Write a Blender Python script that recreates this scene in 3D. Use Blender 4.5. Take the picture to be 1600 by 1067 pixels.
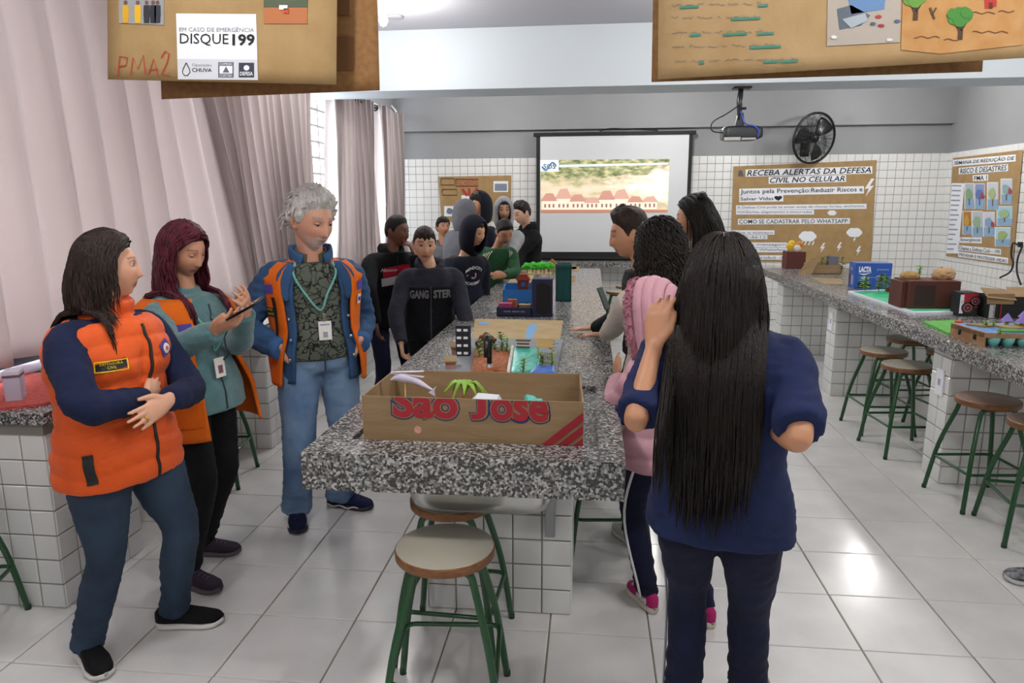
import bpy, bmesh, math, random
import numpy as np
from mathutils import Vector, Matrix
from mathutils.bvhtree import BVHTree

for o in list(bpy.data.objects): bpy.data.objects.remove(o)
SC = bpy.context.scene
COL = SC.collection
PI = math.pi

# ------------------------------------------------------------------ camera
F_PX, PITCH, YAW, ROLL = 1119.58, .191543, -.109156, .0046695
CAM_H = 1.6886

def cam_axes():
    cp, sp, cy, sy = math.cos(PITCH), math.sin(PITCH), math.cos(YAW), math.sin(YAW)
    f = np.array([sy*cp, cy*cp, -sp]); r = np.array([cy, -sy, 0.]); d = np.cross(f, r)
    c, s = math.cos(ROLL), math.sin(ROLL)
    return c*r+s*d, -s*r+c*d, f
AX_R, AX_D, AX_F = cam_axes()
cam = bpy.data.cameras.new('camera'); cam_o = bpy.data.objects.new('camera', cam); COL.objects.link(cam_o)
cam.sensor_fit = 'HORIZONTAL'; cam.sensor_width = 36; cam.lens = F_PX/1600*36
cam.clip_start = .05; cam.clip_end = 100
mw = Matrix.Identity(4)
for i in range(3):
    mw[i][0] = AX_R[i]; mw[i][1] = -AX_D[i]; mw[i][2] = -AX_F[i]
mw[2][3] = CAM_H
cam_o.matrix_world = mw
SC.camera = cam_o
# ------------------------------------------------------------------ view, world, daylight
SC.view_settings.view_transform = 'Standard'; SC.view_settings.look = 'None'
SC.view_settings.gamma = 1; SC.view_settings.use_curve_mapping = False
SC.view_settings.exposure = 0.36
W = bpy.data.worlds.new('sky'); SC.world = W; W.use_nodes = True
W.node_tree.nodes['Background'].inputs[0].default_value = (.86, .93, 1, 1)
W.node_tree.nodes['Background'].inputs[1].default_value = 5.0
def area_light(name, loc, rot, sx, sy, power, col):
    l = bpy.data.lights.new(name, 'AREA'); l.shape = 'RECTANGLE'; l.size = sx; l.size_y = sy
    l.energy = power; l.color = col
    o = bpy.data.objects.new(name, l); COL.objects.link(o); o.location = loc; o.rotation_euler = rot
    return o
# daylight arriving at the outside of the window band in the left wall
area_light('daylight', (-3.35, 4.3, 1.95), (0, -PI/2, 0), 1.9, 12.0, 300, (.97, .97, 1))
LAMP_POWER = 42

# ------------------------------------------------------------------ pixel helpers: a point on a given plane of the room
def ray(px, py):
    return AX_R*((px-800)/F_PX)+AX_D*((py-533.5)/F_PX)+AX_F
CAM = np.array([0, 0, CAM_H])
def atY(px, py, Y):
    d = ray(px, py); return CAM+d*(Y/d[1])
def atX(px, py, X):
    d = ray(px, py); return CAM+d*(X/d[0])
def atZ(px, py, z=0.):
    d = ray(px, py); return CAM+d*((z-CAM_H)/d[2])

# ------------------------------------------------------------------ materials
def lin(c):
    if isinstance(c, str):
        c = tuple(int(c[i:i+2], 16) for i in (0, 2, 4))
    out = []
    for v in c:
        v = v/255; out.append(v/12.92 if v <= .04045 else ((v+.055)/1.055)**2.4)
    return (*out, 1)
_MATS = {}
def mat(name, col='808080', rough=.6, metal=0, col2=None, scale=8, stretch=None, bump=0, bscale=60, spec=.5,
        trans=0, attr=None, detail=4, lo=.35, hi=.65, sheen=0, emit=0, coat=0):
    """principled material, optional two-colour noise and fine noise bump"""
    if name in _MATS: return _MATS[name]
    m = bpy.data.materials.new(name); m.use_nodes = True; _MATS[name] = m
    nt = m.node_tree; b = nt.nodes['Principled BSDF']; N = nt.nodes.new; L = nt.links.new
    b.inputs['Roughness'].default_value = rough; b.inputs['Metallic'].default_value = metal
    b.inputs['Specular IOR Level'].default_value = spec
    b.inputs['Base Color'].default_value = lin(col)
    if sheen: b.inputs['Sheen Weight'].default_value = sheen
    if coat: b.inputs['Coat Weight'].default_value = coat
    if emit:
        b.inputs['Emission Color'].default_value = lin(col); b.inputs['Emission Strength'].default_value = emit
    tc = None
    def coords(st):
        tc = N('ShaderNodeTexCoord')
        if st:
            mp = N('ShaderNodeMapping'); mp.inputs['Scale'].default_value = st
            L(tc.outputs['Object'], mp.inputs['Vector']); return mp.outputs['Vector']
        return tc.outputs['Object']
    csock = None
    if attr:
        a = N('ShaderNodeAttribute'); a.attribute_name = attr; csock = a.outputs['Color']
        L(csock, b.inputs['Base Color'])
    if col2:
        n = N('ShaderNodeTexNoise'); n.inputs['Scale'].default_value = scale; n.inputs['Detail'].default_value = detail
        L(coords(stretch), n.inputs['Vector'])
        r = N('ShaderNodeValToRGB'); r.color_ramp.elements[0].position = lo; r.color_ramp.elements[1].position = hi
        r.color_ramp.elements[0].color = lin(col); r.color_ramp.elements[1].color = lin(col2)
        L(n.outputs['Fac'], r.inputs['Fac']); L(r.outputs['Color'], b.inputs['Base Color'])
    if bump:
        n = N('ShaderNodeTexNoise'); n.inputs['Scale'].default_value = bscale; n.inputs['Detail'].default_value = 3
        L(coords(stretch), n.inputs['Vector'])
        bp = N('ShaderNodeBump'); bp.inputs['Strength'].default_value = bump; bp.inputs['Distance'].default_value = .01
        L(n.outputs['Fac'], bp.inputs['Height']); L(bp.outputs['Normal'], b.inputs['Normal'])
    if trans:
        t = N('ShaderNodeBsdfTranslucent'); mx = N('ShaderNodeMixShader'); mx.inputs[0].default_value = trans
        t.inputs['Color'].default_value = lin(col)
        out = nt.nodes['Material Output']
        L(b.outputs[0], mx.inputs[1]); L(t.outputs[0], mx.inputs[2]); L(mx.outputs[0], out.inputs['Surface'])
    return m

def granite(name, base):
    m = bpy.data.materials.new(name); m.use_nodes = True; nt = m.node_tree; N = nt.nodes.new; L = nt.links.new
    b = nt.nodes['Principled BSDF']; b.inputs['Roughness'].default_value = .24
    tc = N('ShaderNodeTexCoord')
    v = N('ShaderNodeTexVoronoi'); v.inputs['Scale'].default_value = 130; L(tc.outputs['Object'], v.inputs['Vector'])
    r = N('ShaderNodeValToRGB'); r.color_ramp.interpolation = 'CONSTANT'
    cols = [(0, '121212'), (.22, '3e3e3f'), (.36, '8b8b8a'), (.55, 'bdbcba'), (.72, '62615f'), (.84, '948d87'), (.92, '1c1c1c')]
    e = r.color_ramp.elements; e[0].position = 0; e[0].color = lin(cols[0][1]); e[1].position = cols[1][0]; e[1].color = lin(cols[1][1])
    for p, c in cols[2:]:
        q = e.new(p); q.color = lin(c)
    sp = N('ShaderNodeSeparateColor'); L(v.outputs['Color'], sp.inputs[0]); L(sp.outputs[0], r.inputs['Fac'])
    n = N('ShaderNodeTexNoise'); n.inputs['Scale'].default_value = 60; L(tc.outputs['Object'], n.inputs['Vector'])
    mx = N('ShaderNodeMix'); mx.data_type = 'RGBA'; mx.inputs['B'].default_value = lin(base); mx.inputs[0].default_value = .18
    L(r.outputs['Color'], mx.inputs['A']); L(mx.outputs['Result'], b.inputs['Base Color'])
    return m

# ------------------------------------------------------------------ mesh helpers
def link(o, parent=None):
    COL.objects.link(o)
    if parent is not None: o.parent = parent
    return o
def mesh_data(name, v, f, mats=(), smooth=False, fm=None, auto=None):
    me = bpy.data.meshes.new(name)
    me.from_pydata([tuple(map(float, p)) for p in v], [], [tuple(map(int, q)) for q in f])
    for m in (mats if isinstance(mats, (list, tuple)) else [mats]): me.materials.append(m)
    if fm is not None: me.polygons.foreach_set('material_index', np.asarray(fm, dtype=np.int32))
    if smooth: me.polygons.foreach_set('use_smooth', np.ones(len(me.polygons), bool))
    me.update(); return me
def obj(name, vf, m, parent=None, smooth=False, loc=None, fm=None):
    """one mesh object; with a parent at a location the vertices stay in world coordinates"""
    v, f = vf
    v = np.asarray(v, float)
    if parent is not None and loc is None: v = v-origin_of(parent)
    me = mesh_data(name, v, f, m, smooth, fm)
    o = bpy.data.objects.new(name, me); link(o, parent)
    if loc is not None: o.location = loc
    return o
def origin_of(o):
    p = np.zeros(3)
    while o is not None:
        p = p+np.array(o.location); o = o.parent
    return p
def tag(o, label, cat, group=None, kind=None):
    if label: o['label'] = label
    if cat: o['category'] = cat
    if group: o['group'] = group
    if kind: o['kind'] = kind
    return o
def thing(name, label, cat, loc, group=None):
    o = bpy.data.objects.new(name, None); o.empty_display_size = .1; o.location = tuple(map(float, loc)); link(o)
    return tag(o, label, cat, group)
def struct(name, vf, m, smooth=False):
    o = obj(name, vf, m, None, smooth); o['kind'] = 'structure'; return o
def merge(*parts):
    V, F, n = [], [], 0
    for v, f in parts:
        V.append(np.asarray(v, float)); F += [tuple(i+n for i in q) for q in f]; n += len(v)
    return np.concatenate(V), F
def box(c, s, ch=0, R=None):
    """box with centre c, full size s, chamfer ch"""
    c = np.asarray(c, float); h = np.asarray(s, float)/2
    if ch <= 0:
        v = np.array([(x, y, z) for z in (-1, 1) for y in (-1, 1) for x in (-1, 1)], float)*h
        f = [(0, 2, 3, 1), (4, 5, 7, 6), (0, 1, 5, 4), (2, 6, 7, 3), (0, 4, 6, 2), (1, 3, 7, 5)]
    else:
        bm = bmesh.new(); bmesh.ops.create_cube(bm, size=1)
        for q in bm.verts: q.co = Vector((q.co.x*2*h[0], q.co.y*2*h[1], q.co.z*2*h[2]))
        bmesh.ops.bevel(bm, geom=bm.edges[:], offset=min(ch, h.min()*.95), segments=2, affect='EDGES', profile=.6)
        bm.verts.index_update()
        v = np.array([q.co[:] for q in bm.verts]); f = [tuple(q.index for q in p.verts) for p in bm.faces]; bm.free()
    if R is not None: v = v@np.asarray(R).T
    return v+c, f
def bx(x0, x1, y0, y1, z0, z1, ch=0):
    return box(((x0+x1)/2, (y0+y1)/2, (z0+z1)/2), (x1-x0, y1-y0, z1-z0), ch)
def rotz(a):
    c, s = math.cos(a), math.sin(a); return np.array([[c, -s, 0], [s, c, 0], [0, 0, 1.]])
def rot(ax, a):
    return np.array(Matrix.Rotation(a, 3, ax))
def xf(vf, R=None, t=(0, 0, 0)):
    v, f = vf; v = np.asarray(v, float)
    if R is not None: v = v@np.asarray(R).T
    return v+np.asarray(t, float), f
def unit(v):
    v = np.asarray(v, float); return v/max(np.linalg.norm(v), 1e-9)
def spline(pts, n):
    """Catmull-Rom through pts (any width), n samples"""
    P = np.asarray(pts, float); P = np.vstack([2*P[0]-P[1], P, 2*P[-1]-P[-2]])
    m = len(P)-3; out = []
    for t in np.linspace(0, m-1e-9, n):
        i = int(t); u = t-i; a, b, c, d = P[i:i+4]
        out.append(.5*((2*b)+(-a+c)*u+(2*a-5*b+4*c-d)*u*u+(-a+3*b-3*c+d)*u**3))
    return np.array(out)
def tube(pts, rad, seg=10, ref=None, cap=True, closed=False):
    """sweep; rad = number, list, or list of (r_side, r_ref) for elliptical sections with r_ref along ref"""
    P = np.asarray(pts, float); n = len(P)
    R = np.asarray(rad, float)
    if R.ndim == 0: R = np.full(n, float(R))
    if R.ndim == 1: R = np.stack([R, R], 1)
    T = np.zeros_like(P); T[1:-1] = P[2:]-P[:-2]; T[0] = P[1]-P[0]; T[-1] = P[-1]-P[-2]
    if closed: T[0] = T[-1] = P[1]-P[-1]
    T /= np.maximum(np.linalg.norm(T, axis=1, keepdims=True), 1e-9)
    if ref is None:
        r0 = np.array([0, 0, 1.]) if abs(T[0][2]) < .9 else np.array([1., 0, 0])
    else: r0 = np.asarray(ref, float)
    V = []; u = None; a = np.linspace(0, 2*PI, seg, endpoint=False)
    for i in range(n):
        if u is None or ref is not None: u = r0-T[i]*np.dot(r0, T[i])
        else: u = u-T[i]*np.dot(u, T[i])
        u = unit(u); s = np.cross(T[i], u)
        V.append(P[i]+np.outer(np.cos(a)*R[i, 0], s)+np.outer(np.sin(a)*R[i, 1], u))
    V = np.concatenate(V); F = []
    m = n if closed else n-1
    for i in range(m):
        k = ((i+1) % n)*seg
        for j in range(seg):
            F.append((i*seg+j, i*seg+(j+1) % seg, k+(j+1) % seg, k+j))
    if cap and not closed:
        F.append(tuple(range(seg-1, -1, -1))); F.append(tuple((n-1)*seg+j for j in range(seg)))
    return V, F
def rtube(pts, rad, seg=12, ref=None):
    """tube with rounded ends"""
    P = np.asarray(pts, float); R = np.asarray(rad, float)
    if R.ndim == 0: R = np.full(len(P), float(R))
    if R.ndim == 1: R = np.stack([R, R], 1)
    t0 = unit(P[0]-P[1]); t1 = unit(P[-1]-P[-2])
    A, B, Ra, Rb = [], [], [], []
    for k in (.95, .75, .45):
        c = math.sqrt(1-k*k); A.append(P[0]+t0*R[0].min()*k); Ra.append(R[0]*c); B.append(P[-1]+t1*R[-1].min()*k); Rb.append(R[-1]*c)
    return tube(np.vstack([A, P, B[::-1]]), np.vstack([Ra, R, Rb[::-1]]), seg, ref)
def lathe(prof, seg=24, c=(0, 0, 0), R=None):
    """prof: list of (radius, z), closed with caps at both ends"""
    a = np.linspace(0, 2*PI, seg, endpoint=False); V = []
    for r, z in prof: V.append(np.stack([np.cos(a)*r, np.sin(a)*r, np.full(seg, z)], 1))
    F = []
    for i in range(len(prof)-1):
        for j in range(seg): F.append((i*seg+j, i*seg+(j+1) % seg, (i+1)*seg+(j+1) % seg, (i+1)*seg+j))
    F.append(tuple(range(seg-1, -1, -1))); F.append(tuple((len(prof)-1)*seg+j for j in range(seg)))
    return xf((np.concatenate(V), F), R, c)
def grid_faces(nr, nc, wrap=False):
    F = []
    for i in range(nr-1):
        for j in range(nc if wrap else nc-1):
            F.append((i*nc+j, i*nc+(j+1) % nc, (i+1)*nc+(j+1) % nc, (i+1)*nc+j))
    return F
def sheet(G, th, wrap=False):
    """grid (nr,nc,3) thickened to a closed slab along its normals"""
    G = np.asarray(G, float); nr, nc, _ = G.shape
    du = np.gradient(G, axis=1); dv = np.gradient(G, axis=0)
    n = np.cross(du, dv); n /= np.maximum(np.linalg.norm(n, axis=2, keepdims=True), 1e-9)
    A = (G+n*th/2).reshape(-1, 3); B = (G-n*th/2).reshape(-1, 3); N = nr*nc
    F = grid_faces(nr, nc, wrap); F = F+[tuple(i+N for i in q[::-1]) for q in F]
    def edge(idx):
        for a, b in zip(idx[:-1], idx[1:]): F.append((b, a, a+N, b+N))
    edge([j for j in range(nc)]+([0] if wrap else [])); edge(([0] if wrap else [])+[(nr-1)*nc+j for j in range(nc-1, -1, -1)] if not wrap else [(nr-1)*nc+j for j in range(nc-1, -1, -1)]+[(nr-1)*nc+nc-1])
    if not wrap:
        edge([i*nc for i in range(nr-1, -1, -1)]); edge([i*nc+nc-1 for i in range(nr)])
    return np.vstack([A, B]), F
def poly(pts2, th, org, u, v):
    """flat outline (2D points in axes u,v from org) extruded by th along u x v"""
    P = np.asarray(pts2, float); u = np.asarray(u, float); v = np.asarray(v, float); w = np.cross(u, v)
    A = np.asarray(org, float)+np.outer(P[:, 0], u)+np.outer(P[:, 1], v); n = len(P)
    V = np.vstack([A+w*th, A]); F = [tuple(range(n)), tuple(range(2*n-1, n-1, -1))]
    for i in range(n): F.append((i, i+n, (i+1) % n+n, (i+1) % n))
    return V, F
_rng = np.random.RandomState(7)
_K = _rng.randn(5, 9, 3); _K /= np.linalg.norm(_K, axis=2, keepdims=True); _PH = _rng.rand(5, 9)*6.28
def wob(p, k=1., seed=0):
    """cheap smooth pseudo-noise of positions, about -1..1"""
    p = np.asarray(p, float)*k; s = 0
    for i in range(9): s = s+np.sin(p@(_K[seed % 5, i]*(.6+.22*i))*6.28+_PH[seed % 5, i]+seed)
    return s/4.
_TS = bpy.data.scenes.new('workshop')          # scratch scene, so that evaluating one mesh does not touch the room; removed at the end
_VL = _TS.view_layers[0]
def evaluated(o):
    _VL.update(); return o.evaluated_get(_VL.depsgraph)
def remesh(vf, voxel, smooth=2, lam=.5):
    v, f = vf
    me = mesh_data('tmp', v, f); o = bpy.data.objects.new('tmp', me); _TS.collection.objects.link(o)
    md = o.modifiers.new('r', 'REMESH'); md.mode = 'VOXEL'; md.voxel_size = voxel; md.adaptivity = 0
    ev = evaluated(o); em = ev.to_mesh()
    n = len(em.vertices); V = np.empty(n*3, np.float32); em.vertices.foreach_get('co', V); V = V.reshape(-1, 3).astype(float)
    m = len(em.polygons); L = np.empty(len(em.loops), np.int32); em.loops.foreach_get('vertex_index', L)
    tot = np.empty(m, np.int32); em.polygons.foreach_get('loop_total', tot)
    E = np.empty(len(em.edges)*2, np.int32); em.edges.foreach_get('vertices', E); E = E.reshape(-1, 2)
    ev.to_mesh_clear(); bpy.data.objects.remove(o); bpy.data.meshes.remove(me)
    F = L.reshape(-1, 4) if (tot == 4).all() else [tuple(L[s:s+t]) for s, t in zip(np.cumsum(tot)-tot, tot)]
    for _ in range(smooth): V = lap(V, E, lam)
    return V, F, E
def lap(V, E, lam):
    S = np.zeros_like(V); c = np.zeros(len(V))
    np.add.at(S, E[:, 0], V[E[:, 1]]); np.add.at(S, E[:, 1], V[E[:, 0]])
    np.add.at(c, E[:, 0], 1); np.add.at(c, E[:, 1], 1)
    return V+lam*(S/np.maximum(c, 1)[:, None]-V)
def vnormals(V, F):
    F = np.asarray(F); n = np.cross(V[F[:, 2]]-V[F[:, 0]], V[F[:, 3]]-V[F[:, 1]]); N = np.zeros_like(V)
    for k in range(4): np.add.at(N, F[:, k], n)
    return N/np.maximum(np.linalg.norm(N, axis=1, keepdims=True), 1e-12)
def fast_obj(name, V, F, m, parent, col=None, smooth=True):
    """object from numpy quads, world coordinates, optional per-point colour"""
    V = np.asarray(V, float)-(origin_of(parent) if parent is not None else 0)
    F = np.asarray(F, np.int32); me = bpy.data.meshes.new(name)
    me.vertices.add(len(V)); me.vertices.foreach_set('co', V.astype(np.float32).ravel())
    me.loops.add(F.size); me.loops.foreach_set('vertex_index', F.ravel())
    me.polygons.add(len(F)); me.polygons.foreach_set('loop_start', np.arange(0, F.size, 4, dtype=np.int32))
    me.update(calc_edges=True); me.validate()
    for q in (m if isinstance(m, (list, tuple)) else [m]): me.materials.append(q)
    if smooth: me.polygons.foreach_set('use_smooth', np.ones(len(F), bool))
    if col is not None:
        a = me.color_attributes.new('col', 'FLOAT_COLOR', 'POINT'); c = np.ones((len(V), 4), np.float32); c[:, :3] = col
        a.data.foreach_set('color', c.ravel())
    o = bpy.data.objects.new(name, me); link(o, parent); return o
def text_mesh(s, size=1., bold=0., shear=0., align='LEFT', space=1., res=2, width=None):
    """lettering in the XY plane as (v,f), baseline at y=0"""
    cu = bpy.data.curves.new('t', 'FONT'); cu.body = s; cu.size = size; cu.offset = bold; cu.shear = shear
    cu.align_x = align; cu.space_character = space; cu.resolution_u = res
    o = bpy.data.objects.new('t', cu); _TS.collection.objects.link(o)
    ev = evaluated(o); me = ev.to_mesh()
    v = np.array([q.co[:] for q in me.vertices]).reshape(-1, 3); f = [tuple(p.vertices) for p in me.polygons]
    ev.to_mesh_clear(); bpy.data.objects.remove(o); bpy.data.curves.remove(cu)
    if width and len(v):
        w = v[:, 0].max()-v[:, 0].min(); v[:, 0] = (v[:, 0]-v[:, 0].min())*width/w
    return v, f
def lay(vf, org, u, v, off=.001):
    """put XY-plane geometry on a plane given by origin and unit axes"""
    p, f = vf; u = np.asarray(u, float); v = np.asarray(v, float); w = np.cross(u, v)
    return np.asarray(org, float)+np.outer(p[:, 0], u)+np.outer(p[:, 1], v)+w*off, f
# ================================================================== THE ROOM
X0, X1, YF, YB, ZC = -2.85, 4.80, -2.6, 10.6, 3.28
M_wall = mat('wall_paint', '8f9193', .7, col2='8a8c8e', scale=1.5)
M_beam = mat('beam_paint', 'bdc5cb', .7)
M_ceil = mat('ceiling_paint', 'adadb4', .8)
M_grout = mat('tile_grout', '8d8983', .9)
M_wtile = mat('white_wall_tile', 'dcdddb', .18, col2='d5d6d4', scale=3)
M_fgrout = mat('floor_grout', '8c8578', .9)
M_ftile = mat('floor_tile', 'dcdcda', .20, col2='d2d2d0', scale=4, detail=6)
M_granite = granite('granite', '7b7a78')

TILE = .40
GX, GY = -3.35248*TILE, 5.49308*TILE      # one grout crossing measured on the floor
T = .11                                    # wall tile pitch

def tile_mesh(name, w, h, th, m, gap):
    """tile lying in XY, top at z=0.. thickness th, chamfered rim; origin at centre of its underside"""
    a, b = (w-gap)/2, (h-gap)/2; c = min(.0025, th*.6)
    V = [(sx*a, sy*b, 0) for sx, sy in ((-1, -1), (1, -1), (1, 1), (-1, 1))]
    V += [(sx*a, sy*b, th-c) for sx, sy in ((-1, -1), (1, -1), (1, 1), (-1, 1))]
    V += [(sx*(a-c), sy*(b-c), th) for sx, sy in ((-1, -1), (1, -1), (1, 1), (-1, 1))]
    F = [(3, 2, 1, 0), (8, 9, 10, 11)]
    for k in (0, 4):
        for i in range(4): F.append((k+i, k+(i+1) % 4, k+4+(i+1) % 4, k+4+i))
    return mesh_data(name, V, F, m)
def tile_field(parent, org, u, v, nu, nv, pu, pv, th, m, gap, keep, name='tile', single=lambda i, j: True, limit=300, view=None):
    """tiles on the plane org + i*pu*u + j*pv*v; the nearest `limit` as own objects, the rest as one part of kind stuff"""
    u = np.asarray(u, float); v = np.asarray(v, float); w = np.cross(u, v); org = np.asarray(org, float)
    cells = [(i, j) for i in range(nu) for j in range(nv) if keep(i, j)]
    cen = {c: org+u*pu*(c[0]+.5)+v*pv*(c[1]+.5) for c in cells}
    def seen(c):
        d = cen[c]-CAM; zc = d@AX_F
        if zc < .2: return 1e9
        x = 800+F_PX*(d@AX_R)/zc; y = 533.5+F_PX*(d@AX_D)/zc
        out = not (-40 < x < 1640 and -40 < y < 1107)
        return zc+(1000 if out else 0)+(500 if not single(*c) else 0)
    cells.sort(key=seen)
    me = tile_mesh(name, pu, pv, th, m, gap)
    R = Matrix(((u[0], v[0], w[0]), (u[1], v[1], w[1]), (u[2], v[2], w[2]))).to_euler()
    one = [c for c in cells[:limit] if seen(c) < 500]
    po = origin_of(parent)
    for c in one:
        o = bpy.data.objects.new(name, me); link(o, parent); o.location = cen[c]-po; o.rotation_euler = R
    rest = cells[len(one):]
    if rest:
        a, b = (pu-gap)/2, (pv-gap)/2; V, F = [], []
        for k, c in enumerate(rest):
            p = cen[c]
            for z in (0, th):
                for sx, sy in ((-1, -1), (1, -1), (1, 1), (-1, 1)): V.append(p+u*a*sx+v*b*sy+w*z)
            n = k*8
            F += [(n+4, n+5, n+6, n+7)]+[(n+i, n+(i+1) % 4, n+4+(i+1) % 4, n+4+i) for i in range(4)]
        o = obj('tile_field', (np.array(V), F), m, parent); o['kind'] = 'stuff'

# floor
floor = struct('floor', bx(X0, X1, YF, YB, -.12, -.006), M_fgrout)
nx0 = math.floor((X0-GX)/TILE); nx1 = math.ceil((X1-GX)/TILE); ny0 = math.floor((YF-GY)/TILE); ny1 = math.ceil((YB-GY)/TILE)
def fkeep(i, j):
    x = GX+(nx0+i+.5)*TILE; y = GY+(ny0+j+.5)*TILE; return X0 < x < X1 and YF < y < YB
tile_field(floor, (GX+nx0*TILE, GY+ny0*TILE, -.006), (1, 0, 0), (0, 1, 0), nx1-nx0, ny1-ny0, TILE, TILE, .006, M_ftile, .006, fkeep)
ceiling = struct('ceiling', bx(X0, X1, YF, YB, ZC, ZC+.1), M_ceil)
# back wall with tiled dado and projecting upper beam
ZT = 2.32
wall_back = struct('wall_back', bx(X0, X1, YB, YB+.15, 0, ZC), M_wall)
o = obj('grout_bed', bx(X0, X1, YB-.006, YB, 0, ZT-.005), M_grout, wall_back)
nb = int((X1-X0)/T)
tile_field(wall_back, (X1-nb*T, YB-.006, ZT-21*T), (1, 0, 0), (0, 0, 1), nb, 21, T, T, .005, M_wtile, .006, lambda i, j: True,
           single=lambda i, j: j >= 10 and not (-.75 < X0+(i+.5)*T < 1.4) and not (2.0 < X0+(i+.5)*T < 3.8))
beam_b = struct('trim_1', bx(X0, X1, YB-.10, YB, 2.70, ZC), M_wall)
# right wall
wall_right = struct('wall_right', bx(X1, X1+.15, YF, YB, 0, ZC), M_wall)
obj('grout_bed', bx(X1-.006, X1, YF, YB-.006, 0, ZT-.005), M_grout, wall_right)
tile_field(wall_right, (X1-.006, YB-.006, ZT-21*T), (0, -1, 0), (0, 0, 1), int((YB-YF)/T), 21, T, T, .005, M_wtile, .006, lambda i, j: True,
           single=lambda i, j: j >= 8 and i < 19)
wall_front = struct('wall_front', bx(X0, X1, YF-.15, YF, 0, ZC), M_wall)
# left wall round a long window band
WZ0, WZ1, WY0, WY1 = 1.0, 2.98, -1.9, 10.25
V = merge(bx(X0-.15, X0, YF, YB, 0, WZ0), bx(X0-.15, X0, YF, YB, WZ1, ZC), bx(X0-.15, X0, YF, WY0, WZ0, WZ1), bx(X0-.15, X0, WY1, YB, WZ0, WZ1))
wall_left = struct('wall_left', V, M_wall)
# middle ceiling beam
beam = struct('trim_2', bx(X0, X1, 7.0, 7.5, 2.74, ZC), M_beam)
# window: steel frame, bars and panes
M_steel = mat('window_steel', 'a19da2', .5)
def glass_mat():
    m = bpy.data.materials.new('window_glass'); m.use_nodes = True; nt = m.node_tree
    t = nt.nodes.new('ShaderNodeBsdfTransparent'); g = nt.nodes.new('ShaderNodeBsdfGlossy'); g.inputs['Roughness'].default_value = .02
    mx = nt.nodes.new('ShaderNodeMixShader'); mx.inputs[0].default_value = .06
    nt.links.new(t.outputs[0], mx.inputs[1]); nt.links.new(g.outputs[0], mx.inputs[2])
    nt.links.new(mx.outputs[0], nt.nodes['Material Output'].inputs['Surface']); return m
M_glass = glass_mat()
XW = X0-.10
win = struct('window_1', merge(bx(XW-.02, XW+.02, WY0, WY1, WZ0, WZ0+.04), bx(XW-.02, XW+.02, WY0, WY1, WZ1-.04, WZ1),
             bx(XW-.02, XW+.02, WY0, WY0+.04, WZ0, WZ1), bx(XW-.02, XW+.02, WY1-.04, WY1, WZ0, WZ1)), M_steel)
bar_h = mesh_data('window_bar', *bx(XW-.012, XW+.012, WY0, WY1, -.012, .012), M_steel)
rows = [WZ0+.167*k for k in range(1, 12)]
for z in rows:
    o = bpy.data.objects.new('window_bar', bar_h); link(o, win); o.location = (0, 0, z)
bar_v = mesh_data('window_mullion', *bx(XW-.014, XW+.014, -.014, .014, WZ0, WZ1), M_steel)
ys = [7.32+.42*k for k in range(-21, 8)]
ys = [y for y in ys if WY0 < y < WY1]
for y in ys:
    o = bpy.data.objects.new('window_mullion', bar_v); link(o, win); o.location = (0, y, 0)
pane = mesh_data('pane', *bx(XW-.002, XW+.002, -.196, .196, -.071, .071), M_glass)
for y in (6.69, 7.11, 7.53, 7.95):
    for z in [WZ0]+rows[:-1]:
        o = bpy.data.objects.new('pane', pane); link(o, win); o.location = (0, y, z+.0835)
sill = struct('trim_3', bx(X0-.1, X0+.06, WY0, WY1, WZ0-.05, WZ0-.005, .006), mat('sill_stone', 'c9c6c8', .4))
# conduit in the far corner
obj_c = struct('trim_4', tube([(X0+.05, YB-.16, .9), (X0+.05, YB-.16, 2.98), (X0-.0, YB-.22, 3.05)], .018, 10), mat('conduit_white', 'e6e7e9', .4), True)

# ------------------------------------------------------------------ curtains
def curtain(y0, y1, x, ztop, zbot, nf, m, label, seed, drift=0., lift=None, pull=None):
    """heavy pleated curtain hanging along Y"""
    n = nf*12; ys = np.linspace(0, 1, n); zs = np.linspace(0, 1, 26); G = np.zeros((26, n, 3)); r = np.random.RandomState(seed)
    ph = np.cumsum(1+.5*r.rand(n)*.6); ph = ph/ph[-1]*nf*2*PI
    amp = np.interp(ys*nf, np.arange(nf+1), .045+.03*r.rand(nf+1))
    for k, t in enumerate(zs):
        a = amp*(1+.25*t)*(1+.25*np.sin(3*t+ys*9))
        y = y0+(y1-y0)*ys
        if pull: y = y+pull(ys, t)
        zb = zbot+(lift(ys) if lift else 0)
        G[k, :, 0] = x+a*np.sin(ph+drift*t)+.02*np.sin(ys*17+t*2)
        G[k, :, 1] = y+.25*a*np.cos(ph*2+drift*t)
        G[k, :, 2] = ztop+(zb-ztop)*t
    vf = sheet(G, .004)
    c = thing('curtain', label, 'curtain', (x, (y0+y1)/2, zbot)); obj('cloth', vf, m, c, True); return c
M_curt = mat('curtain_cloth', 'c6bdbb', .9, trans=.40, bump=.15, bscale=300, sheen=.2)
XC = X0+.13
c1 = curtain(-1.9, 4.84, XC, 2.93, .96, 27, M_curt, 'long pale pleated curtain filling the near left side of the room', 3, 1.2, pull=lambda s, t: .62*t*np.clip((s-.6)/.4, 0, 1)**1.5)
c2 = curtain(4.78, 6.92, XC+.03, 2.93, .96, 13, M_curt, 'narrower pale pleated curtain ending at the bare strip of window', 5, .8, pull=lambda s, t: .62*t*(1-s)**1.5-.10*t*s)
c3 = curtain(7.50, 8.95, XC, 2.9, .93, 11, M_curt, 'pale curtain hanging just past the bare strip of window', 8, 1.5, pull=lambda s, t: -.25*t*(1-s)+.12*t*s*0)
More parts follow.
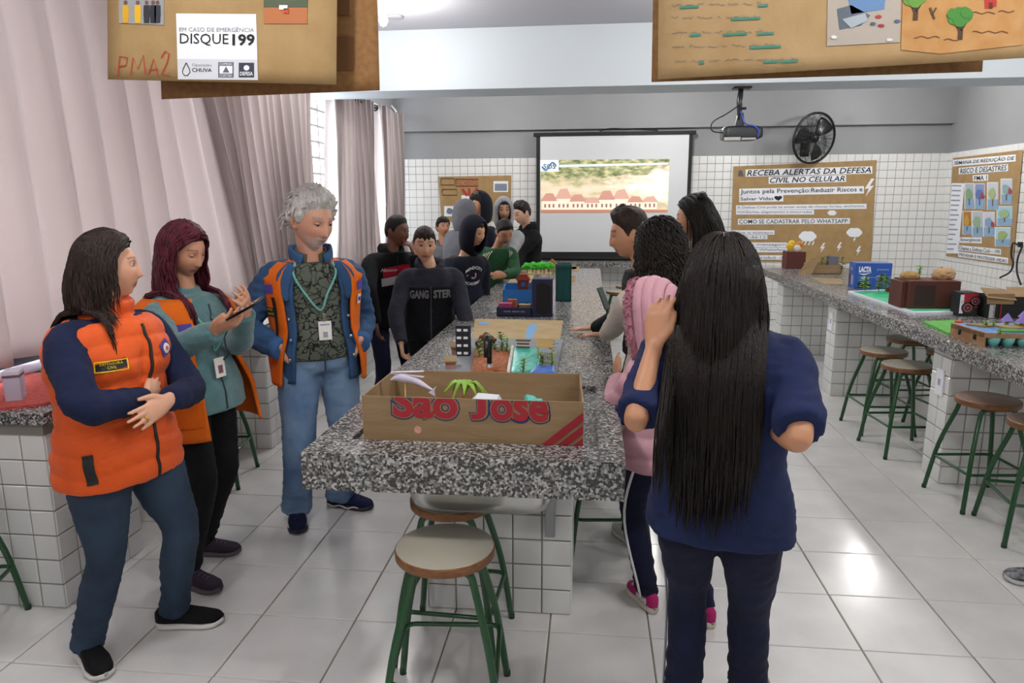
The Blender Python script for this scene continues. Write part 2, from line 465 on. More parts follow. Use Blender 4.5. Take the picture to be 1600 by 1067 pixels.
c4 = curtain(9.12, 10.25, XC+.02, 2.9, .93, 10, M_curt, 'farthest pale curtain with dark eyelets, next to the back corner', 11, 1.0, pull=lambda s, t: -.1*t*(1-s))
M_dark = mat('dark_metal', '17171a', .45)
rod = thing('curtain_rod', 'dark curtain rod with end cap near the back corner', 'curtain rod', (XC, 8.5, 2.86))
obj('pole', tube([(XC+.005, 7.45, 2.86), (XC+.005, 10.36, 2.86)], .012, 10), M_dark, rod, True)
obj('end_cap', lathe([(.012, 0), (.022, .005), (.022, .045), (.010, .06)], 12, (XC+.005, 10.36, 2.86), rot('X', -PI/2)), M_dark, rod, True)
for y in np.linspace(7.6, 10.15, 16):
    obj('eyelet', tube([(XC+.005+.034*math.cos(a), y+.004*math.sin(a), 2.86+.034*math.sin(a)) for a in np.linspace(0, 2*PI, 14, endpoint=False)], .009, 6, closed=True), M_dark, rod, True)
rod = thing('curtain_rod', 'dark curtain rod running along the near window', 'curtain rod', (XC, 2.5, 2.9))
obj('pole', tube([(XC+.005, -2.0, 2.9), (XC+.005, 7.0, 2.9)], .012, 10), M_dark, rod, True)
obj('end_cap', lathe([(.012, 0), (.022, .005), (.022, .045), (.010, .06)], 12, (XC+.005, 7.0, 2.9), rot('X', -PI/2)), M_dark, rod, True)

# ------------------------------------------------------------------ ceiling lamps (bare bulbs)
M_bulb = mat('bulb_glass', 'ffffff', .3, emit=12)
M_wplast = mat('white_plastic', 'e4e4e2', .35)
def lamp(x, y, label, grp):
    t = thing('ceiling_bulb', label, 'light bulb', (x, y, ZC-.26), grp)
    obj('socket_plate', lathe([(.02, -.035), (.055, -.03), (.065, 0)], 20, (x, y, ZC)), M_wplast, t, True)
    obj('socket', lathe([(.02, -.085), (.024, -.07), (.024, -.03)], 16, (x, y, ZC)), M_wplast, t, True)
    prof = [(.004, -.215), (.022, -.205), (.034, -.18), (.036, -.16), (.030, -.13), (.018, -.095), (.016, -.08)]
    obj('bulb', lathe(prof, 20, (x, y, ZC)), M_bulb, t, True)
    l = bpy.data.lights.new('bulb_light', 'POINT'); l.energy = LAMP_POWER; l.color = (1, .965, .93); l.shadow_soft_size = .09
    lo = bpy.data.objects.new('bulb_light', l); link(lo, t); lo.location = (0, 0, -.06)
lamp(-1.665, 5.92, 'glowing bare bulb on the ceiling right of the hanging emergency-number poster', None)
for k, (x, y) in enumerate([(1.0, 5.45), (3.5, 5.45), (-1.5, 9.1), (1.0, 9.1), (3.6, 9.1), (-1.2, 1.6), (1.3, 1.6), (3.5, 1.6), (-1.2, -1.4), (1.5, -1.4)]):
    lamp(x, y, 'bare ceiling bulb outside the view of the photograph', 'ceiling bulbs out of view')
t = thing('ceiling_rose', 'small dark grey disc on the ceiling beside the glowing bulb', 'ceiling plate', (-1.725, 6.50, ZC-.02))
obj('plate', lathe([(.05, -.018), (.075, -.012), (.08, 0)], 20, (-1.725, 6.50, ZC)), mat('grey_plate', '8c8a90', .6), t, True)

# ------------------------------------------------------------------ worktops and tiled piers
def pier(name, x0, x1, y0, y1, ztop, label, grp, faces, skip=None, lim=300):
    t = thing(name, label, 'counter pier', ((x0+x1)/2, (y0+y1)/2, 0), grp)
    obj('core', bx(x0+.006, x1-.006, y0+.006, y1-.006, 0, ztop), M_grout, t)
    nz = math.ceil(ztop/T); 
    if 'f' in faces: tile_field(t, (x0+.004, y0+.006, 0), (1, 0, 0), (0, 0, 1), round((x1-x0-.008)/T), nz, (x1-x0-.008)/round((x1-x0-.008)/T), T, .005, M_wtile, .006, lambda i, j: (j+1)*T <= ztop+.06, limit=lim)
    if 'r' in faces: tile_field(t, (x1-.006, y0+.004, 0), (0, 1, 0), (0, 0, 1), round((y1-y0-.008)/T), nz, (y1-y0-.008)/round((y1-y0-.008)/T), T, .005, M_wtile, .006, lambda i, j: (j+1)*T <= ztop+.06, limit=lim)
    if 'l' in faces: tile_field(t, (x0+.006, y1-.004, 0), (0, -1, 0), (0, 0, 1), round((y1-y0-.008)/T), nz, (y1-y0-.008)/round((y1-y0-.008)/T), T, .005, M_wtile, .006, lambda i, j: (j+1)*T <= ztop+.06, limit=lim)
    return t
# centre island
IX0, IX1, IY0, IY1, IZ = -.92, .116, 2.115, 8.75, .90
isl = thing('island_worktop', 'long speckled granite worktop of the centre island', 'worktop', ((IX0+IX1)/2, 5.4, IZ-.12))
rx0, rx1, ry0, ry1 = -.80, .035, 2.26, 3.05        # sunken drainer round the sink
d = .018
slab = merge(bx(IX0, IX1, ry1, IY1, IZ-.04, IZ), bx(IX0, rx0, IY0, ry1, IZ-.04, IZ), bx(rx1, IX1, IY0, ry1, IZ-.04, IZ), bx(rx0, rx1, IY0, ry0, IZ-.04, IZ),
             bx(rx0, rx1, ry0, ry1, IZ-.04, IZ-d))
obj('slab', slab, M_granite, isl)
obj('apron', merge(bx(IX0, IX1, IY0-.004, IY0+.03, IZ-.125, IZ-.003, .003), bx(IX0-.004, IX0+.03, IY0+.03, IY1, IZ-.085, IZ-.003, .003), bx(IX1-.03, IX1+.004, IY0+.03, IY1, IZ-.085, IZ-.003, .003)), M_granite, isl)
pier('island_pier', -.665, -.055, 2.72, 4.1, IZ-.04, 'white tiled pier under the near end of the centre island', None, 'frl')
pier('island_pier', -.665, -.055, 5.0, 6.4, IZ-.04, 'white tiled pier under the middle of the centre island', None, 'frl', lim=0)
pier('island_pier', -.665, -.055, 7.2, 8.5, IZ-.04, 'white tiled pier under the far end of the centre island', None, 'frl', lim=0)
M_inox = mat('stainless_steel', 'b9bab8', .28, .9)
sink = thing('sink_bowl', 'stainless steel sink bowl hanging under the near end of the granite island', 'sink', (-.37, 2.45, .6))
def rrect(hx, hy, r, n=6):
    P = []
    for cx, cy, a0 in ((hx-r, hy-r, 0), (-hx+r, hy-r, PI/2), (-hx+r, -hy+r, PI), (hx-r, -hy+r, 1.5*PI)):
        for k in range(n): a = a0+PI/2*k/(n-1); P.append((cx+r*math.cos(a), cy+r*math.sin(a)))
    return np.array(P)
rings = []
for z, s, r in ((.86, 1.0, .06), (.78, .995, .06), (.69, .985, .07), (.658, .95, .08), (.645, .88, .09), (.64, .5, .1)):
    p = rrect(.255*s, .19*s, min(r, .18*s)); rings.append(np.column_stack([p[:, 0]-.365, p[:, 1]+2.44, np.full(len(p), z)]))
G = np.array(rings); nc = G.shape[1]
v = G.reshape(-1, 3); f = [q[::-1] for q in grid_faces(len(rings), nc, True)]+[tuple((len(rings)-1)*nc+j for j in range(nc))[::-1]]
obj('bowl', (v, f), M_inox, sink, True)
obj('drain_pipe', tube([(-.36, 2.5, .645), (-.36, 2.5, .61), (-.36, 2.55, .57), (-.36, 2.66, .56), (-.36, 2.74, .56)], [.026, .024, .024, .024, .024], 14), M_wplast, sink, True)
obj('drain_pipe', tube([(-.30, 2.56, .64), (-.30, 2.58, .60), (-.31, 2.66, .56), (-.31, 2.72, .56)], [.03, .03, .026, .024], 14), mat('white_tape', 'e9e8e4', .5), sink, True)
br = thing('support_bracket', 'galvanised steel bracket fixed to the tiled pier under the granite', 'bracket', (-.145, 2.70, .5))
obj('plate', bx(-.165, -.125, 2.690, 2.714, .36, .80, .003), mat('galvanised', '9a9c9e', .4, .7), br)
obj('arm', bx(-.165, -.125, 2.25, 2.714, .77, .795, .003), _MATS['galvanised'], br)
obj('bolt', lathe([(.012, 0), (.012, .008), (.006, .012)], 8, (-.145, 2.690, .62), rot('X', PI/2)), _MATS['galvanised'], br, True)
# right island
RX0, RX1, RY0, RY1 = 2.05, 3.08, 1.9, 9.0
ri = thing('island_worktop', 'long speckled granite worktop on the right-hand side of the room', 'worktop', ((RX0+RX1)/2, 5, IZ-.08))
obj('slab', bx(RX0, RX1, RY0, RY1, IZ-.04, IZ), M_granite, ri)
obj('apron', merge(bx(RX0-.004, RX0+.03, RY0, RY1, IZ-.08, IZ-.003, .003), bx(RX0, RX1, RY0-.004, RY0+.03, IZ-.08, IZ-.003, .003)), M_granite, ri)
pier('counter_pier', 2.12, 3.0, 4.36, 4.60, IZ-.04, 'white tiled pier with a paper tag, nearest one under the right worktop', None, 'fl')
pier('counter_pier', 2.12, 3.0, 6.38, 6.62, IZ-.04, 'white tiled pier under the right worktop beyond the cluster of stools', None, 'fl')
pier('counter_pier', 2.12, 3.0, 8.15, 8.40, IZ-.04, 'farthest white tiled pier under the right worktop, near the poster wall', None, 'fl')
for y, z in ((4.47, .62), (6.5, .66)):
    o = obj('paper_tag', bx(2.112, 2.1205, y-.045, y+.045, z-.09, z+.07), mat('paper_white', 'e6e8ee', .8), None); tag(o, 'small white paper taped to the %s pier of the right worktop' % ('nearest' if y < 5 else 'middle'), 'paper')
    obj('printed_mark', bx(2.1112, 2.1118, y-.015, y+.015, z-.03, z+.01), mat('print_grey', '9aa0b4', .8), o, loc=(0, 0, 0))
# left bench
LZ = .87; LX = -2.16
lb = thing('window_worktop', 'granite worktop along the window wall on the left', 'worktop', (-2.5, 5.8, LZ-.05))
obj('slab', bx(X0+.005, LX, 2.53, 9.6, LZ-.05, LZ, .003), M_granite, lb)
pier('bench_pier', X0+.005, -2.19, 2.555, 3.10, LZ-.05, 'white tiled bench pier behind the woman in the quilted orange vest', None, 'fr')
pier('bench_pier', X0+.005, -2.195, 4.57, 5.20, LZ-.05, 'white tiled bench pier beside the bearded man in denim', None, 'fr')
pier('bench_pier', X0+.005, -2.195, 6.7, 7.3, LZ-.05, 'white tiled bench pier behind the boys by the far curtains', None, 'fr', lim=0)
# back bench under the screen
bb = thing('back_worktop', 'dark granite shelf along the back wall under the screen', 'worktop', (.6, 10.3, .8))
obj('slab', bx(-1.6, 2.0, 10.05, YB-.012, .80, .86, .004), M_granite, bb)

# ------------------------------------------------------------------ stools
M_green = mat('green_enamel', '154a24', .32, coat=.3)
M_seat = mat('seat_laminate', 'a5a293', .30, col2='9d9a8b', scale=5)
M_seatb = mat('seat_laminate_brown', '9c8474', .30, col2='917a6b', scale=5)
M_rim = mat('plywood_rim', '6b4424', .45, col2='8a5c34', scale=30, stretch=(1, 1, 8))
STOOL = {}
def make_stool(kind):
    S = {}
    S['seat'] = mesh_data('seat', *lathe([(.152, .572), (.160, .578), (.160, .600), (.1575, .6045), (.155, .606)], 40), M_seatb if kind else M_seat, True)
    S['seat_rim'] = mesh_data('seat_rim', *lathe([(.1585, .5725), (.1612, .576), (.1612, .600), (.1590, .6035)], 40), M_rim, True)
    legs = []
    r = .0125; top = .105; bot = .19; z1 = .57
    for k in range(2):      # each U-shaped tube is two legs and the cross-bar under the seat
        s = -1 if k else 1
        path = spline([(-bot, s*bot, .004), (-.155, s*.155, .28), (-top, s*top, .50), (-top+.018, s*(top-.004), .556), (-.05, s*(top-.01), .563), (.05, s*(top-.01), .563), (top-.018, s*(top-.004), .556), (top, s*top, .50), (.155, s*.155, .28), (bot, s*bot, .004)], 44)
        legs.append(mesh_data('leg_tube', *tube(path, r, 10), M_green, True))
    S['leg_tube'] = legs
    def ringbar(z, w):
        c = [(-w, -w), (w, -w), (w, w), (-w, w)]; out = []
        P = rrect(w, w, .035, 5); return tube(np.column_stack([P, np.full(len(P), z)]), .0085, 8, closed=True)
    S['footrest'] = mesh_data('footrest', *ringbar(.215, .168), M_green, True)
    S['cap'] = mesh_data('foot_cap', *lathe([(.013, 0), (.013, .02), (.011, .022)], 10), mat('stool_cap', '20402a', .7), True)
    return S
def stool(x, y, a, label, kind=0):
    if kind not in STOOL: STOOL[kind] = make_stool(kind)
    S = STOOL[kind]
    t = thing('stool', label, 'stool', (x, y, 0), 'green lab stools'); t.rotation_euler = (0, 0, a)
    for n in ('seat', 'seat_rim', 'footrest'): link(bpy.data.objects.new(n, S[n]), t)
    for m in S['leg_tube']: link(bpy.data.objects.new('leg_tube', m), t)
    for sx in (-1, 1):
        for sy in (-1, 1):
            o = bpy.data.objects.new('foot_cap', S['cap']); link(o, t); o.location = (sx*.19, sy*.19, 0)
    return t
stool(-.452, 2.11, .08, 'green stool with grey round seat standing in front of the sink')
stool(-.50, 2.50, -.05, 'green stool tucked behind the front one, under the sink')
stool(2.22, 4.13, .1, 'green stool with brownish seat in front of the nearest right pier', 1)
stool(2.27, 3.70, -.12, 'green stool with brownish seat nearest the right edge of the photo', 1)
stool(2.72, 3.9, .5, 'green stool mostly cut off at the right edge behind two others', 1)
stool(2.14, 4.98, .1, 'green stool nearest the paper-tagged pier in the right cluster')
stool(2.17, 5.46, 0.05, 'green stool in the front row of the cluster, nearer the middle pier')
stool(2.56, 5.98, .1, 'farthest green stool of the right cluster, against the middle pier')
stool(2.66, 5.50, .2, 'green stool in the back row of the right cluster')
stool(2.70, 5.02, 0, 'green stool half hidden behind the nearest right pier')
stool(-2.30, 4.02, .15, 'green stool seen behind the open orange vest, by the window bench')
stool(-2.48, 2.30, .3, 'green stool of which one leg shows at the left edge')
stool(-1.25, 6.35, .2, 'green stool standing behind the boy in the red and white jacket')
stool(.10, 3.36, .1, 'green stool half under the right side of the centre island')
stool(.50, 9.55, 0, 'stool with wooden top beyond the far end of the centre island, by the screen')
stool(.36, 8.95, 0, 'nearer of the two stools past the far end of the centre island')
# ================================================================== PEOPLE: builders
M_skin = mat('skin', 'c68c6c', .5, attr='col', bump=.06, bscale=220)
M_eye = mat('eye', 'ffffff', .15, attr='col')
def fabric(name, c, c2=None, bump=.25, bscale=350, rough=.85, sheen=.02, scale=6, **k):
    return mat(name, c, rough, spec=.22, col2=c2, scale=scale, bump=bump, bscale=bscale, sheen=sheen, **k)
def hairmat(name, c, c2, rough=.5):
    return mat(name, c, rough, spec=.3, col2=c2, scale=5, stretch=(22, 22, 2.2), bump=.5, bscale=12, lo=.3, hi=.75)
def hd_vec(a):
    a = math.radians(a); return np.array([-math.sin(a), math.cos(a), 0]), np.array([math.cos(a), math.sin(a), 0])
def pick(S, px, py, L, near=True, kmax=None):
    """point on the sight line through a pixel at distance L from joint S (limb of known length)"""
    d = unit(ray(px, py)); m = CAM-S; b = m@d; c = m@m-L*L; D = b*b-c
    if D <= 0:
        p = CAM+d*(-b); return S+unit(p-S)*L
    t = -b-math.sqrt(D) if near else -b+math.sqrt(D)
    return CAM+d*t
def ik(A, B, l1, l2, bend):
    """middle joint of a two-bone chain"""
    A = np.asarray(A); B = np.asarray(B); d = np.linalg.norm(B-A); n = (B-A)/d; d = min(d, (l1+l2)*.999)
    a = (l1*l1-l2*l2+d*d)/(2*d); h = math.sqrt(max(l1*l1-a*a, 1e-8)); w = bend-n*(bend@n)
    return A+n*a+unit(w)*h

HEAD_A, HEAD_B, HEAD_C = .0745, .094, .116
def head_surface(nt=46, npz=60, jaw=1., cheek=1., nose=1., fem=0.):
    """skull and face in head space: +y face, +z crown; grid nt x npz"""
    th = np.linspace(0, PI, nt); ph = np.linspace(0, 2*PI, npz, endpoint=False)
    TH, PH = np.meshgrid(th, ph, indexing='ij')
    dx = np.sin(TH)*np.sin(PH); dy = np.sin(TH)*np.cos(PH); dz = np.cos(TH)
    e = .92
    x = HEAD_A*np.sign(dx)*np.abs(dx)**e; y = HEAD_B*np.sign(dy)*np.abs(dy)**e; z = HEAD_C*dz
    t = np.clip(-z/HEAD_C, 0, 1)
    x *= 1-(.30/jaw)*t**1.6-.06*(z > 0)*(z/HEAD_C)**2
    back = np.clip(-dy, 0, 1)
    y += .03*back*t**1.2+.004
    y -= .006*back*np.clip(z/HEAD_C, 0, 1)
    y -= .010*(1-back)*np.clip((z-.05)/.07, 0, 1)*np.clip(dy, 0, 1)
    fr = np.clip(dy*1.8, 0, 1)
    y += fr*t**2*.012
    g = lambda cx, cz, sx, sz: np.exp(-((x-cx)/sx)**2-((z-cz)/sz)**2)
    nr = np.interp(z, [-.047, -.036, -.02, .012, .03], [0, 1., .75, .28, 0])*np.exp(-(x/np.interp(z, [-.05, -.03, .03], [.0155, .0145, .0085]))**2)
    y += fr*.0215*nose*nr
    for s in (-1, 1):
        y -= fr*.0085*g(s*.031, .010, .017, .012)
        y += fr*.0035*g(s*.030, .031, .022, .008)
        y += fr*.0040*cheek*g(s*.043, -.024, .02, .022)
        y -= fr*.002*g(s*.02, -.045, .006, .012)
    y += fr*(.0055*g(0, -.059, .021, .0055)+.0060*g(0, -.072, .018, .0055)-.0045*g(0, -.0655, .024, .0025))
    y += fr*.007*g(0, -.100, .02, .013)-fr*.003*g(0, -.083, .022, .006)
    x *= 1+.02*fem*np.clip(z/HEAD_C, 0, 1)
    return np.stack([x, y, z], -1)
def close_grid(G):
    """grid from a pole to a pole, wrapping columns"""
    nr, nc, _ = G.shape
    V = np.vstack([G[0].mean(0)[None], G[1:-1].reshape(-1, 3), G[-1].mean(0)[None]]); F = []
    for j in range(nc): F.append((0, 1+j, 1+(j+1) % nc))
    for i in range(nr-3):
        for j in range(nc): F.append((1+i*nc+j, 1+(i+1)*nc+j, 1+(i+1)*nc+(j+1) % nc, 1+i*nc+(j+1) % nc))
    b = len(V)-1; k = 1+(nr-3)*nc
    for j in range(nc): F.append((k+j, b, k+(j+1) % nc))
    return V, F
TORSO_S = [-.22, -.10, 0, .12, .30, .50, .66, .80, .90, .97, 1.04]
TORSO_W = [.070, .096, .103, .099, .088, .095, .103, .104, .086, .060, .040]
TORSO_D = [.050, .066, .070, .066, .060, .064, .068, .064, .054, .044, .038]
def sup(a, n=2.4):
    c, s = np.cos(a), np.sin(a); return np.sign(s)*np.abs(s)**(2/n), np.sign(c)*np.abs(c)**(2/n)

class Person:
    def __init__(s, label, Y, pel, neck, head, hd, face, pitch=0, roll=0, ht=1.6, hs=None, Yn=None, Yh=None, hd2=None, build=1., fat=1., feet=None, skin='c68c6c',
                 vox=.008, sh=1., belly=0., group=None, bust=0.):
        Yn = Y if Yn is None else Yn; Yh = Yn if Yh is None else Yh
        s.ht = ht; s.k = ht*build; s.fat = fat; s.vox = vox; s.belly = belly; s.bust = bust; s.skin_rgb = np.array(lin(skin)[:3])
        s.neck = atY(*neck, Yn); s.hc = atY(*head, Yh)
        zp = .523*ht; c0 = atY(pel, 600, Y)                      # hip height follows from the person's height
        for _ in range(4): c1 = atY(pel, 600+200, Y); f_ = (zp-c0[2])/(c1[2]-c0[2]); s.pel = c0+(c1-c0)*f_
        hcam = math.degrees(math.atan2(s.pel[0], -s.pel[1]))     # heading of someone who looks at the photographer
        hd2 = hcam+(hd if hd2 is None else hd2); hd = hcam+hd; face = hcam+face
        s.fw, s.rt = hd_vec(hd); s.fw2, s.rt2 = hd_vec(hd2)
        s.hs = (hs or 1.)*(.1345*ht/.232)
        fy, fx = hd_vec(face); fz = np.array([0, 0, 1.])
        p = math.radians(pitch); fy, fz = fy*math.cos(p)-fz*math.sin(p), fz*math.cos(p)+fy*math.sin(p)
        r = math.radians(roll); fx, fz = fx*math.cos(r)+fz*math.sin(r), fz*math.cos(r)-fx*math.sin(r)
        s.HR = np.stack([fx, fy, fz], 1)
        up = unit(s.neck-s.pel); s.up = up
        sw = .108*ht*sh
        s.sh = {+1: s.neck+s.rt*sw-up*.058*ht, -1: s.neck-s.rt*sw-up*.058*ht}
        s.hip = {+1: s.pel+s.rt2*.056*ht, -1: s.pel-s.rt2*.056*ht}
        s.ankle = {}; s.knee = {}; s.fdir = {}
        if feet:
            for q, (fx_, fy_, fd) in feet.items():
                a = np.array([*(atZ(fx_, fy_, 0)[:2]), 0.]); a[2] = .052*ht; s.ankle[q] = a; s.fdir[q] = hd_vec(hcam+fd)[0]
        else:
            for q in (1, -1): s.ankle[q] = np.array([*(s.hip[q]+s.rt2*q*.01)[:2], .052*ht]); s.fdir[q] = unit(s.fw2+s.rt2*q*.25)
        for q in (1, -1):
            l1, l2 = .245*ht, .246*ht; D = np.linalg.norm(s.ankle[q]-s.hip[q])
            if D > (l1+l2)*.997: sc = D/((l1+l2)*.997); l1 *= sc; l2 *= sc
            s.knee[q] = ik(s.hip[q], s.ankle[q], l1, l2, unit(s.fw2*.7+s.fdir[q]*.3))
        base = (s.ankle[1]+s.ankle[-1])/2; base[2] = 0
        s.o = thing('person', label, 'person', base, group)
        s.elb = {}; s.wri = {}; s.hand = {}
        s.UA, s.FA = .172*ht, .150*ht
    # ---- arms
    def arm(s, q, elbow, wrist, hdir=None, palm=None, near=(True, True), curl=.5, stretch=(1., 1.), thumb=.5):
        """elbow/wrist: (px,py) on limb-length sight lines, or a 3-vector"""
        s.elb[q] = pick(s.sh[q], *elbow, s.UA*stretch[0], near[0]) if len(elbow) == 2 else np.asarray(elbow, float)
        s.wri[q] = pick(s.elb[q], *wrist, s.FA*stretch[1], near[1]) if len(wrist) == 2 else np.asarray(wrist, float)
        d = unit(s.wri[q]-s.elb[q]) if hdir is None else unit(hdir)
        n = np.asarray(palm if palm is not None else -s.rt*q, float); n = unit(n-d*(n@d))
        s.hand[q] = (d, n, curl, thumb)
    def arm_to(s, q, elbow, target, near=True, **k):
        e = pick(s.sh[q], *elbow, s.UA, near); s.arm(q, e, e+unit(np.asarray(target, float)-e)*s.FA, **k)
    def arm_ik(s, q, wrist, bend, **k):
        w = np.asarray(wrist, float); S = s.sh[q]; d = np.linalg.norm(w-S); m = (s.UA+s.FA)*.995
        if d > m: w = S+(w-S)*m/d
        s.arm(q, ik(S, w, s.UA, s.FA, np.asarray(bend, float)), w, **k)
    def hang(s, q, out=.08, fwd=.05, curl=.5):
        u = -s.up*.97+s.rt*q*out*1.3+s.fw*fwd*.2; e = s.sh[q]+unit(u)*s.UA
        w = e+unit(-s.up+s.rt*q*out*.2+s.fw*(fwd*3+.12))*s.FA; s.arm(q, e, w, palm=-s.rt*q, curl=curl)
    def hand_parts(s, q):
        d, n, curl, thumb = s.hand[q]; w = s.wri[q]; k = s.ht/1.7*.98; side = np.cross(d, n)*q   # towards the thumb
        # thumb side: for either hand the thumb lies on the side s.t. palm faces n
        parts = []
        kn = w+d*.092*k
        parts.append(rtube(spline([w-d*.03*k, w+d*.02*k, w+d*.06*k, kn], 7), [(.026*k, .018*k), (.029*k, .016*k), (.034*k, .0155*k), (.038*k, .0145*k), (.040*k, .0135*k), (.040*k, .0125*k), (.039*k, .0115*k)], 14, ref=n))
        off = [.030, .0105, -.0095, -.0285]; ln = [.068, .076, .071, .056]
        for i in range(4):
            p = kn+side*off[i]*k-d*.006*k*abs(i-1.2); a = curl*(.85+.12*i); P = [p-d*.012*k, p]; dirv = d.copy()
            dd = unit(d+side*(.10*(1.3-i)))
            for j, fr in enumerate((.44, .32, .24)):
                ang = a*(j+1)*.62; dirv = dd*math.cos(ang)+n*math.sin(ang); P.append(P[-1]+dirv*ln[i]*fr*k)
            parts.append(rtube(P, np.array([.0095, .0093, .0085, .0078, .0068])*k, 9))
        p = w+d*.022*k+side*.024*k; t1 = unit(d*.75+side*(.75-.5*thumb)+n*.35*thumb)
        t2 = unit(d*.95+side*(.35-.55*thumb)+n*.45*thumb)
        P = [p-t1*.012*k, p+t1*.018*k, p+t1*.036*k, p+t1*.036*k+t2*.028*k, p+t1*.036*k+t2*.052*k]
        parts.append(rtube(P, np.array([.0145, .0140, .0112, .0100, .0078])*k, 9))
        return parts
    # ---- torso
    def spine(s, t):
        t = np.asarray(t, float)[..., None]; b = np.sin(np.clip(t, 0, 1)*PI)*(-s.fw)*.012*s.ht
        return s.pel+(s.neck-s.pel)*t+b
    def torso_pt(s, t, a, off=0., wk=1., dk=1., skirt=True):
        """t along the spine, a = angle from the front towards the person's right"""
        t, a = np.broadcast_arrays(np.asarray(t, float), np.asarray(a, float)); c = s.spine(t)
        tw = np.maximum(t, 0) if skirt else t
        w = np.interp(tw, TORSO_S, TORSO_W)*s.k*s.fat*wk+off; d = np.interp(tw, TORSO_S, TORSO_D)*s.k*s.fat*dk+off
        sx, cy = sup(a); u = np.clip(t, 0, 1)[..., None]; rt = s.rt2*(1-u)+s.rt*u; fw = s.fw2*(1-u)+s.fw*u
        rt = rt/np.linalg.norm(rt, axis=-1, keepdims=True); fw = fw/np.linalg.norm(fw, axis=-1, keepdims=True)
        front = np.clip(cy, 0, 1)
        d = d*(1+s.belly*np.exp(-((t-.25)/.22)**2)*front+s.bust*np.exp(-((t-.62)/.13)**2)*front*(np.abs(sx) > .0))
        return c+rt*(w*sx)[..., None]+fw*(d*cy)[..., None]
    def torso_closed(s, t0, t1, off=0., n=22, na=28, wk=1., dk=1., flare=0., skirt=True):
        t = np.linspace(t0, t1, n); a = np.linspace(0, 2*PI, na, endpoint=False)
        TT, AA = np.meshgrid(t, a, indexing='ij'); G = s.torso_pt(TT, AA, off+flare*np.clip((.15-TT)/.3, 0, 1), wk, dk, skirt)
        V = G.reshape(-1, 3); F = [q[::-1] for q in grid_faces(n, na, True)]
        F += [tuple(range(na)), tuple((n-1)*na+j for j in range(na-1, -1, -1))]
        return V, F
    def torso_open(s, t0, t1, gap, off, th, n=24, na=44, wk=1., dk=1., fn=None):
        """open-fronted shell; gap(t) = half angle of the front opening"""
        t = np.linspace(t0, t1, n); G = np.zeros((n, na, 3))
        for i, tt in enumerate(t):
            g = gap(tt) if callable(gap) else gap
            a = np.linspace(g, 2*PI-g, na); o = off+(fn(tt, a) if fn else 0)
            G[i] = s.torso_pt(np.full(na, tt), a, o, wk, dk)
        return sheet(G, th)
    def arm_tube(s, q, rad, upto=1., start=.45, n=22, extra=0.):
        """tube along the arm; rad at shoulder, upper, elbow, fore, wrist (metres at 1.7 m)"""
        k = s.ht/1.7
        S, E, W = s.sh[q], s.elb[q], s.wri[q]; inn = s.neck*(1-start)+S*start-s.up*.016*s.ht
        top = S+s.up*.002*s.ht-unit(S-s.neck)*.006
        pts = [inn, top, S*.5+E*.5, S*.12+E*.88, E*.86+W*.14, E*.45+W*.55, W+unit(W-E)*extra]
        r = [rad[0]*.9, rad[0], rad[1], rad[2], rad[2], rad[3], rad[4]]
        P = spline(np.column_stack([np.array(pts), np.array(r)*k]), n)
        if upto < 1: P = P[:max(4, int(n*upto))]
        return tube(P[:, :3], P[:, 3], 14)
    def leg_tube(s, q, rad, n=22, stop=None, flare=0.):
        k = s.ht/1.7*s.fat**.5; H, K, A = s.hip[q], s.knee[q], s.ankle[q]
        end = np.array(A) if stop is None else A+np.array([0, 0, stop])
        pts = [H+s.up*.03*s.ht, H*.72+K*.28, H*.35+K*.65, K, K*.6+end*.4, K*.25+end*.75, end]
        P = spline(np.column_stack([np.array(pts), np.array([rad[0], rad[0], rad[1], rad[2], rad[3], rad[4], rad[4]+flare])*k]), n)
        return tube(P[:, :3], P[:, 3], 16)
    # ---- the body: one continuous skin surface
    def body(s, fem=0, jaw=1., nose=1., lips=None, brow='3a2a22', beard=None, scalp=None, lid=.35, sleeves='long', gaze=(0, 0), neckr=.052, iris='3a2417', legs=True):
        k = s.ht/1.7; parts = []
        HG = head_surface(jaw=jaw, nose=nose, fem=fem); s.HG = HG
        tow = lambda L: s.hc+(L*s.hs)@s.HR.T
        s.tow = tow
        hv, hf = close_grid(HG); parts.append((tow(hv), hf))
        for q in (-1, 1):      # ears
            a = np.linspace(0, 2*PI, 14, endpoint=False)
            P = np.column_stack([np.full(14, q*.0745)+q*.004*np.cos(a)*0, -.012+.015*np.cos(a)-.004*np.sin(a), -.004+.028*np.sin(a)])
            P[:, 0] += q*np.clip(-(P[:, 1]+.006), 0, 1)*.45
            parts.append(tube(tow(P), .0055*s.hs, 7, closed=True))
            e = rtube(np.array([[q*.070, -.006, -.022], [q*.075, -.014, -.005], [q*.075, -.014, .012]]), [.006, .008, .008], 8); parts.append((tow(e[0]), e[1]))
        jb = tow(np.array([0, -.022, -.045])); parts.append(tube(spline([s.spine(.90), s.neck-s.up*.01, s.neck*.5+jb*.5, jb], 8), np.array([.075, .060, neckr+.002, neckr, neckr-.001, neckr, neckr, neckr])*k, 16))
        parts.append(s.torso_closed(-.1, .97, 0, 18, 22, .62, .60, 0, False))
        for q in (-1, 1):
            if q not in s.elb: continue
            r = [.046, .040, .035, .031, .024] if sleeves != 'short' else [.046, .039, .034, .030, .023]
            parts.append(s.arm_tube(q, r, 1., .5)); parts += s.hand_parts(q)
        if legs:
            for q in (-1, 1): parts.append(s.leg_tube(q, [.042, .036, .032, .030, .028], 14))
        V, F, E = remesh(merge(*parts), s.vox*s.hs**.5, 1, .4)
        L = ((V-s.hc)@s.HR)/s.hs; x, y, z = L[:, 0], L[:, 1], L[:, 2]
        col = np.tile(s.skin_rgb, (len(V), 1)); base = s.skin_rgb
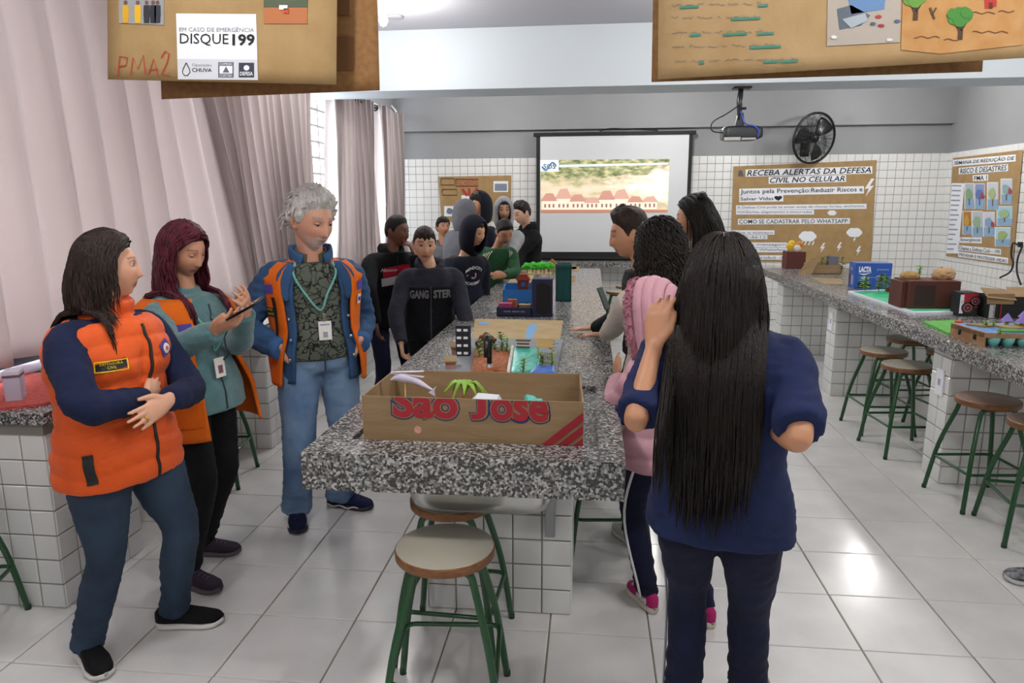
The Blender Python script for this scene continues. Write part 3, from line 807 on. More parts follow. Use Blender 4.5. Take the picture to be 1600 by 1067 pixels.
        def blend(w, c):
            nonlocal col
            w = np.clip(w, 0, 1)[:, None]; col = col*(1-w)+np.asarray(c)*w
        inh = (np.abs(z) < .13) & (y > -.02) & (y < .14) & (np.abs(x) < .09)
        fr = inh & (y > .045)
        blend(.20*np.exp(-((np.abs(x)-.042)/.02)**2-((z+.026)/.02)**2)*fr, base*np.array([1.15, .72, .66]))
        blend(.25*np.exp(-(x/.014)**2-((z+.036)/.012)**2)*fr, base*np.array([1.12, .75, .7]))
        bl = np.array(lin(brow)[:3])
        zb = .0325+.004*np.cos((np.abs(x)-.03)*60)
        blend((1 if not fem else .85)*np.exp(-((z-zb)/(.0048 if not fem else .0038))**4)*(np.abs(x) > .013)*(np.abs(x) < .053)*fr*.85, bl)
        lc = base*np.array([.95, .55, .52]) if lips is None else np.array(lin(lips)[:3])
        blend(.9*np.exp(-((z+.0655)/.0115)**4-(x/.025)**4)*fr, lc)
        blend(.85*np.exp(-((z+.0655)/.0050)**2-(x/.025)**4)*fr, base*.16)
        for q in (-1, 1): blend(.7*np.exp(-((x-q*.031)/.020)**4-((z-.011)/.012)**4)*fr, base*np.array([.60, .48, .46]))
        for q in (-1, 1): blend(.6*np.exp(-((x-q*.0075)/.0045)**2-((z+.043)/.004)**2)*fr, base*.3)
        if beard is not None:
            bc = np.array(lin(beard[0])[:3]); m = inh & (z < -.030)
            w = beard[1]*np.clip((-.052-z+np.abs(x)*.22)/.025, 0, 1)*m*(y > .01)*np.clip((y-.02)/.03, .35, 1)*np.clip((z+.122)/.012, 0, 1)
            w = w*(.75+.25*wob(L, 40)); blend(w, bc)
            blend(beard[2]*np.exp(-((z+.0495)/.006)**2-(x/.03)**4)*fr, bc)
        if scalp is not None:     # closely cropped hair on the skull
            az = np.degrees(np.arctan2(np.abs(x), y-.004))
            hz = np.interp(az, *HAIRLINE); w = np.clip((z-hz)/.012, 0, 1)*(z > -.085)
            blend(scalp[1]*w*(np.linalg.norm(L*np.array([1/.09, 1/.115, 1/.135]), axis=1) < 1.12), np.array(lin(scalp[0])[:3]))
        s.bodyo = fast_obj('body', V, F, M_skin, s.o, col)
        # eyes with lids
        for q in (-1, 1):
            th = np.linspace(0, PI, 14); ph = np.linspace(0, 2*PI, 20, endpoint=False); TH, PH = np.meshgrid(th, ph, indexing='ij')
            r = .0142; D = np.stack([np.sin(TH)*np.sin(PH), np.cos(TH), np.sin(TH)*np.cos(PH)], -1)
            i = np.argmin((HG[..., 0]-q*.031)**2+(HG[..., 2]-.010)**2+(HG[..., 1] < 0)*1.); ys = HG[..., 1].ravel()[i]
            v, f = close_grid(D*r); d = v/r
            g = unit((gaze[0], 1, gaze[1])); ca = d@g
            c = np.tile(np.array([.42, .39, .36]), (len(v), 1)); c[ca > .80] = lin(iris)[:3]; c[ca > .93] = (.004, .004, .004)
            up_ = d[:, 2] > lid; c[(d[:, 2] > lid-.16) & ~up_] = np.array([.02, .014, .012]); c[up_] = base*.82; c[d[:, 2] < -.52] = base*.85
            v = tow(v+np.array([q*.031, ys-.0070, .010]))
            F4 = [tuple(t) if len(t) == 4 else (*t, t[2]) for t in f]
            me = mesh_data('eye', v-origin_of(s.o), f, M_eye, True); a = me.color_attributes.new('col', 'FLOAT_COLOR', 'POINT')
            cc = np.ones((len(v), 4), np.float32); cc[:, :3] = c; a.data.foreach_set('color', cc.ravel())
            link(bpy.data.objects.new('eye', me), s.o)
        return s
    # ---- clothes
    def cloth(s, name, vf, m, vox=.010, smooth=3, fold=.0045, fk=5., seed=0, label=None, quilt=None, parent=None, push=None):
        V, F, E = remesh(vf, vox, smooth, .5); N = vnormals(V, F)
        d = fold*(wob(V*np.array([1, 1, .55]), fk, seed)*.6+.5*np.abs(wob(V*np.array([.8, .8, 1.7]), fk*1.7, seed+2))-.2)
        if quilt is not None: d = d+quilt(V)
        if push is not None: d = d+push(V, N)
        V = V+N*d[:, None]
        o = fast_obj(name, V, F, m, parent or s.o)
        if label: o['label'] = label
        o_bvh = (V, F); s.last = o_bvh; return o
    def top(s, name, m, t0=-.12, off=.016, rad=(.066, .060, .055, .048, .042), sleeve=1., vox=.010, fold=.004, seed=0, fk=5., wk=1.02, dk=1.02, t1=.98, cuff=0., label=None, quilt=None, flare=0., extra_parts=(), collar=.0, push=None):
        parts = [s.torso_closed(t0, t1, off, 24, 30, wk, dk, flare)]
        for q in (-1, 1):
            if q in s.elb: parts.append(s.arm_tube(q, rad, sleeve, .45, 24, cuff))
        if collar:
            c = s.neck; parts.append(tube(spline([s.spine(.9), c+s.up*.0, c+s.up*collar+s.fw*.01], 6), np.array([.085, .078, .07, .066, .065, .064])*s.ht/1.7, 18))
        return s.cloth(name, merge(*parts, *extra_parts), m, vox, 3, fold, fk, seed, label, quilt, None, push)
    def trousers(s, m, name='trousers', rad=(.088, .078, .064, .060, .055), vox=.011, fold=.006, seed=1, stop=None, flare=.0, waist=.10, off=.008, label=None, fk=5.):
        parts = [s.torso_closed(-.16, waist, off, 10, 26, 1.0, 1.02, 0, False)]
        for q in (-1, 1): parts.append(s.leg_tube(q, rad, 24, stop if stop is not None else -.012*s.ht, flare))
        def ank(V, N):
            w = 0
            for q in (-1, 1):
                d = np.linalg.norm((V-s.ankle[q])*np.array([1, 1, .6]), axis=1); w = w+np.exp(-(d/.12)**2)*.0045*np.sin(V[:, 2]*110+wob(V, 5)*3.5)
            return w
        return s.cloth(name, merge(*parts), m, vox, 3, fold, fk, seed, label, push=ank)
    def shoe(s, q, mu, ms, L=None, ml=None, tongue=None, name='shoe', H=.078):
        """sneaker: upper, sole, laces"""
        k = s.ht/1.7; L = L or .275*k; f = s.fdir[q]; A = np.array([s.ankle[q][0], s.ankle[q][1], 0]); r = np.cross(f, (0, 0, 1.))
        xs = np.linspace(0, 1, 20); heel = A-f*.28*L
        w = np.interp(xs, [0, .04, .15, .4, .7, .88, .97, 1], [.012, .026, .034, .036, .047, .040, .022, .008])*L/.275
        h = np.interp(xs, [0, .06, .22, .38, .55, .75, .92, 1], [.055, .075, .080, .078, .058, .042, .034, .024])*H/.078*L/.275
        def ring(i, z0, hh, ww, n=16):
            a = np.linspace(0, 2*PI, n, endpoint=False); c, sn = np.cos(a), np.sin(a)
            px = np.sign(c)*np.abs(c)**.7*ww; pz = z0+hh*(.5+.5*np.sign(sn)*np.abs(sn)**.6)
            return heel+f*xs[i]*L+np.outer(px, r)+np.outer(pz, (0, 0, 1.))
        def loft(zf, hf, wf):
            G = np.array([ring(i, zf(i), hf(i), wf(i)) for i in range(20)]); n = G.shape[1]
            F = grid_faces(20, n, True)+[tuple(range(n-1, -1, -1)), tuple(19*n+j for j in range(n))]; return G.reshape(-1, 3), F
        sh = obj(name, loft(lambda i: .018, lambda i: h[i], lambda i: w[i]), mu, s.o, True)
        obj('sole', loft(lambda i: .0+.012*max(0, xs[i]-.86)/.14, lambda i: .030-.006*xs[i], lambda i: w[i]*1.07+.002), ms, sh, True, loc=None)
        if ml is not None:
            parts = []
            for j in range(5):
                x = .40+.08*j; i = int(x*19); top = .018+h[i]; c = heel+f*x*L
                parts.append(tube([c-r*.022+np.array([0, 0, top-.010]), c+np.array([0, 0, top+.003]), c+r*.022+np.array([0, 0, top-.010])], .003, 6))
            obj('laces', merge(*parts), ml, sh, True)
        return sh
    # ---- hair
    def hair_cap(s, m, thick=.016, side=.010, back=None, rough=.004, front=.0, line=None, top=None, name='hair', seed=0, n=(60, 84), fk=22., spikes=0., fringe=None):
        """hair as a skin round the skull, running under the surface outside the hairline"""
        G = head_surface(*n); x, y, z = G[..., 0], G[..., 1], G[..., 2]
        az = np.degrees(np.arctan2(np.abs(x), y-.004)); hz = np.interp(az, *(line or HAIRLINE))
        if fringe: hz = np.where(az < 60, hz-fringe*(1-az/60)*(.7+.3*np.sin(x*200)), hz)
        back = side if back is None else back
        th = np.interp(np.clip(z/HEAD_C, 0, 1), [0, .35, .75, 1], [0, .35, .9, 1])
        ths = np.where(az > 110, back, side); T_ = ths*(1-th)+thick*th+front*np.clip(1-az/50, 0, 1)*np.clip((z-.04)/.04, 0, 1)
        m_ = np.clip((z-hz)/np.where(az < 70, .024, .014), -1, 1)
        nn = np.gradient(G, axis=1), np.gradient(G, axis=0); N = np.cross(nn[0], nn[1]); N /= np.maximum(np.linalg.norm(N, axis=2, keepdims=True), 1e-9)
        if (N*G).sum() < 0: N = -N
        N[0] = (0, 0, 1.); N[-1] = (0, 0, -1.)
        r = wob(G.reshape(-1, 3)*np.array([1.6, .8, 1.]), fk, seed).reshape(x.shape)*rough+np.abs(wob(G.reshape(-1, 3), fk*1.9, seed+1)).reshape(x.shape)*spikes
        off = np.where(m_ > 0, m_*(T_+r), m_*.012)
        P = G+N*off[..., None]; P[0] = P[0].mean(0); P[-1] = P[-1].mean(0)
        v, f = close_grid(P); return obj(name, (s.tow(v), f), m, s.o, True)
    def strands(s, m, n=160, length=.4, rad=.006, seed=0, part=0., wave=0., wk=9., clear=1.06, tclear=.012, back=.35, amin=62, amax=180, name='hair_strands', steps=21, jit=.25, curl=0., lift=.010, flow=None, zmin=-.02, parent=None):
        """locks growing from the scalp, sliding round the head and torso and hanging down"""
        r = np.random.RandomState(seed); cand = []
        while len(cand) < n:
            d = unit(r.randn(3)); az = math.degrees(math.atan2(abs(d[0]), d[1])); z = d[2]*HEAD_C
            hz = np.interp(az, *HAIRLINE)
            if z < max(hz+.004, zmin if az < 140 else -.075) or (z < .06 and not amin <= az <= amax): continue
            cand.append(d)
        D = np.array(cand); ax = np.array([HEAD_A, HEAD_B, HEAD_C])+lift
        P = D*ax; P[:, 1] += .002
        P = s.tow(P); Lm = length*(1-jit*r.rand(n)); st = Lm/(steps-1); path = [P.copy()]
        ph = r.rand(n)*6.28; thick = r.rand(n)
        axs = ax*clear
        sgn = np.where(np.abs(D[:, 0]-part) < 1e-6, 1, np.sign(D[:, 0]-part))
        for k in range(1, steps):
            L = ((P-s.hc)@s.HR)/s.hs; nrm = L/axs**2; nrm /= np.linalg.norm(nrm, axis=1, keepdims=True); nw = nrm@s.HR.T
            inside = np.sqrt(((L/axs)**2).sum(1))
            g = np.tile(np.array([0, 0, -1.]), (n, 1))
            bias = ((sgn*(.02+.6*np.clip(D[:, 1]*1.6, 0, 1)))[:, None]*s.HR[:, 0]-s.HR[:, 1]*(back+1.3*np.clip(D[:, 1:2], 0, 1)))*np.clip(1.2-.12*k, 0, 1)
            if flow is not None: g = g+flow(k/steps)*np.ones((n, 1))
            d = g+bias; near = np.clip((1.12-inside)/.1, 0, 1)[:, None]
            d = d-nw*np.minimum((d*nw).sum(1, keepdims=True), 0)*near
            d /= np.maximum(np.linalg.norm(d, axis=1, keepdims=True), 1e-9)
            P = P+d*st[:, None]
            if wave:
                a = ph+k*wk/steps*6.28; P = P+(np.cos(a)[:, None]*s.HR[:, 0]+np.sin(a*.9+1)[:, None]*s.HR[:, 1])*wave*min(1, k/6)
            L = ((P-s.hc)@s.HR)/s.hs; q = np.sqrt(((L/axs)**2).sum(1)); fix = (q < 1)[:, None]
            P = np.where(fix, s.hc+((L/q[:, None])*s.hs)@s.HR.T, P)
            P = s.clear_torso(P, tclear+.012*thick)
            path.append(P.copy())
        path = np.array(path); parts = []
        for i in range(n):
            t = np.linspace(0, 1, steps); R = rad*(.7+.6*thick[i])*np.interp(t, [0, .1, .6, .9, 1], [.3, 1, 1, .6, .12])
            if curl:
                a = ph[i]+t*38; path[:, i] += np.outer(np.cos(a), s.HR[:, 0])*curl+np.outer(np.sin(a), s.HR[:, 1])*curl
            parts.append(tube(path[:, i], R, 4))
        return obj(name, merge(*parts), m, parent or s.o, True)
    def clear_torso(s, P, off):
        t = ((P-s.pel)@s.up)/np.linalg.norm(s.neck-s.pel); c = s.spine(t); d = P-c
        w = np.interp(t, TORSO_S, TORSO_W)*s.k*s.fat+.02+off; dp = np.interp(t, TORSO_S, TORSO_D)*s.k*s.fat+.02+off
        u = d@s.rt; v = d@s.fw; q = np.sqrt((u/w)**2+(v/dp)**2); ok = (q < 1) & (t < 1.0) & (t > -.3)
        vn = np.where(v > .01, 1, -1)*dp*np.sqrt(np.clip(1-(u/w)**2, 0, 1)); v2 = np.where(ok, vn, v)
        P = P+np.outer(v2-v, s.fw)
        for k in (-1, 1):       # upper arms
            if k not in s.elb: continue
            A, B = s.sh[k], s.elb[k]; r = .066*s.ht/1.7+.004+off*.5
            AB = B-A; tt = np.clip(((P-A)@AB)/(AB@AB), -.1, 1); dd = P-(A+np.outer(tt, AB)); f = dd@s.fw; rest = dd-np.outer(f, s.fw); l2 = (rest**2).sum(1)
            ins = l2+f*f < r*r; f2 = np.where(f > .01, 1, -1)*np.sqrt(np.clip(r*r-l2, 0, None)); P = P+np.outer(np.where(ins, f2-f, 0), s.fw)
        return P
    # ---- hoods
    def hood_up(s, m, open_=52, th=.016, pad=.020, drop=.07, name='hood', axis=(0, 1, .05), quilt=None, back=.012, n=(40, 56), trim=None, peak=0.):
        G = np.zeros((n[0], n[1], 3)); fa = unit(axis); X = np.array([1., 0, 0]); Z = np.cross(X, fa)
        ax = np.array([HEAD_A+pad, HEAD_B+pad, HEAD_C+pad*.9])
        for i, b in enumerate(np.linspace(math.radians(open_), PI*.985, n[0])):
            for j, p in enumerate(np.linspace(0, 2*PI, n[1], endpoint=False)):
                d = fa*math.cos(b)+math.sin(b)*(X*math.sin(p)+Z*math.cos(p)); q = d*ax
                if d[2] < 0: q[2] -= drop*min(1, -d[2]*1.4); q[0] *= 1+.25*(-d[2]); 
                q[1] -= back*max(0, -d[1])
                if d[2] > .3: q[2] += peak*max(0, -d[1]*.8+.2)
                if quilt: q = q*(1+quilt(d, b, p))
                G[i, j] = q
        v, f = sheet(G, th, True)
        k = (n[0]-1)*n[1]; N = n[0]*n[1]
        f = f+[tuple(k+j for j in range(n[1]-1, -1, -1))]
        o = obj(name, (s.tow(v), f), m, s.o, True)
        if trim is not None:
            rim = s.tow(G[0]); r = np.random.RandomState(5)
            obj('fur_trim', fur_ring(rim, trim[1], trim[2]), trim[0], o, True)
        return o
    def hood_down(s, m, size=1., name='hood', low=0.):
        k = s.ht/1.7*size; P, R = [], []
        for a, r1, r2, dz in ((-150, .020, .03, -.035), (-110, .026, .04, -.01), (-65, .034, .05, .012), (-25, .042, .058, .0), (0, .046, .062, -.01), (25, .042, .058, .0), (65, .034, .05, .012), (110, .026, .04, -.01), (150, .020, .03, -.035)):
            t = math.radians(a+180); P.append(s.neck+(s.rt*math.sin(t)*.082+s.fw*math.cos(t)*.078)*k+s.up*(dz+low)*k-s.fw*.012); R.append((r1*k, r2*k))
        P = spline(np.column_stack([P, R]), 34)
        V, F = rtube(P[:, :3], P[:, 3:5], 14, ref=s.up)
        V, F, E = remesh((V, F), .009, 2); N = vnormals(V, F); V = V+N*(.004*wob(V, 9, 2))[:, None]
        return fast_obj(name, V, F, m, s.o)
    # ---- printing on clothes: flat geometry dropped onto the cloth along the view of the wearer's front
    def decal(s, name, vf, m, t, a=0., target=None, off=.003, up=None, right=None, scale=1., depth=.25, parent=None):
        """vf in XY; placed with its origin at torso (t, angle a) and projected onto the garment"""
        V, F = target or s.last; bvh = BVHTree.FromPolygons([tuple(p) for p in V], [tuple(q) for q in F])
        c = s.torso_pt(np.array([t]), np.array([a]), .02)[0]; fw = s.fw*math.cos(a)+s.rt*math.sin(a); rt = s.fw*math.sin(a)*1.-s.rt*math.cos(a) if right is None else right
        u = s.up if up is None else up; p, f = vf; out = []
        fw = unit(fw); rt = unit(rt); 
        for q in p:
            org = c+rt*q[0]*scale+u*q[1]*scale+fw*depth
            loc, nn, i, dist = bvh.ray_cast(Vector(org), Vector(-fw), depth*2)
            out.append((np.array(loc)+fw*(off+q[2])) if loc is not None else c+rt*q[0]*scale+u*q[1]*scale)
        return obj(name, (np.array(out), f), m, parent or s.o)
def grid_rect(w, h, nx=8, ny=6, cx=0., cy=0., rotd=0.):
    """flat rectangle in XY split into cells, so that it can follow cloth"""
    xs = np.linspace(-w/2, w/2, nx+1); ys = np.linspace(-h/2, h/2, ny+1); c, s_ = math.cos(math.radians(rotd)), math.sin(math.radians(rotd))
    V = np.array([(cx+x*c-y*s_, cy+x*s_+y*c, 0) for y in ys for x in xs]); return V, grid_faces(ny+1, nx+1)
def subdiv(vf, size):
    """split long triangles of lettering so that it can follow cloth"""
    bm = bmesh.new(); vs = [bm.verts.new(p) for p in vf[0]]
    for q in vf[1]:
        try: bm.faces.new([vs[i] for i in q])
        except ValueError: pass
    bmesh.ops.triangulate(bm, faces=bm.faces[:])
    for _ in range(3):
        es = [e for e in bm.edges if e.calc_length() > size]
        if not es: break
        bmesh.ops.subdivide_edges(bm, edges=es, cuts=1); bmesh.ops.triangulate(bm, faces=bm.faces[:])
    bm.verts.index_update(); v = np.array([q.co[:] for q in bm.verts]); f = [tuple(q.index for q in p.verts) for p in bm.faces]; bm.free(); return v, f
def fur_ring(rim, r, n):
    P = np.asarray(rim); rs = np.random.RandomState(3); parts = [tube(P, r, 10, closed=True)]
    c = P.mean(0)
    for i in range(n):
        k = rs.randint(len(P)); p = P[k]*(1-.5)+P[(k+1) % len(P)]*.5; d = unit(rs.randn(3)+unit(p-c)*.4)
        parts.append(tube([p+d*r*.7, p+d*r*1.25+rs.randn(3)*.004, p+d*r*1.6+np.array([0, 0, -.006])], [.005, .0035, .0008], 4))
    return merge(*parts)
HAIRLINE = ([0, 30, 50, 66, 80, 92, 104, 120, 150, 180], [.074, .070, .056, .034, -.012, .010, .022, -.020, -.060, -.066])
# ================================================================== PEOPLE ON THE LEFT
M_black_hair = hairmat('black_hair', '060404', '211713')
M_brown_hair = hairmat('dark_brown_hair', '0f0a08', '3a2922')
M_red_hair = hairmat('dark_red_hair', '180609', '74203a')
M_grey_hair = hairmat('grey_hair', 'b0aca8', 'e4e1dd', .6)
M_orange = fabric('orange_padded', 'e55e22', 'd85418', bump=.2, rough=.55, sheen=.1)
M_orange2 = fabric('orange_canvas', 'dd6a14', 'cf5e0e', bump=.3, rough=.75)
M_navy = fabric('navy_cotton', '151c38', '1b2443')
M_jeans = fabric('blue_denim', '33475f', '43607f', bscale=500, scale=3, fold=0) if False else fabric('blue_denim', '283648', '3a4c60', bscale=500, scale=3)
M_jeans_l = fabric('washed_denim', '526f92', '7e98b5', bscale=500, scale=3.5)
M_denimj = fabric('denim_jacket', '2a4464', '385a82', bscale=500, scale=3.5)
M_blackc = fabric('black_cloth', '101013', '17171b')
M_teal = fabric('teal_fleece', '5a8285', '4c7478', bump=.6, bscale=200, sheen=.4)
M_blk = mat('black_trim', '111113', .6); M_yel = mat('yellow_print', 'e8c522', .6); M_vio = fabric('violet_band', '55489a', '4d418f')
M_whs = mat('white_rubber', 'd9d7d3', .6); M_blkshoe = fabric('black_knit', '0d0d0f', '161619')
M_gold = mat('gold', 'd9a63a', .25, 1.)
M_card = mat('badge_card', 'e6e3de', .5); M_lany = fabric('lanyard_ribbon', '79b8ae', '68a59c')

def quilted(zs, amp):
    return lambda V: amp*(np.abs(np.sin((V[:, 2]+.012*np.sin(V[:, 0]*14+V[:, 1]*9))*PI/zs))**.6-.6)
def zip_line(p, name, pts_ta, m, rad=.004, off=.0):
    P = spline([p.torso_pt(np.array([t]), np.array([a]), off)[0] for t, a in pts_ta], 24)
    V, F = p.last; bvh = BVHTree.FromPolygons([tuple(q) for q in V], [tuple(q) for q in F])
    out = []
    for q in P:
        loc, n, i, d = bvh.find_nearest(Vector(q)); out.append(np.array(loc)+np.array(n)*.002)
    out = np.array(out)
    return obj(name, tube(out, rad, 6), m, p.o, True)

# ---- woman in the quilted orange vest, arms crossed
p = Person('woman in a quilted orange vest and navy sleeves standing with her arms crossed', 2.32, 185, (168, 487), (168, 418), 40, 86, 0, 0, 1.62, hs=1.02, Yn=2.36, Yh=2.36,
           build=1.04, fat=1.02, feet={+1: (138, 1030, 18), -1: (275, 978, 66)}, skin='d6a184', vox=.0052, bust=.16, belly=.12)
w_ = p.torso_pt(np.array([.34]), np.array([-.50]), .10)[0]; p.arm_to(+1, (128, 640), w_, hdir=-p.rt*.8-p.fw*.3+p.up*.1, palm=-p.fw, curl=.3)
w_ = p.torso_pt(np.array([.37]), np.array([.02]), .150)[0]; p.arm_ik(-1, w_, -p.rt*.9-p.up*.8+p.fw*.1, hdir=p.rt*.95-p.up*.30-p.fw*.05, palm=-p.fw*.9-p.up*.2, curl=.22, thumb=.1)
p.body(fem=1, nose=1.0, jaw=.95, brow='3a2a24', lips='b5605a', lid=.45)
p.top('shirt', M_navy, t0=.0, off=.012, rad=(.072, .066, .060, .054, .043), fold=.006, fk=7., seed=2)
sh = p.cloth('vest', merge(p.torso_closed(-.26, .96, .030, 34, 40, 1.02, 1.10, .010), tube(spline([p.spine(.86), p.neck+p.up*.0, p.neck+p.up*.055+p.fw*.012], 8), np.array([.10, .096, .090, .086, .084, .082, .080, .078]), 20)),
             M_orange, .009, 3, .005, 6, 1, quilt=quilted(.072, .009))
vest_t = p.last
zip_line(p, 'zip', [(-.27, -.02), (.0, -.02), (.3, -.03), (.55, -.05), (.78, -.08), (.93, -.1)], M_blk, .006, .06)
p.decal('name_patch', grid_rect(.098, .030, 6, 3, 0, 0, 8), M_blk, .66, .52, vest_t, .004)
p.decal('patch_border', merge(grid_rect(.104, .004, 6, 1, 0, .017, 0), grid_rect(.104, .004, 6, 1, 0, -.017, 0), grid_rect(.004, .034, 1, 2, -.051, 0), grid_rect(.004, .034, 1, 2, .051, 0)), M_yel, .66, .52, vest_t, .006)
for s_, dy in (('DEFENSORA', .004), ('CIVIL', -.010)):
    p.decal('patch_lettering', subdiv(text_mesh(s_, .013, align='CENTER'), .02), M_yel, .66+dy*2, .52, vest_t, .006)
p.decal('round_emblem', grid_rect(.055, .055, 5, 5, 0, 0, 20), M_vio, .70, -.42, vest_t, .004)
p.decal('emblem_mark', subdiv(lathe([(.019, 0), (.019, .0005)], 16), .02), M_card, .70, -.42, vest_t, .006)
p.decal('emblem_dot', subdiv(lathe([(.008, 0), (.008, .0005)], 12), .02), M_orange2, .70, -.42, vest_t, .008)
a = 1.05
p.decal('pocket_opening', grid_rect(.036, .10, 4, 8, 0, 0, 8), M_blk, -.07, a, vest_t, .004)
p.trousers(M_jeans, rad=(.112, .092, .070, .068, .058), flare=.004, seed=3, fold=.006)
for q in (1, -1): p.shoe(q, M_blkshoe, M_whs, L=.265)
p.hair_cap(M_brown_hair, .026, .022, .03, .003, seed=1)
p.strands(M_brown_hair, 820, .30, .0036, 4, part=.2, wave=.0022, wk=3, back=.5, amin=102, lift=.016, tclear=.03)
rg = p.wri[-1]+p.hand[-1][0]*.092*.95; d_, n_, _, _ = p.hand[-1]; sd = np.cross(d_, n_)*-1
c_ = rg-sd*.0095+d_*.018+n_*.004; u_ = unit(np.cross(d_, n_))
obj('ring', tube([c_+(u_*math.cos(b)+n_*math.sin(b))*.0115 for b in np.linspace(0, 2*PI, 16, endpoint=False)], .0028, 6, closed=True), M_gold, p.o, True)
P1 = p

# ---- woman with dark red hair looking at her phone
p = Person('woman with long dark red hair in an open orange vest, looking at her phone', 3.0, 312, (288, 455), (286, 390), 48, 46, 22, -4, 1.66, hs=1.0, Yn=3.0, Yh=2.97,
           build=1.05, fat=1.05, feet={+1: (296, 915, 45), -1: (318, 866, 68)}, skin='c99275', vox=.0052, bust=.16, belly=.06)
p.arm(+1, (262, 552), (336, 516), near=(True, True), hdir=(.88, -.25, .38), palm=(.1, .35, .9), curl=.55, thumb=.6)
p.arm(-1, (372, 538), (384, 490), near=(True, True), hdir=(.25, -.5, .55), palm=(-.6, -.2, .5), curl=.6, thumb=.7)
p.body(fem=1, nose=1.05, brow='3a2a24', lips='a8605a', lid=-.15, gaze=(0, -.5))
p.top('fleece_jacket', M_teal, t0=-.22, off=.020, rad=(.070, .066, .062, .054, .046), fold=.005, fk=6, seed=4, collar=.03)
tgt = p.last
zip_line(p, 'jacket_zip', [(-.2, .05), (.2, .04), (.6, .02), (.9, 0)], mat('zip_dark', '2c3a40', .5), .004, .06)
ve = p.torso_open(-.42, .955, lambda t: np.interp(t, [-.42, .2, .7, .95], [.62, .62, .55, .50]), .044, .012, 34, 60, 1.03, 1.05, fn=lambda t, a: .022*np.clip((.3-t)/.7, 0, 1)+.004*np.sin(a*5+t*4))
yoke = []
for q in (-1, 1):
    S = p.sh[q]; E_ = p.elb[q]; pts = [p.neck*.62+S*.38+p.up*.012, S*.85+p.neck*.15+p.up*.022, S+unit(S-p.neck)*.022+p.up*.004]
    yoke.append(tube(spline(pts, 8), np.array([(.055, .03)]*8)+np.linspace(0, .016, 8)[:, None], 14, ref=p.up))
vo = obj('vest', merge(ve, *yoke), M_orange2, p.o, True); VT = merge(ve, *yoke)
p.decal('violet_band', merge(grid_rect(.075, .035, 6, 3, .0, 0, 0)), M_vio, .70, .78, VT, .004)
p.decal('violet_band', merge(grid_rect(.075, .035, 6, 3, .0, 0, 0)), M_vio, .74, -.74, VT, .004)
p.decal('name_patch', grid_rect(.07, .028, 5, 3), M_blk, .62, -.76, VT, .005)
p.decal('pocket', grid_rect(.13, .13, 6, 6), fabric('orange_pocket', 'd9640f', 'cc5a0a'), -.12, .98, VT, .010)
p.decal('pocket_flap', grid_rect(.138, .040, 6, 3), M_orange2, .02, .98, VT, .016)
p.decal('pocket_edge', grid_rect(.12, .006, 6, 1), M_blk, .045, .98, VT, .018)
p.decal('radio_strap', grid_rect(.014, .17, 2, 8), M_blk, .28, .90, VT, .008)
lp = [p.torso_pt(np.array([t]), np.array([a_]), .045)[0] for t, a_ in ((.96, .75), (.8, .42), (.6, .22), (.42, .10), (.6, -.05), (.8, -.35), (.96, -.7))]
obj('lanyard', tube(spline(lp, 40), [(.005, .0012)]*40, 8, ref=p.fw), M_lany, p.o, True)
bc = p.torso_pt(np.array([.25]), np.array([.10]), .05)[0]
obj('badge', box(bc, (.062, .004, .088), .0015, np.stack([p.rt, p.fw, p.up], 1)), M_card, p.o)
obj('badge_photo', box(bc+p.fw*.0026-p.up*.008, (.028, .001, .036), 0, np.stack([p.rt, p.fw, p.up], 1)), mat('badge_print', '7b4e58', .6), p.o)
p.trousers(M_blackc, rad=(.086, .072, .058, .056, .052), seed=2)
M_psole = mat('grey_sole', '5b5158', .7); M_pshoe = fabric('plum_grey_mesh', '2c2630', '3a3340')
for q in (1, -1): p.shoe(q, M_pshoe, M_psole, L=.255, ml=mat('plum_laces', '6d4a72', .7))
p.hair_cap(M_red_hair, .022, .014, .024, .003, seed=2)
p.strands(M_red_hair, 700, .46, .0042, 9, part=.0, wave=.004, wk=4, back=.45, amin=98, lift=.014, tclear=.036)
P2 = p
ph = (p.wri[1]+p.wri[-1])/2+np.array([.055, -.045, .055])
M_phone = mat('phone_glass', '0c0c0e', .12)
phone_c = atY(383, 482, float(P2.wri[1][1])-.06)
Rp = rotz(math.radians(-12))@rot('Y', math.radians(-26))@rot('X', math.radians(18))
ph = thing('phone', 'black mobile phone held up by the woman with red hair', 'phone', phone_c)
obj('case', box(phone_c, (.15, .074, .009), .003, Rp), M_phone, ph)
obj('screen', box(phone_c+Rp@np.array([0, 0, .0046]), (.14, .066, .001), 0, Rp), mat('phone_screen', '15171c', .06), ph)

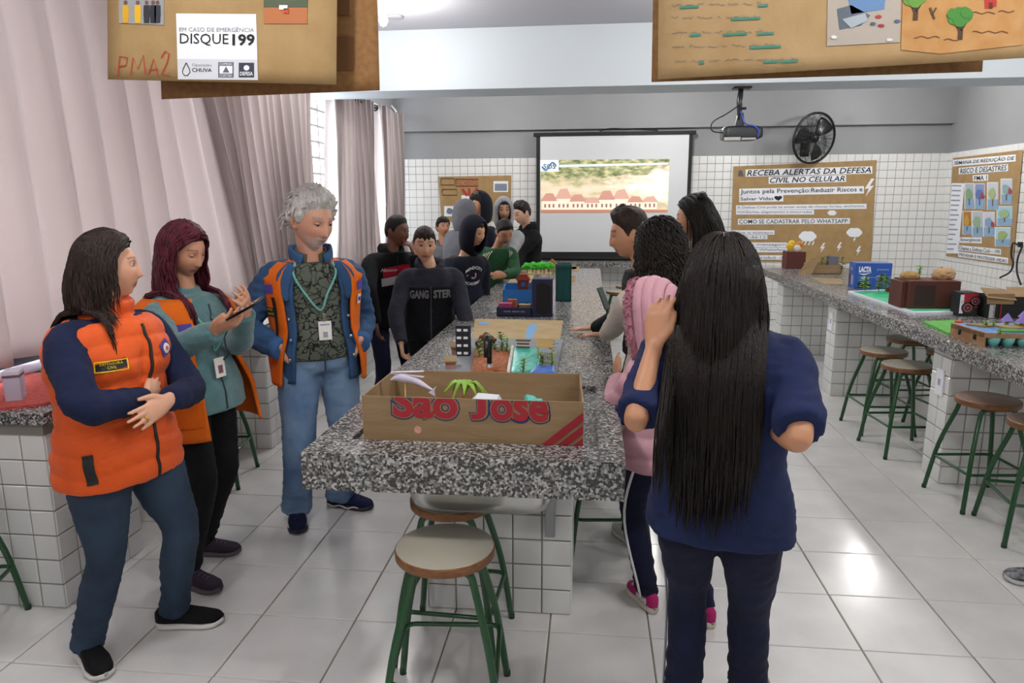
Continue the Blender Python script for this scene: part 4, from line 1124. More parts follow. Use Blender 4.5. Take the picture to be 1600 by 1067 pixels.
# ---- grey-haired man in denim
p = Person('grey-haired man in denim jacket and orange vest with hands in his pockets', 3.47, 497, (486, 402), (487, 345), 8, 36, 16, 0, 1.78, hs=1.10, Yn=3.45, Yh=3.40,
           build=.98, fat=1.02, feet={+1: (465, 812, 2), -1: (532, 790, 58)}, skin='c8937a', vox=.0052, belly=.42, sh=.95)
for q in (1, -1):
    w_ = p.torso_pt(np.array([.13]), np.array([q*1.0]), .046)[0]
    p.arm_ik(q, w_, p.rt*q*(.58 if q > 0 else .28)-p.fw*(.55 if q > 0 else .8), hdir=-p.up*.85-p.rt*q*.22-p.fw*.62, palm=-p.rt*q+p.fw*-.3, curl=.15)
p.body(jaw=1.1, nose=1.25, brow='8d857e', beard=('cfcac4', .7, .65), lid=.05, gaze=(0, -.35), lips='a0655a', neckr=.060)
def shirt_mat():
    m = fabric('patterned_shirt', '54594f', '474c44'); nt = m.node_tree; N = nt.nodes.new; L = nt.links.new; b = nt.nodes['Principled BSDF']
    tc = N('ShaderNodeTexCoord'); v = N('ShaderNodeTexVoronoi'); v.feature = 'DISTANCE_TO_EDGE'; v.inputs['Scale'].default_value = 26
    n = N('ShaderNodeTexNoise'); n.inputs['Scale'].default_value = 14; mxv = N('ShaderNodeMix'); mxv.data_type = 'VECTOR'; mxv.inputs[0].default_value = .12
    L(tc.outputs['Object'], n.inputs['Vector']); L(tc.outputs['Object'], mxv.inputs['A']); L(n.outputs['Color'], mxv.inputs['B']); L(mxv.outputs['Result'], v.inputs['Vector'])
    r = N('ShaderNodeValToRGB'); r.color_ramp.elements[0].position = .03; r.color_ramp.elements[0].color = lin('1c1f1b'); r.color_ramp.elements[1].position = .09; r.color_ramp.elements[1].color = lin('5b6156')
    L(v.outputs['Distance'], r.inputs['Fac']); L(r.outputs['Color'], b.inputs['Base Color']); return m
p.cloth('shirt', merge(p.torso_closed(-.02, .96, .012, 30, 36, 1.0, 1.02)), shirt_mat(), .010, 3, .004, 5, 3)
p.torso_shirt = p.last
col_l = [p.neck+(p.rt*math.sin(a)*.072+p.fw*math.cos(a)*.066)+p.up*(.030-.035*math.cos(a)) for a in np.linspace(-2.9, 2.9, 20)]
col_l = [p.neck+(p.rt*math.sin(a)*.074+p.fw*math.cos(a)*.072)+p.up*(.022-.030*max(0, math.cos(a))) for a in np.linspace(.45, 2*PI-.45, 24)]
obj('shirt_collar', tube(col_l, [(.006, .026)]*24, 8, ref=p.up), fabric('collar_olive', '5b5c50', '50513f'), p.o, True)
jk = p.torso_open(-.24, .965, lambda t: np.interp(t, [-.24, .2, .5, .8, .96], [.66, .60, .52, .46, .60]), .028, .012, 34, 60, 1.0, 1.02, fn=lambda t, a: .003*np.sin(a*6+t*8)+.006*np.sin(t*22)*.3-.012*np.clip((.25-t)/.5, 0, 1))
sl = [p.arm_tube(q, (.076, .073, .069, .062, .052), 1., .5, 30) for q in (-1, 1)]
sv, sf, se = remesh(merge(*sl), .009, 2); sn = vnormals(sv, sf); sv = sv+sn*(.0045*(wob(sv*np.array([.7, .7, 1.6]), 8, 1)+.5*wob(sv, 15, 3)))[:, None]
jo = fast_obj('jacket_sleeves', sv, sf, M_denimj, p.o)
jb = obj('denim_jacket', jk, M_denimj, p.o, True)
for q in (-1, 1):
    W_, E_ = p.wri[q], p.elb[q]; d = unit(W_-E_)
    obj('cuff', tube([W_-d*.035, W_-d*.03, W_+d*.012, W_+d*.016], np.array([.050, .055, .055, .049])*1.05, 20), fabric('denim_cuff', '34557f', '41669a', bscale=500), jb, True)
cl = [p.neck+(p.rt*math.sin(a)*.098+p.fw*math.cos(a)*.092)+p.up*(.030-.055*max(0, math.cos(a))) for a in np.linspace(.62, 2*PI-.62, 26)]
obj('jacket_collar', tube(cl, [(.010, .036)]*26, 10, ref=p.up*.8+np.array([0, 0, .2])), M_denimj, jb, True)
for q in (-1, 1):       # lapels folding back
    P_ = [p.torso_pt(np.array([t]), np.array([q*a]), .048)[0] for t, a in ((.95, .62), (.85, .66), (.72, .66), (.60, .62))]
    obj('lapel', tube(spline(P_, 10), np.column_stack([np.interp(np.linspace(0, 1, 10), [0, .4, 1], [.02, .038, .012]), np.full(10, .006)]), 10, ref=p.fw), M_denimj, jb, True)
M_met = mat('metal_button', 'b8b4ac', .3, 1.)
for q in (-1, 1):
    for t in (.62, .42, .22, .02):
        c = p.torso_pt(np.array([t]), np.array([q*.70]), .042)[0]; obj('button', lathe([(.008, 0), (.008, .003), (.004, .005)], 10, c, np.stack([p.rt, p.up, -p.fw], 1)@np.diag([1, 1, -1.])), M_met, jb, True)
ve = p.torso_open(-.26, .965, lambda t: np.interp(t, [-.3, .2, .6, .96], [1.0, .80, .70, .70]), .050, .012, 34, 60, 1.03, 1.04, fn=lambda t, a: .003*np.sin(a*4+t*5)-.006*np.clip((.25-t)/.5, 0, 1))
yk = []
for q in (-1, 1):
    S = p.sh[q]; pts = [p.neck*.55+S*.45+p.up*.020, S*.85+p.neck*.15+p.up*.036, S+unit(S-p.neck)*.040+p.up*.012]
    yk.append(tube(spline(pts, 8), np.array([(.085, .026)]*8)+np.linspace(0, .012, 8)[:, None], 16, ref=p.up))
obj('vest', merge(ve, *yk), M_orange2, p.o, True); VT = merge(ve, *yk)
for a_ in (1.12, -1.10): p.decal('violet_band', grid_rect(.085, .044, 6, 3), M_vio, .72, a_, VT, .004)
p.decal('name_patch', grid_rect(.075, .045, 5, 3), M_blk, .49, 1.15, VT, .006)
for s_, dy in (('MESTRE', .008), ('AGENTE', -.014)): p.decal('patch_lettering', subdiv(text_mesh(s_, .015, align='CENTER'), .02), M_yel, .49+dy*2, 1.15, VT, .008)
p.decal('chest_emblem', grid_rect(.036, .05, 3, 4), M_card, .58, -1.0, VT, .006)
p.decal('emblem_mark', grid_rect(.026, .02, 3, 3), M_vio, .58, -1.0, VT, .008)
p.decal('radio_strap', grid_rect(.018, .24, 2, 8), M_blk, .40, .97, VT, .010)
lp = [p.torso_pt(np.array([t]), np.array([a_]), .034)[0] for t, a_ in ((.97, .62), (.85, .46), (.66, .20), (.50, -.02), (.66, -.16), (.85, -.42), (.97, -.6))]
obj('lanyard', tube(spline(lp, 44), [(.0055, .0012)]*44, 8, ref=p.fw), M_lany, p.o, True)
bc = p.torso_pt(np.array([.36]), np.array([-.06]), .034)[0]; RB = np.stack([p.rt, p.fw, p.up], 1)
obj('badge', box(bc-p.up*.03, (.062, .004, .094), .0015, RB), M_card, p.o)
obj('badge_print', box(bc-p.up*.05+p.fw*.0026, (.022, .001, .028), 0, RB), mat('print_grey', '9aa0b4', .8), p.o)
obj('badge_print', box(bc-p.up*.0+p.fw*.0026, (.045, .001, .008), 0, RB), mat('print_grey', '9aa0b4', .8), p.o)
obj('badge_clip', box(bc+p.up*.035, (.014, .006, .04), .002, RB), M_met, p.o)
p.trousers(M_jeans_l, name='jeans', rad=(.098, .088, .078, .076, .074), seed=5, flare=.006, fold=.007)
obj('fly_seam', tube(spline([p.torso_pt(np.array([t]), np.array([-.03]), .016)[0] for t in (.08, 0, -.08, -.13)], 8), .004, 6), M_jeans, p.o, True)
for q in (-1, 1):
    pk = [p.torso_pt(np.array([t]), np.array([q*a]), .012)[0] for t, a in ((.09, .62), (.03, .68), (-.01, .85), (-.02, 1.1))]
    obj('pocket_seam', tube(spline(pk, 10), .004, 6), M_jeans, p.o, True)
M_run = fabric('navy_mesh', '0f1330', '191f45'); M_runs = mat('running_sole', '2b2b30', .6); 
for q in (1, -1):
    sh = p.shoe(q, M_run, M_runs, L=.285, ml=mat('navy_laces', '23284a', .7))
    f_ = p.fdir[q]; r_ = np.cross(f_, (0, 0, 1.)); A_ = np.array([*p.ankle[q][:2], 0])
    obj('midsole_stripe', merge(*[tube(spline([A_+f_*(x)+r_*(e*(.040+.006*math.sin((x+.08)/.28*3)))+np.array([0, 0, .018+.006*math.sin(x*70)]) for x in np.linspace(-.06, .15, 12)], 24), .0045, 6) for e in (-1, 1)]), mat('white_stripe', 'd8d4d0', .5), sh, True)
p.hair_cap(M_grey_hair, .034, .022, .020, .006, front=.012, seed=4, fk=18., spikes=.008)
r_ = np.random.RandomState(12); parts = []
for i in range(420):
    d = unit(r_.randn(3)); az = math.degrees(math.atan2(abs(d[0]), d[1])); z = d[2]*HEAD_C
    if z < np.interp(az, *HAIRLINE)+.012: continue
    ax = np.array([HEAD_A, HEAD_B, HEAD_C])+.016; a0 = d*ax; sw = np.array([.35, .1, 0])*r_.rand()+r_.randn(3)*.35
    a1 = a0+unit(d+sw)*.014; a2 = a1+unit(d*.25+sw+np.array([.3, .15, -.35]))*.022; a3 = a2+unit(sw+np.array([.3, .2, -.9]))*.014
    parts.append(tube(p.tow(spline([a0, a1, a2, a3], 7)), np.array([.006, .0065, .006, .0055, .0045, .003, .001]), 5))
obj('hair_tufts', merge(*parts), M_grey_hair, p.o, True)
P3 = p
# ================================================================== PUPILS BEHIND THE ISLAND
M_white_txt = mat('white_print', 'd9d9d9', .7); M_grey_txt = mat('grey_print', '77787d', .8)
M_hood_black = fabric('black_jersey', '0e0e11', '15151a'); M_hood_navy = fabric('navy_jersey', '10131f', '171b2a'); M_hood_lg = fabric('light_grey_jersey', '8f9092', '9c9d9f')
M_hood_g = fabric('mid_grey_jersey', '5e5f64', '696a70'); M_char = fabric('charcoal_jersey', '2b2e38', '343844'); M_greenk = fabric('green_jersey', '24492f', '2c5638')
M_greytee = fabric('grey_tee', '6d6f72', '77797c'); M_navytr = fabric('navy_tracksuit', '12162b', '181d38'); M_creamj = fabric('cream_jersey', 'b9b0a4', 'c6beb3'); M_pink = fabric('pink_padded', 'd3a2ad', 'c997a3', rough=.6)
M_shoe_w = fabric('white_leather', 'c9c8c6', 'bdbcba', bump=.05); M_shoe_d = fabric('dark_leather', '1b1b1e', '242428', bump=.05); M_sole_d = mat('dark_sole', '2a2a2c', .8)
def pupil_shoes(p, mu=None, ms=None):
    for q in (1, -1): p.shoe(q, mu or M_shoe_d, ms or M_sole_d)

# boy in black, red and white zip jacket
p = Person('boy in a black zip jacket with red and white chest bands, hand at his face', 5.35, 607, (613, 391), (620, 361), 22, 55, 8, 0, 1.60, hs=1.04, skin='6a422e', vox=.009)
p.arm(+1, (577, 455), (588, 508), palm=(1, .2, 0), curl=.6)
p.arm(-1, (655, 448), (647, 392), hdir=(-.35, -.1, .9), palm=(-.8, 0, .1), curl=.9)
p.body(nose=1.1, brow='120c0a', lips='5c332c', scalp=('0c0908', .95), lid=.35)
p.top('jacket', M_hood_black, t0=-.16, off=.022, rad=(.068, .063, .058, .052, .044), fold=.005, seed=1)
tg = p.last
p.decal('red_band', grid_rect(.27, .070, 14, 4, 0, 0, 9), fabric('red_cloth', 'b01c34', 'a3182f'), .72, -.1, tg, .003)
p.decal('white_band', grid_rect(.27, .062, 14, 4, 0, 0, 9), fabric('white_cloth', 'c9c9cb', 'bfbfc2'), .575, -.1, tg, .003)
p.decal('chest_lettering', subdiv(text_mesh('Hansson', .036, shear=.3, align='CENTER'), .02), M_white_txt, .70, .28, tg, .005, up=unit(p.up+p.rt*-.12))
p.decal('crest', grid_rect(.03, .035, 3, 3, 0, 0, 8), mat('crest_red', '8a1226', .6), .75, -.6, tg, .006)
zip_line(p, 'zip', [(-.14, -.02), (.3, -.02), (.6, -.02), (.93, 0)], M_blk, .004, .06)
p.hood_down(M_hood_black); p.trousers(M_navytr, rad=(.080, .072, .064, .062, .058)); pupil_shoes(p)
p.hair_cap(M_black_hair, .014, .008, .010, .0015, seed=1, fk=40)

# boy in the charcoal jacket with block lettering
p = Person('boy in a charcoal and black zip jacket with big grey block letters across the chest', 4.92, 672, (672, 416), (663, 382), 3, 6, 8, 2, 1.56, hs=1.10, skin='d0a183', vox=.006, sh=1.04)
p.arm(+1, (618, 490), (627, 536), palm=(1, .1, 0), hdir=(.1, -.1, -1), curl=1.1)
p.arm(-1, (726, 488), (733, 532), palm=(-1, .1, 0), curl=.8)
p.body(nose=.95, brow='3a2b24', lips='b06a60', scalp=('2b211d', .8), lid=.42)
p.top('jacket', M_char, t0=-.16, off=.022, rad=(.070, .066, .061, .055, .046), fold=.005, seed=2)
p.cloth('quilted_front', p.torso_closed(-.155, .70, .0265, 30, 36, 1.03, 1.03), fabric('black_quilt', '121317', '181a1f'), .009, 3, .001, 5, 2,
        quilt=lambda V: -.0035*((np.abs(np.sin(((V[:, 0]+V[:, 2]))*PI/.055)) < .12) | (np.abs(np.sin((V[:, 0]-V[:, 2])*PI/.055)) < .12))*(V[:, 2] < p.spine(.40)[2]))
tg = p.last
p.decal('lettering', subdiv(text_mesh('GANG', .078, bold=.0022, align='CENTER', width=.135), .02), M_grey_txt, .485, 0, tg, .004, right=-p.rt) if False else None
for s_, cx in (('GANG', -.080), ('STER', .080)):
    v, f = text_mesh(s_, .075, bold=.0032, width=.128); v = v+np.array([cx-.064, -.026, 0])
    p.decal('lettering', subdiv((v, f), .02), M_grey_txt, .585, 0, tg, .004)
zip_line(p, 'zip', [(-.14, 0), (.2, 0), (.45, 0), (.66, 0), (.92, 0)], mat('zip_grey', '3a3a3e', .4), .005, .07)
p.hood_down(M_char, 1.05); p.trousers(M_blackc, rad=(.082, .072, .062, .060, .056)); pupil_shoes(p)
p.hair_cap(M_brown_hair, .016, .004, .004, .0015, front=.006, seed=2, fk=40, fringe=.036)

# small boy far back in grey
p = Person('smiling dark-haired boy in a grey top at the far left near the tiled wall', 8.25, 694, (692, 382), (692, 355), 8, 22, -4, 0, 1.54, hs=1.0, skin='b98463', vox=.010)
p.hang(1); p.hang(-1)
p.body(nose=.95, brow='1a1311', lips='a8625a', lid=.5); p.top('hooded_top', M_greytee, off=.022, seed=3, vox=.012); tg = p.last
sw = [(-.05, .012), (-.045, -.004), (-.03, -.012), (-.01, -.010), (.055, .024), (-.008, .000), (-.028, -.002), (-.04, .004)]
p.decal('tick_mark', subdiv((np.array([(x, y, 0) for x, y in sw]), [tuple(range(8))]), .03), M_blk, .66, .35, tg, .006)
p.hood_down(M_greytee); p.trousers(M_navytr, vox=.014); pupil_shoes(p); p.hair_cap(M_black_hair, .024, .016, .016, .005, seed=3, fringe=.03, fk=26)

# pupil with grey hood up, seen from behind
p = Person('pupil with a mid-grey hood up, seen from behind in front of the brown poster', 7.25, 720, (722, 358), (727, 333), 130, 125, 10, 0, 1.72, hs=1.0, skin='c08d6d', vox=.011)
p.hang(1); p.hang(-1); p.body(); p.top('hoodie', M_hood_g, off=.026, seed=4, vox=.012); p.hood_up(M_hood_g, 56, pad=.026); p.trousers(M_blackc, vox=.014); pupil_shoes(p)
p.hair_cap(M_black_hair, .012, .008)

# tall pupil with navy hood
p = Person('tall pupil with a navy hood half back over dark hair, facing left', 7.95, 750, (756, 352), (749, 320), -70, -62, 8, 0, 1.80, hs=1.02, skin='b98463', vox=.011)
p.hang(1); p.hang(-1); p.body(brow='1a1311'); p.top('hoodie', M_hood_navy, off=.026, seed=5, vox=.012); p.hood_up(M_hood_navy, 74, pad=.030, axis=(0, .9, .3)); p.trousers(M_blackc, vox=.014); pupil_shoes(p)
p.hair_cap(M_black_hair, .022, .016, fringe=.03, rough=.004)

# pupil in dark hoodie with white print
p = Person('smiling pupil with a black hood up and a white printed emblem on the chest', 6.05, 722, (727, 398), (741, 362), 30, 50, 16, -4, 1.64, hs=1.02, skin='c99775', vox=.0085)
p.arm(+1, (694, 448), (712, 500), palm=(1, 0, 0), curl=.6); p.hang(-1, fwd=.2)
p.body(fem=1, nose=.95, brow='2a1d18', lips='b0655c', lid=.25); p.top('hoodie', M_hood_navy, off=.026, rad=(.072, .068, .062, .056, .046), seed=6); tg = p.last
v, f = text_mesh('MINDCITY', .036, bold=.0006, align='CENTER'); v[:, 1] += .052-v[:, 0]**2*4.5; p.decal('chest_lettering', subdiv((v, f), .02), M_white_txt, .58, -.1, tg, .004)
v, f = text_mesh('ACADEMY', .034, bold=.0006, align='CENTER'); v[:, 1] += -.085+v[:, 0]**2*3; p.decal('chest_lettering', subdiv((v, f), .02), M_white_txt, .58, -.1, tg, .004)
v, f = tube([(.022*math.cos(a), .022*math.sin(a), 0) for a in np.linspace(-2.6, 1.2, 14)], .007, 4); v[:, 2] = 0; p.decal('emblem', (v, f), mat('dusty_pink_print', 'b58a88', .7), .57, -.1, tg, .004)
v, f = text_mesh('17', .022); p.decal('emblem_number', (v+np.array([-.075, -.005, 0]), f), M_white_txt, .57, -.1, tg, .004)
p.hood_up(M_hood_navy, 50, pad=.028, axis=(0, 1, .02), peak=.01); p.trousers(M_blackc, vox=.014); pupil_shoes(p)
p.hair_cap(M_brown_hair, .012, .008, fringe=.02)

# boy in green sweatshirt looking down at the island
p = Person('boy in a green sweatshirt with cream cords, looking down at the island', 7.15, 756, (778, 386), (788, 362), 22, 22, 34, -6, 1.58, hs=1.06, Yn=6.95, Yh=6.85, skin='a8765a', vox=.0085)
p.arm(-1, (806, 426), (789, 430), hdir=(-1, -.15, -.05), palm=(0, .9, -.2), curl=.4, stretch=(1, .7)); p.hang(1)
p.body(nose=1., brow='1a1311', lips='955449', lid=-.2, scalp=('171110', .85)); p.top('sweatshirt', M_greenk, off=.024, rad=(.072, .066, .060, .054, .046), seed=7); tg = p.last
M_cord = mat('cream_cord', 'd3cfb4', .8)
for q in (-1, 1):
    for k in range(4):
        a = q*(.55+.14*k); P_ = [p.torso_pt(np.array([t]), np.array([a]), .034+.004*math.sin(t*20))[0] for t in np.linspace(.93-.02*k, .72+.02*(k % 2), 5)]
        obj('cord', tube(spline(P_, 10), .0045, 5), M_cord, p.o, True)
p.trousers(M_navytr, vox=.014); pupil_shoes(p); p.hair_cap(M_black_hair, .020, .007, .008, .003, seed=6, fk=34)

# man in light grey hood
p = Person('young man with a light grey hood up facing the camera by the screen', 8.3, 779, (786, 358), (787, 328), 5, 4, 6, 0, 1.79, hs=1.04, skin='b88a6d', vox=.0085)
p.arm(-1, (800, 392), (797, 425), palm=(-1, 0, 0)); p.hang(1)
p.body(jaw=1.05, nose=1.05, brow='1a1412', beard=('2a1f1a', .45, .5), lips='9a5d52', lid=.35); p.top('hoodie', M_hood_lg, off=.028, rad=(.074, .070, .064, .056, .046), seed=8, vox=.012); tg = p.last
p.hood_up(M_hood_lg, 46, pad=.026, axis=(0, 1, -.02)); p.trousers(M_blackc, vox=.014); pupil_shoes(p); p.hair_cap(M_black_hair, .014, .008, fringe=.016)
for q in (-1, 1): obj('drawstring', tube(spline([p.torso_pt(np.array([t]), np.array([q*a]), .042)[0] for t, a in ((.93, .25), (.8, .22), (.66, .2))], 8), .004, 6), M_white_txt, p.o, True)

# boy in black hoodie beyond the far end
p = Person('boy in a black hoodie in profile beyond the far end of the island', 8.98, 824, (823, 357), (816, 333), -58, -58, 20, 0, 1.72, hs=1.14, skin='d3a68a', vox=.009, Yh=8.9)
p.arm(-1, (812, 398), (800, 420), palm=(0, 1, 0)); p.hang(1)
p.body(nose=1., brow='1a1311', lips='b56c62', scalp=('191312', .8)); p.top('hoodie', M_hood_black, off=.028, rad=(.078, .072, .066, .058, .046), seed=9, vox=.012); p.hood_down(M_hood_black, 1.15, low=.015)
p.trousers(M_blackc, vox=.014); pupil_shoes(p); p.hair_cap(M_black_hair, .026, .008, .010, .004, front=.008, seed=7)
# ================================================================== PUPILS ON THE RIGHT OF THE ISLAND
# boy in profile
p = Person('boy with an undercut seen in profile, leaning on the island', 4.15, 1012, (1003, 420), (985, 366), -80, -84, 12, 0, 1.66, hs=1.16, skin='c4906f', vox=.0075)
p.arm_ik(-1, np.array([*atZ(928, 514, .93)[:2], .93]), np.array([.4, -.2, -.6]), hdir=(-1, .05, -.05), palm=(0, 0, -1), curl=.08)
p.arm(+1, (985, 470), (962, 492), near=(False, False), palm=(-1, 0, 0), curl=.8)
p.body(nose=1.15, brow='1f1512', lips='a8625a', scalp=('2a1f1a', .75), lid=.15)
p.top('jacket', M_hood_black, off=.024, seed=3); p.hood_down(M_hood_black, .9); p.trousers(M_blackc, vox=.014); pupil_shoes(p)
p.hair_cap(M_brown_hair, .030, .003, .003, .002, front=.012, seed=5, fk=30)
pc = atY(943, 466, float(p.wri[1][1])); ph = thing('phone', 'mobile phone in a dark green case held upright over the island', 'phone', pc)
Rp = rotz(math.radians(-25))@rot('Y', math.radians(-24))
obj('case', box(pc, (.010, .078, .155), .003, Rp), mat('dark_green_case', '24382f', .5), ph)
obj('screen', box(pc+Rp@np.array([-.0052, 0, 0]), (.001, .068, .142), 0, Rp), mat('phone_screen_grey', '4a5258', .1), ph)

# curly-haired girl in cream
p = Person('girl with dark curly hair in a cream sweatshirt, one hand on the granite', 3.5, 1030, (1026, 440), (1032, 388), -140, -138, 12, 0, 1.60, hs=1.02, skin='b98465', vox=.0085,
           feet={-1: (986, 850, -150), +1: (1080, 850, -150)})
p.arm_ik(-1, np.array([*atZ(940, 533, .925)[:2], .925]), np.array([-.1, -.9, -.5]), hdir=(-1, .15, -.05), palm=(0, 0, -1), curl=.15)
p.hang(1)
p.body(fem=1); p.top('sweatshirt', M_creamj, off=.022, rad=(.068, .064, .060, .054, .044), seed=4); p.trousers(M_blackc, rad=(.082, .070, .060, .056, .052))
for q in (1, -1): p.shoe(q, M_shoe_w, mat('sole_white', 'cfcdc9', .6), L=.25, ml=M_shoe_w)
p.hair_cap(M_black_hair, .034, .036, .040, .008, seed=8, fk=20, spikes=.008)
p.strands(M_black_hair, 420, .34, .0045, 21, wave=.003, wk=6, back=.35, amin=66, lift=.030, curl=.007, tclear=.03, clear=1.12)

# tall girl with straight hair
p = Person('tall girl with long straight dark hair and a small bun, beyond the curly-haired girl', 4.65, 1090, (1092, 395), (1085, 342), -105, -100, 8, 0, 1.76, hs=1.08, skin='c4906f', vox=.010)
p.hang(1); p.hang(-1); p.body(fem=1, brow='1f1512'); p.top('top', M_hood_black, off=.022, seed=5, vox=.012); p.trousers(M_blackc, vox=.014); pupil_shoes(p)
p.hair_cap(M_black_hair, .024, .026, .030, .002, seed=9)
p.strands(M_black_hair, 520, .55, .0042, 22, back=.7, amin=88, lift=.018, tclear=.02, wave=.001, wk=2)
bc = p.tow(np.array([-.03, -.06, .118])); obj('hair_bun', rtube([bc-p.HR[:, 0]*.02, bc, bc+p.HR[:, 0]*.025+np.array([0, 0, .004])], [.026, .032, .024], 14), M_black_hair, p.o, True)

# child in hooded pink jacket
p = Person('child in a padded pink jacket with the fur-trimmed hood up', 2.85, 1036, (1030, 560), (1019, 484), -122, -112, 10, 0, 1.40, hs=1.06, skin='c4906f', vox=.008,
           feet={-1: (1012, 948, -150), +1: (1100, 970, -150)}, fat=1.1)
p.arm(-1, (958, 640), (967, 592), near=(False, False), hdir=(-.2, .5, .8), palm=(1, .2, 0), curl=.5)
p.hang(1)
p.body(fem=1)
p.top('padded_jacket', M_pink, t0=-.26, off=.032, rad=(.078, .074, .068, .060, .048), seed=6, quilt=quilted(.080, .012), flare=.01)
p.hood_up(M_pink, 58, th=.022, pad=.036, drop=.10, quilt=lambda d, b, ph: -.07*np.exp(-(((b-math.radians(58)) % .36)-.18)**2/.0030)-.02*math.exp(-(math.sin(ph)/.06)**2), trim=(fabric('pink_fur', 'c47f92', 'd596a6', bump=.8), .020, 700))
p.trousers(M_navytr, rad=(.078, .070, .062, .060, .056)); 
P_ = [p.hip[-1]+p.rt*-.088, p.knee[-1]+p.rt*-.064, p.ankle[-1]+p.rt*-.058]; obj('side_stripe', tube(spline(P_, 14), [(.004, .006)]*14, 6, ref=p.fw), M_white_txt, p.o, True)
M_pinkl = fabric('magenta_leather', 'b02a68', 'a02460', bump=.05)
for q in (1, -1):
    sh = p.shoe(q, M_pinkl, mat('cream_sole', 'c8c2b2', .7), L=.225, ml=M_shoe_w)
    f_ = p.fdir[q]; A_ = np.array([*p.ankle[q][:2], 0]); r_ = np.cross(f_, (0, 0, 1.))
    obj('toe_panel', rtube([A_+f_*.115+np.array([0, 0, .045]), A_+f_*.095+np.array([0, 0, .054])], [(.022, .008), (.026, .008)], 12, ref=(0, 0, 1)), M_shoe_w, sh, True)
    obj('side_panel', merge(*[rtube([A_+f_*(-.03)+r_*e*.028+np.array([0, 0, .045]), A_+f_*.04+r_*e*.032+np.array([0, 0, .042])], [(.004, .014), (.004, .010)], 10, ref=(0, 0, 1)) for e in (-1, 1)]), M_shoe_w, sh, True)

# girl in the foreground, seen from behind
p = Person('girl with very long dark hair in a navy t-shirt, seen from behind in the foreground', 1.97, 1124, (1132, 507), (1128, 443), 178, 174, 8, 0, 1.60, hs=1.05, skin='c08a68', vox=.0065, build=.99,
           feet={-1: (1066, 1125, 172), +1: (1165, 1125, -172)}, sh=1.02, fat=1.0)
p.arm(-1, (990, 668), (1022, 540), near=(True, False), hdir=(.1, .25, .95), palm=(.5, .8, 0), curl=.45)
p.arm(+1, (1252, 692), (1196, 662), near=(True, False), hdir=(-.9, .5, .2), palm=(-.4, .8, -.2), curl=.5)
p.body(fem=1, sleeves='short')
M_navyt = fabric('navy_tshirt', '1a2344', '202b52', scale=3)
p.top('t_shirt', M_navyt, t0=-.14, off=.024, rad=(.063, .064, .068, .05, .05), sleeve=.50, fold=.008, fk=5., seed=7, flare=.012, wk=1.06)
p.trousers(M_navytr, rad=(.096, .082, .068, .066, .066), fold=.006)
P_ = [p.hip[-1]+p.rt*-.100, p.knee[-1]+p.rt*-.070, p.ankle[-1]+p.rt*-.066]; obj('side_stripe', tube(spline(P_, 18), [(.004, .010)]*18, 6, ref=p.fw), mat('silver_piping', '9a9ca6', .5), p.o, True)
pupil_shoes(p)
p.hair_cap(M_black_hair, .024, .028, .034, .002, seed=10)
p.strands(M_black_hair, 1300, .66, .0040, 31, back=.30, amin=84, lift=.014, tclear=.018, wave=.0012, wk=3, steps=26, jit=.36, clear=1.10)
# shoe of somebody beyond the right edge
ex = Person.__new__(Person); ex.ht = 1.6; g = atZ(1612, 918, 0)
ex.o = thing('sneaker', 'grey and black sneaker just entering at the right edge of the photo', 'shoe', (g[0], g[1], 0)); ex.ankle = {1: np.array([g[0]+.10, g[1]+.02, .08])}; ex.fdir = {1: unit((-1, .2, 0))}
ex.shoe(1, fabric('grey_black_knit', '3a3a3e', '9a9a9e', scale=30), mat('sole_grey', 'b9b9bb', .7), L=.27, name='upper', ml=M_blk)
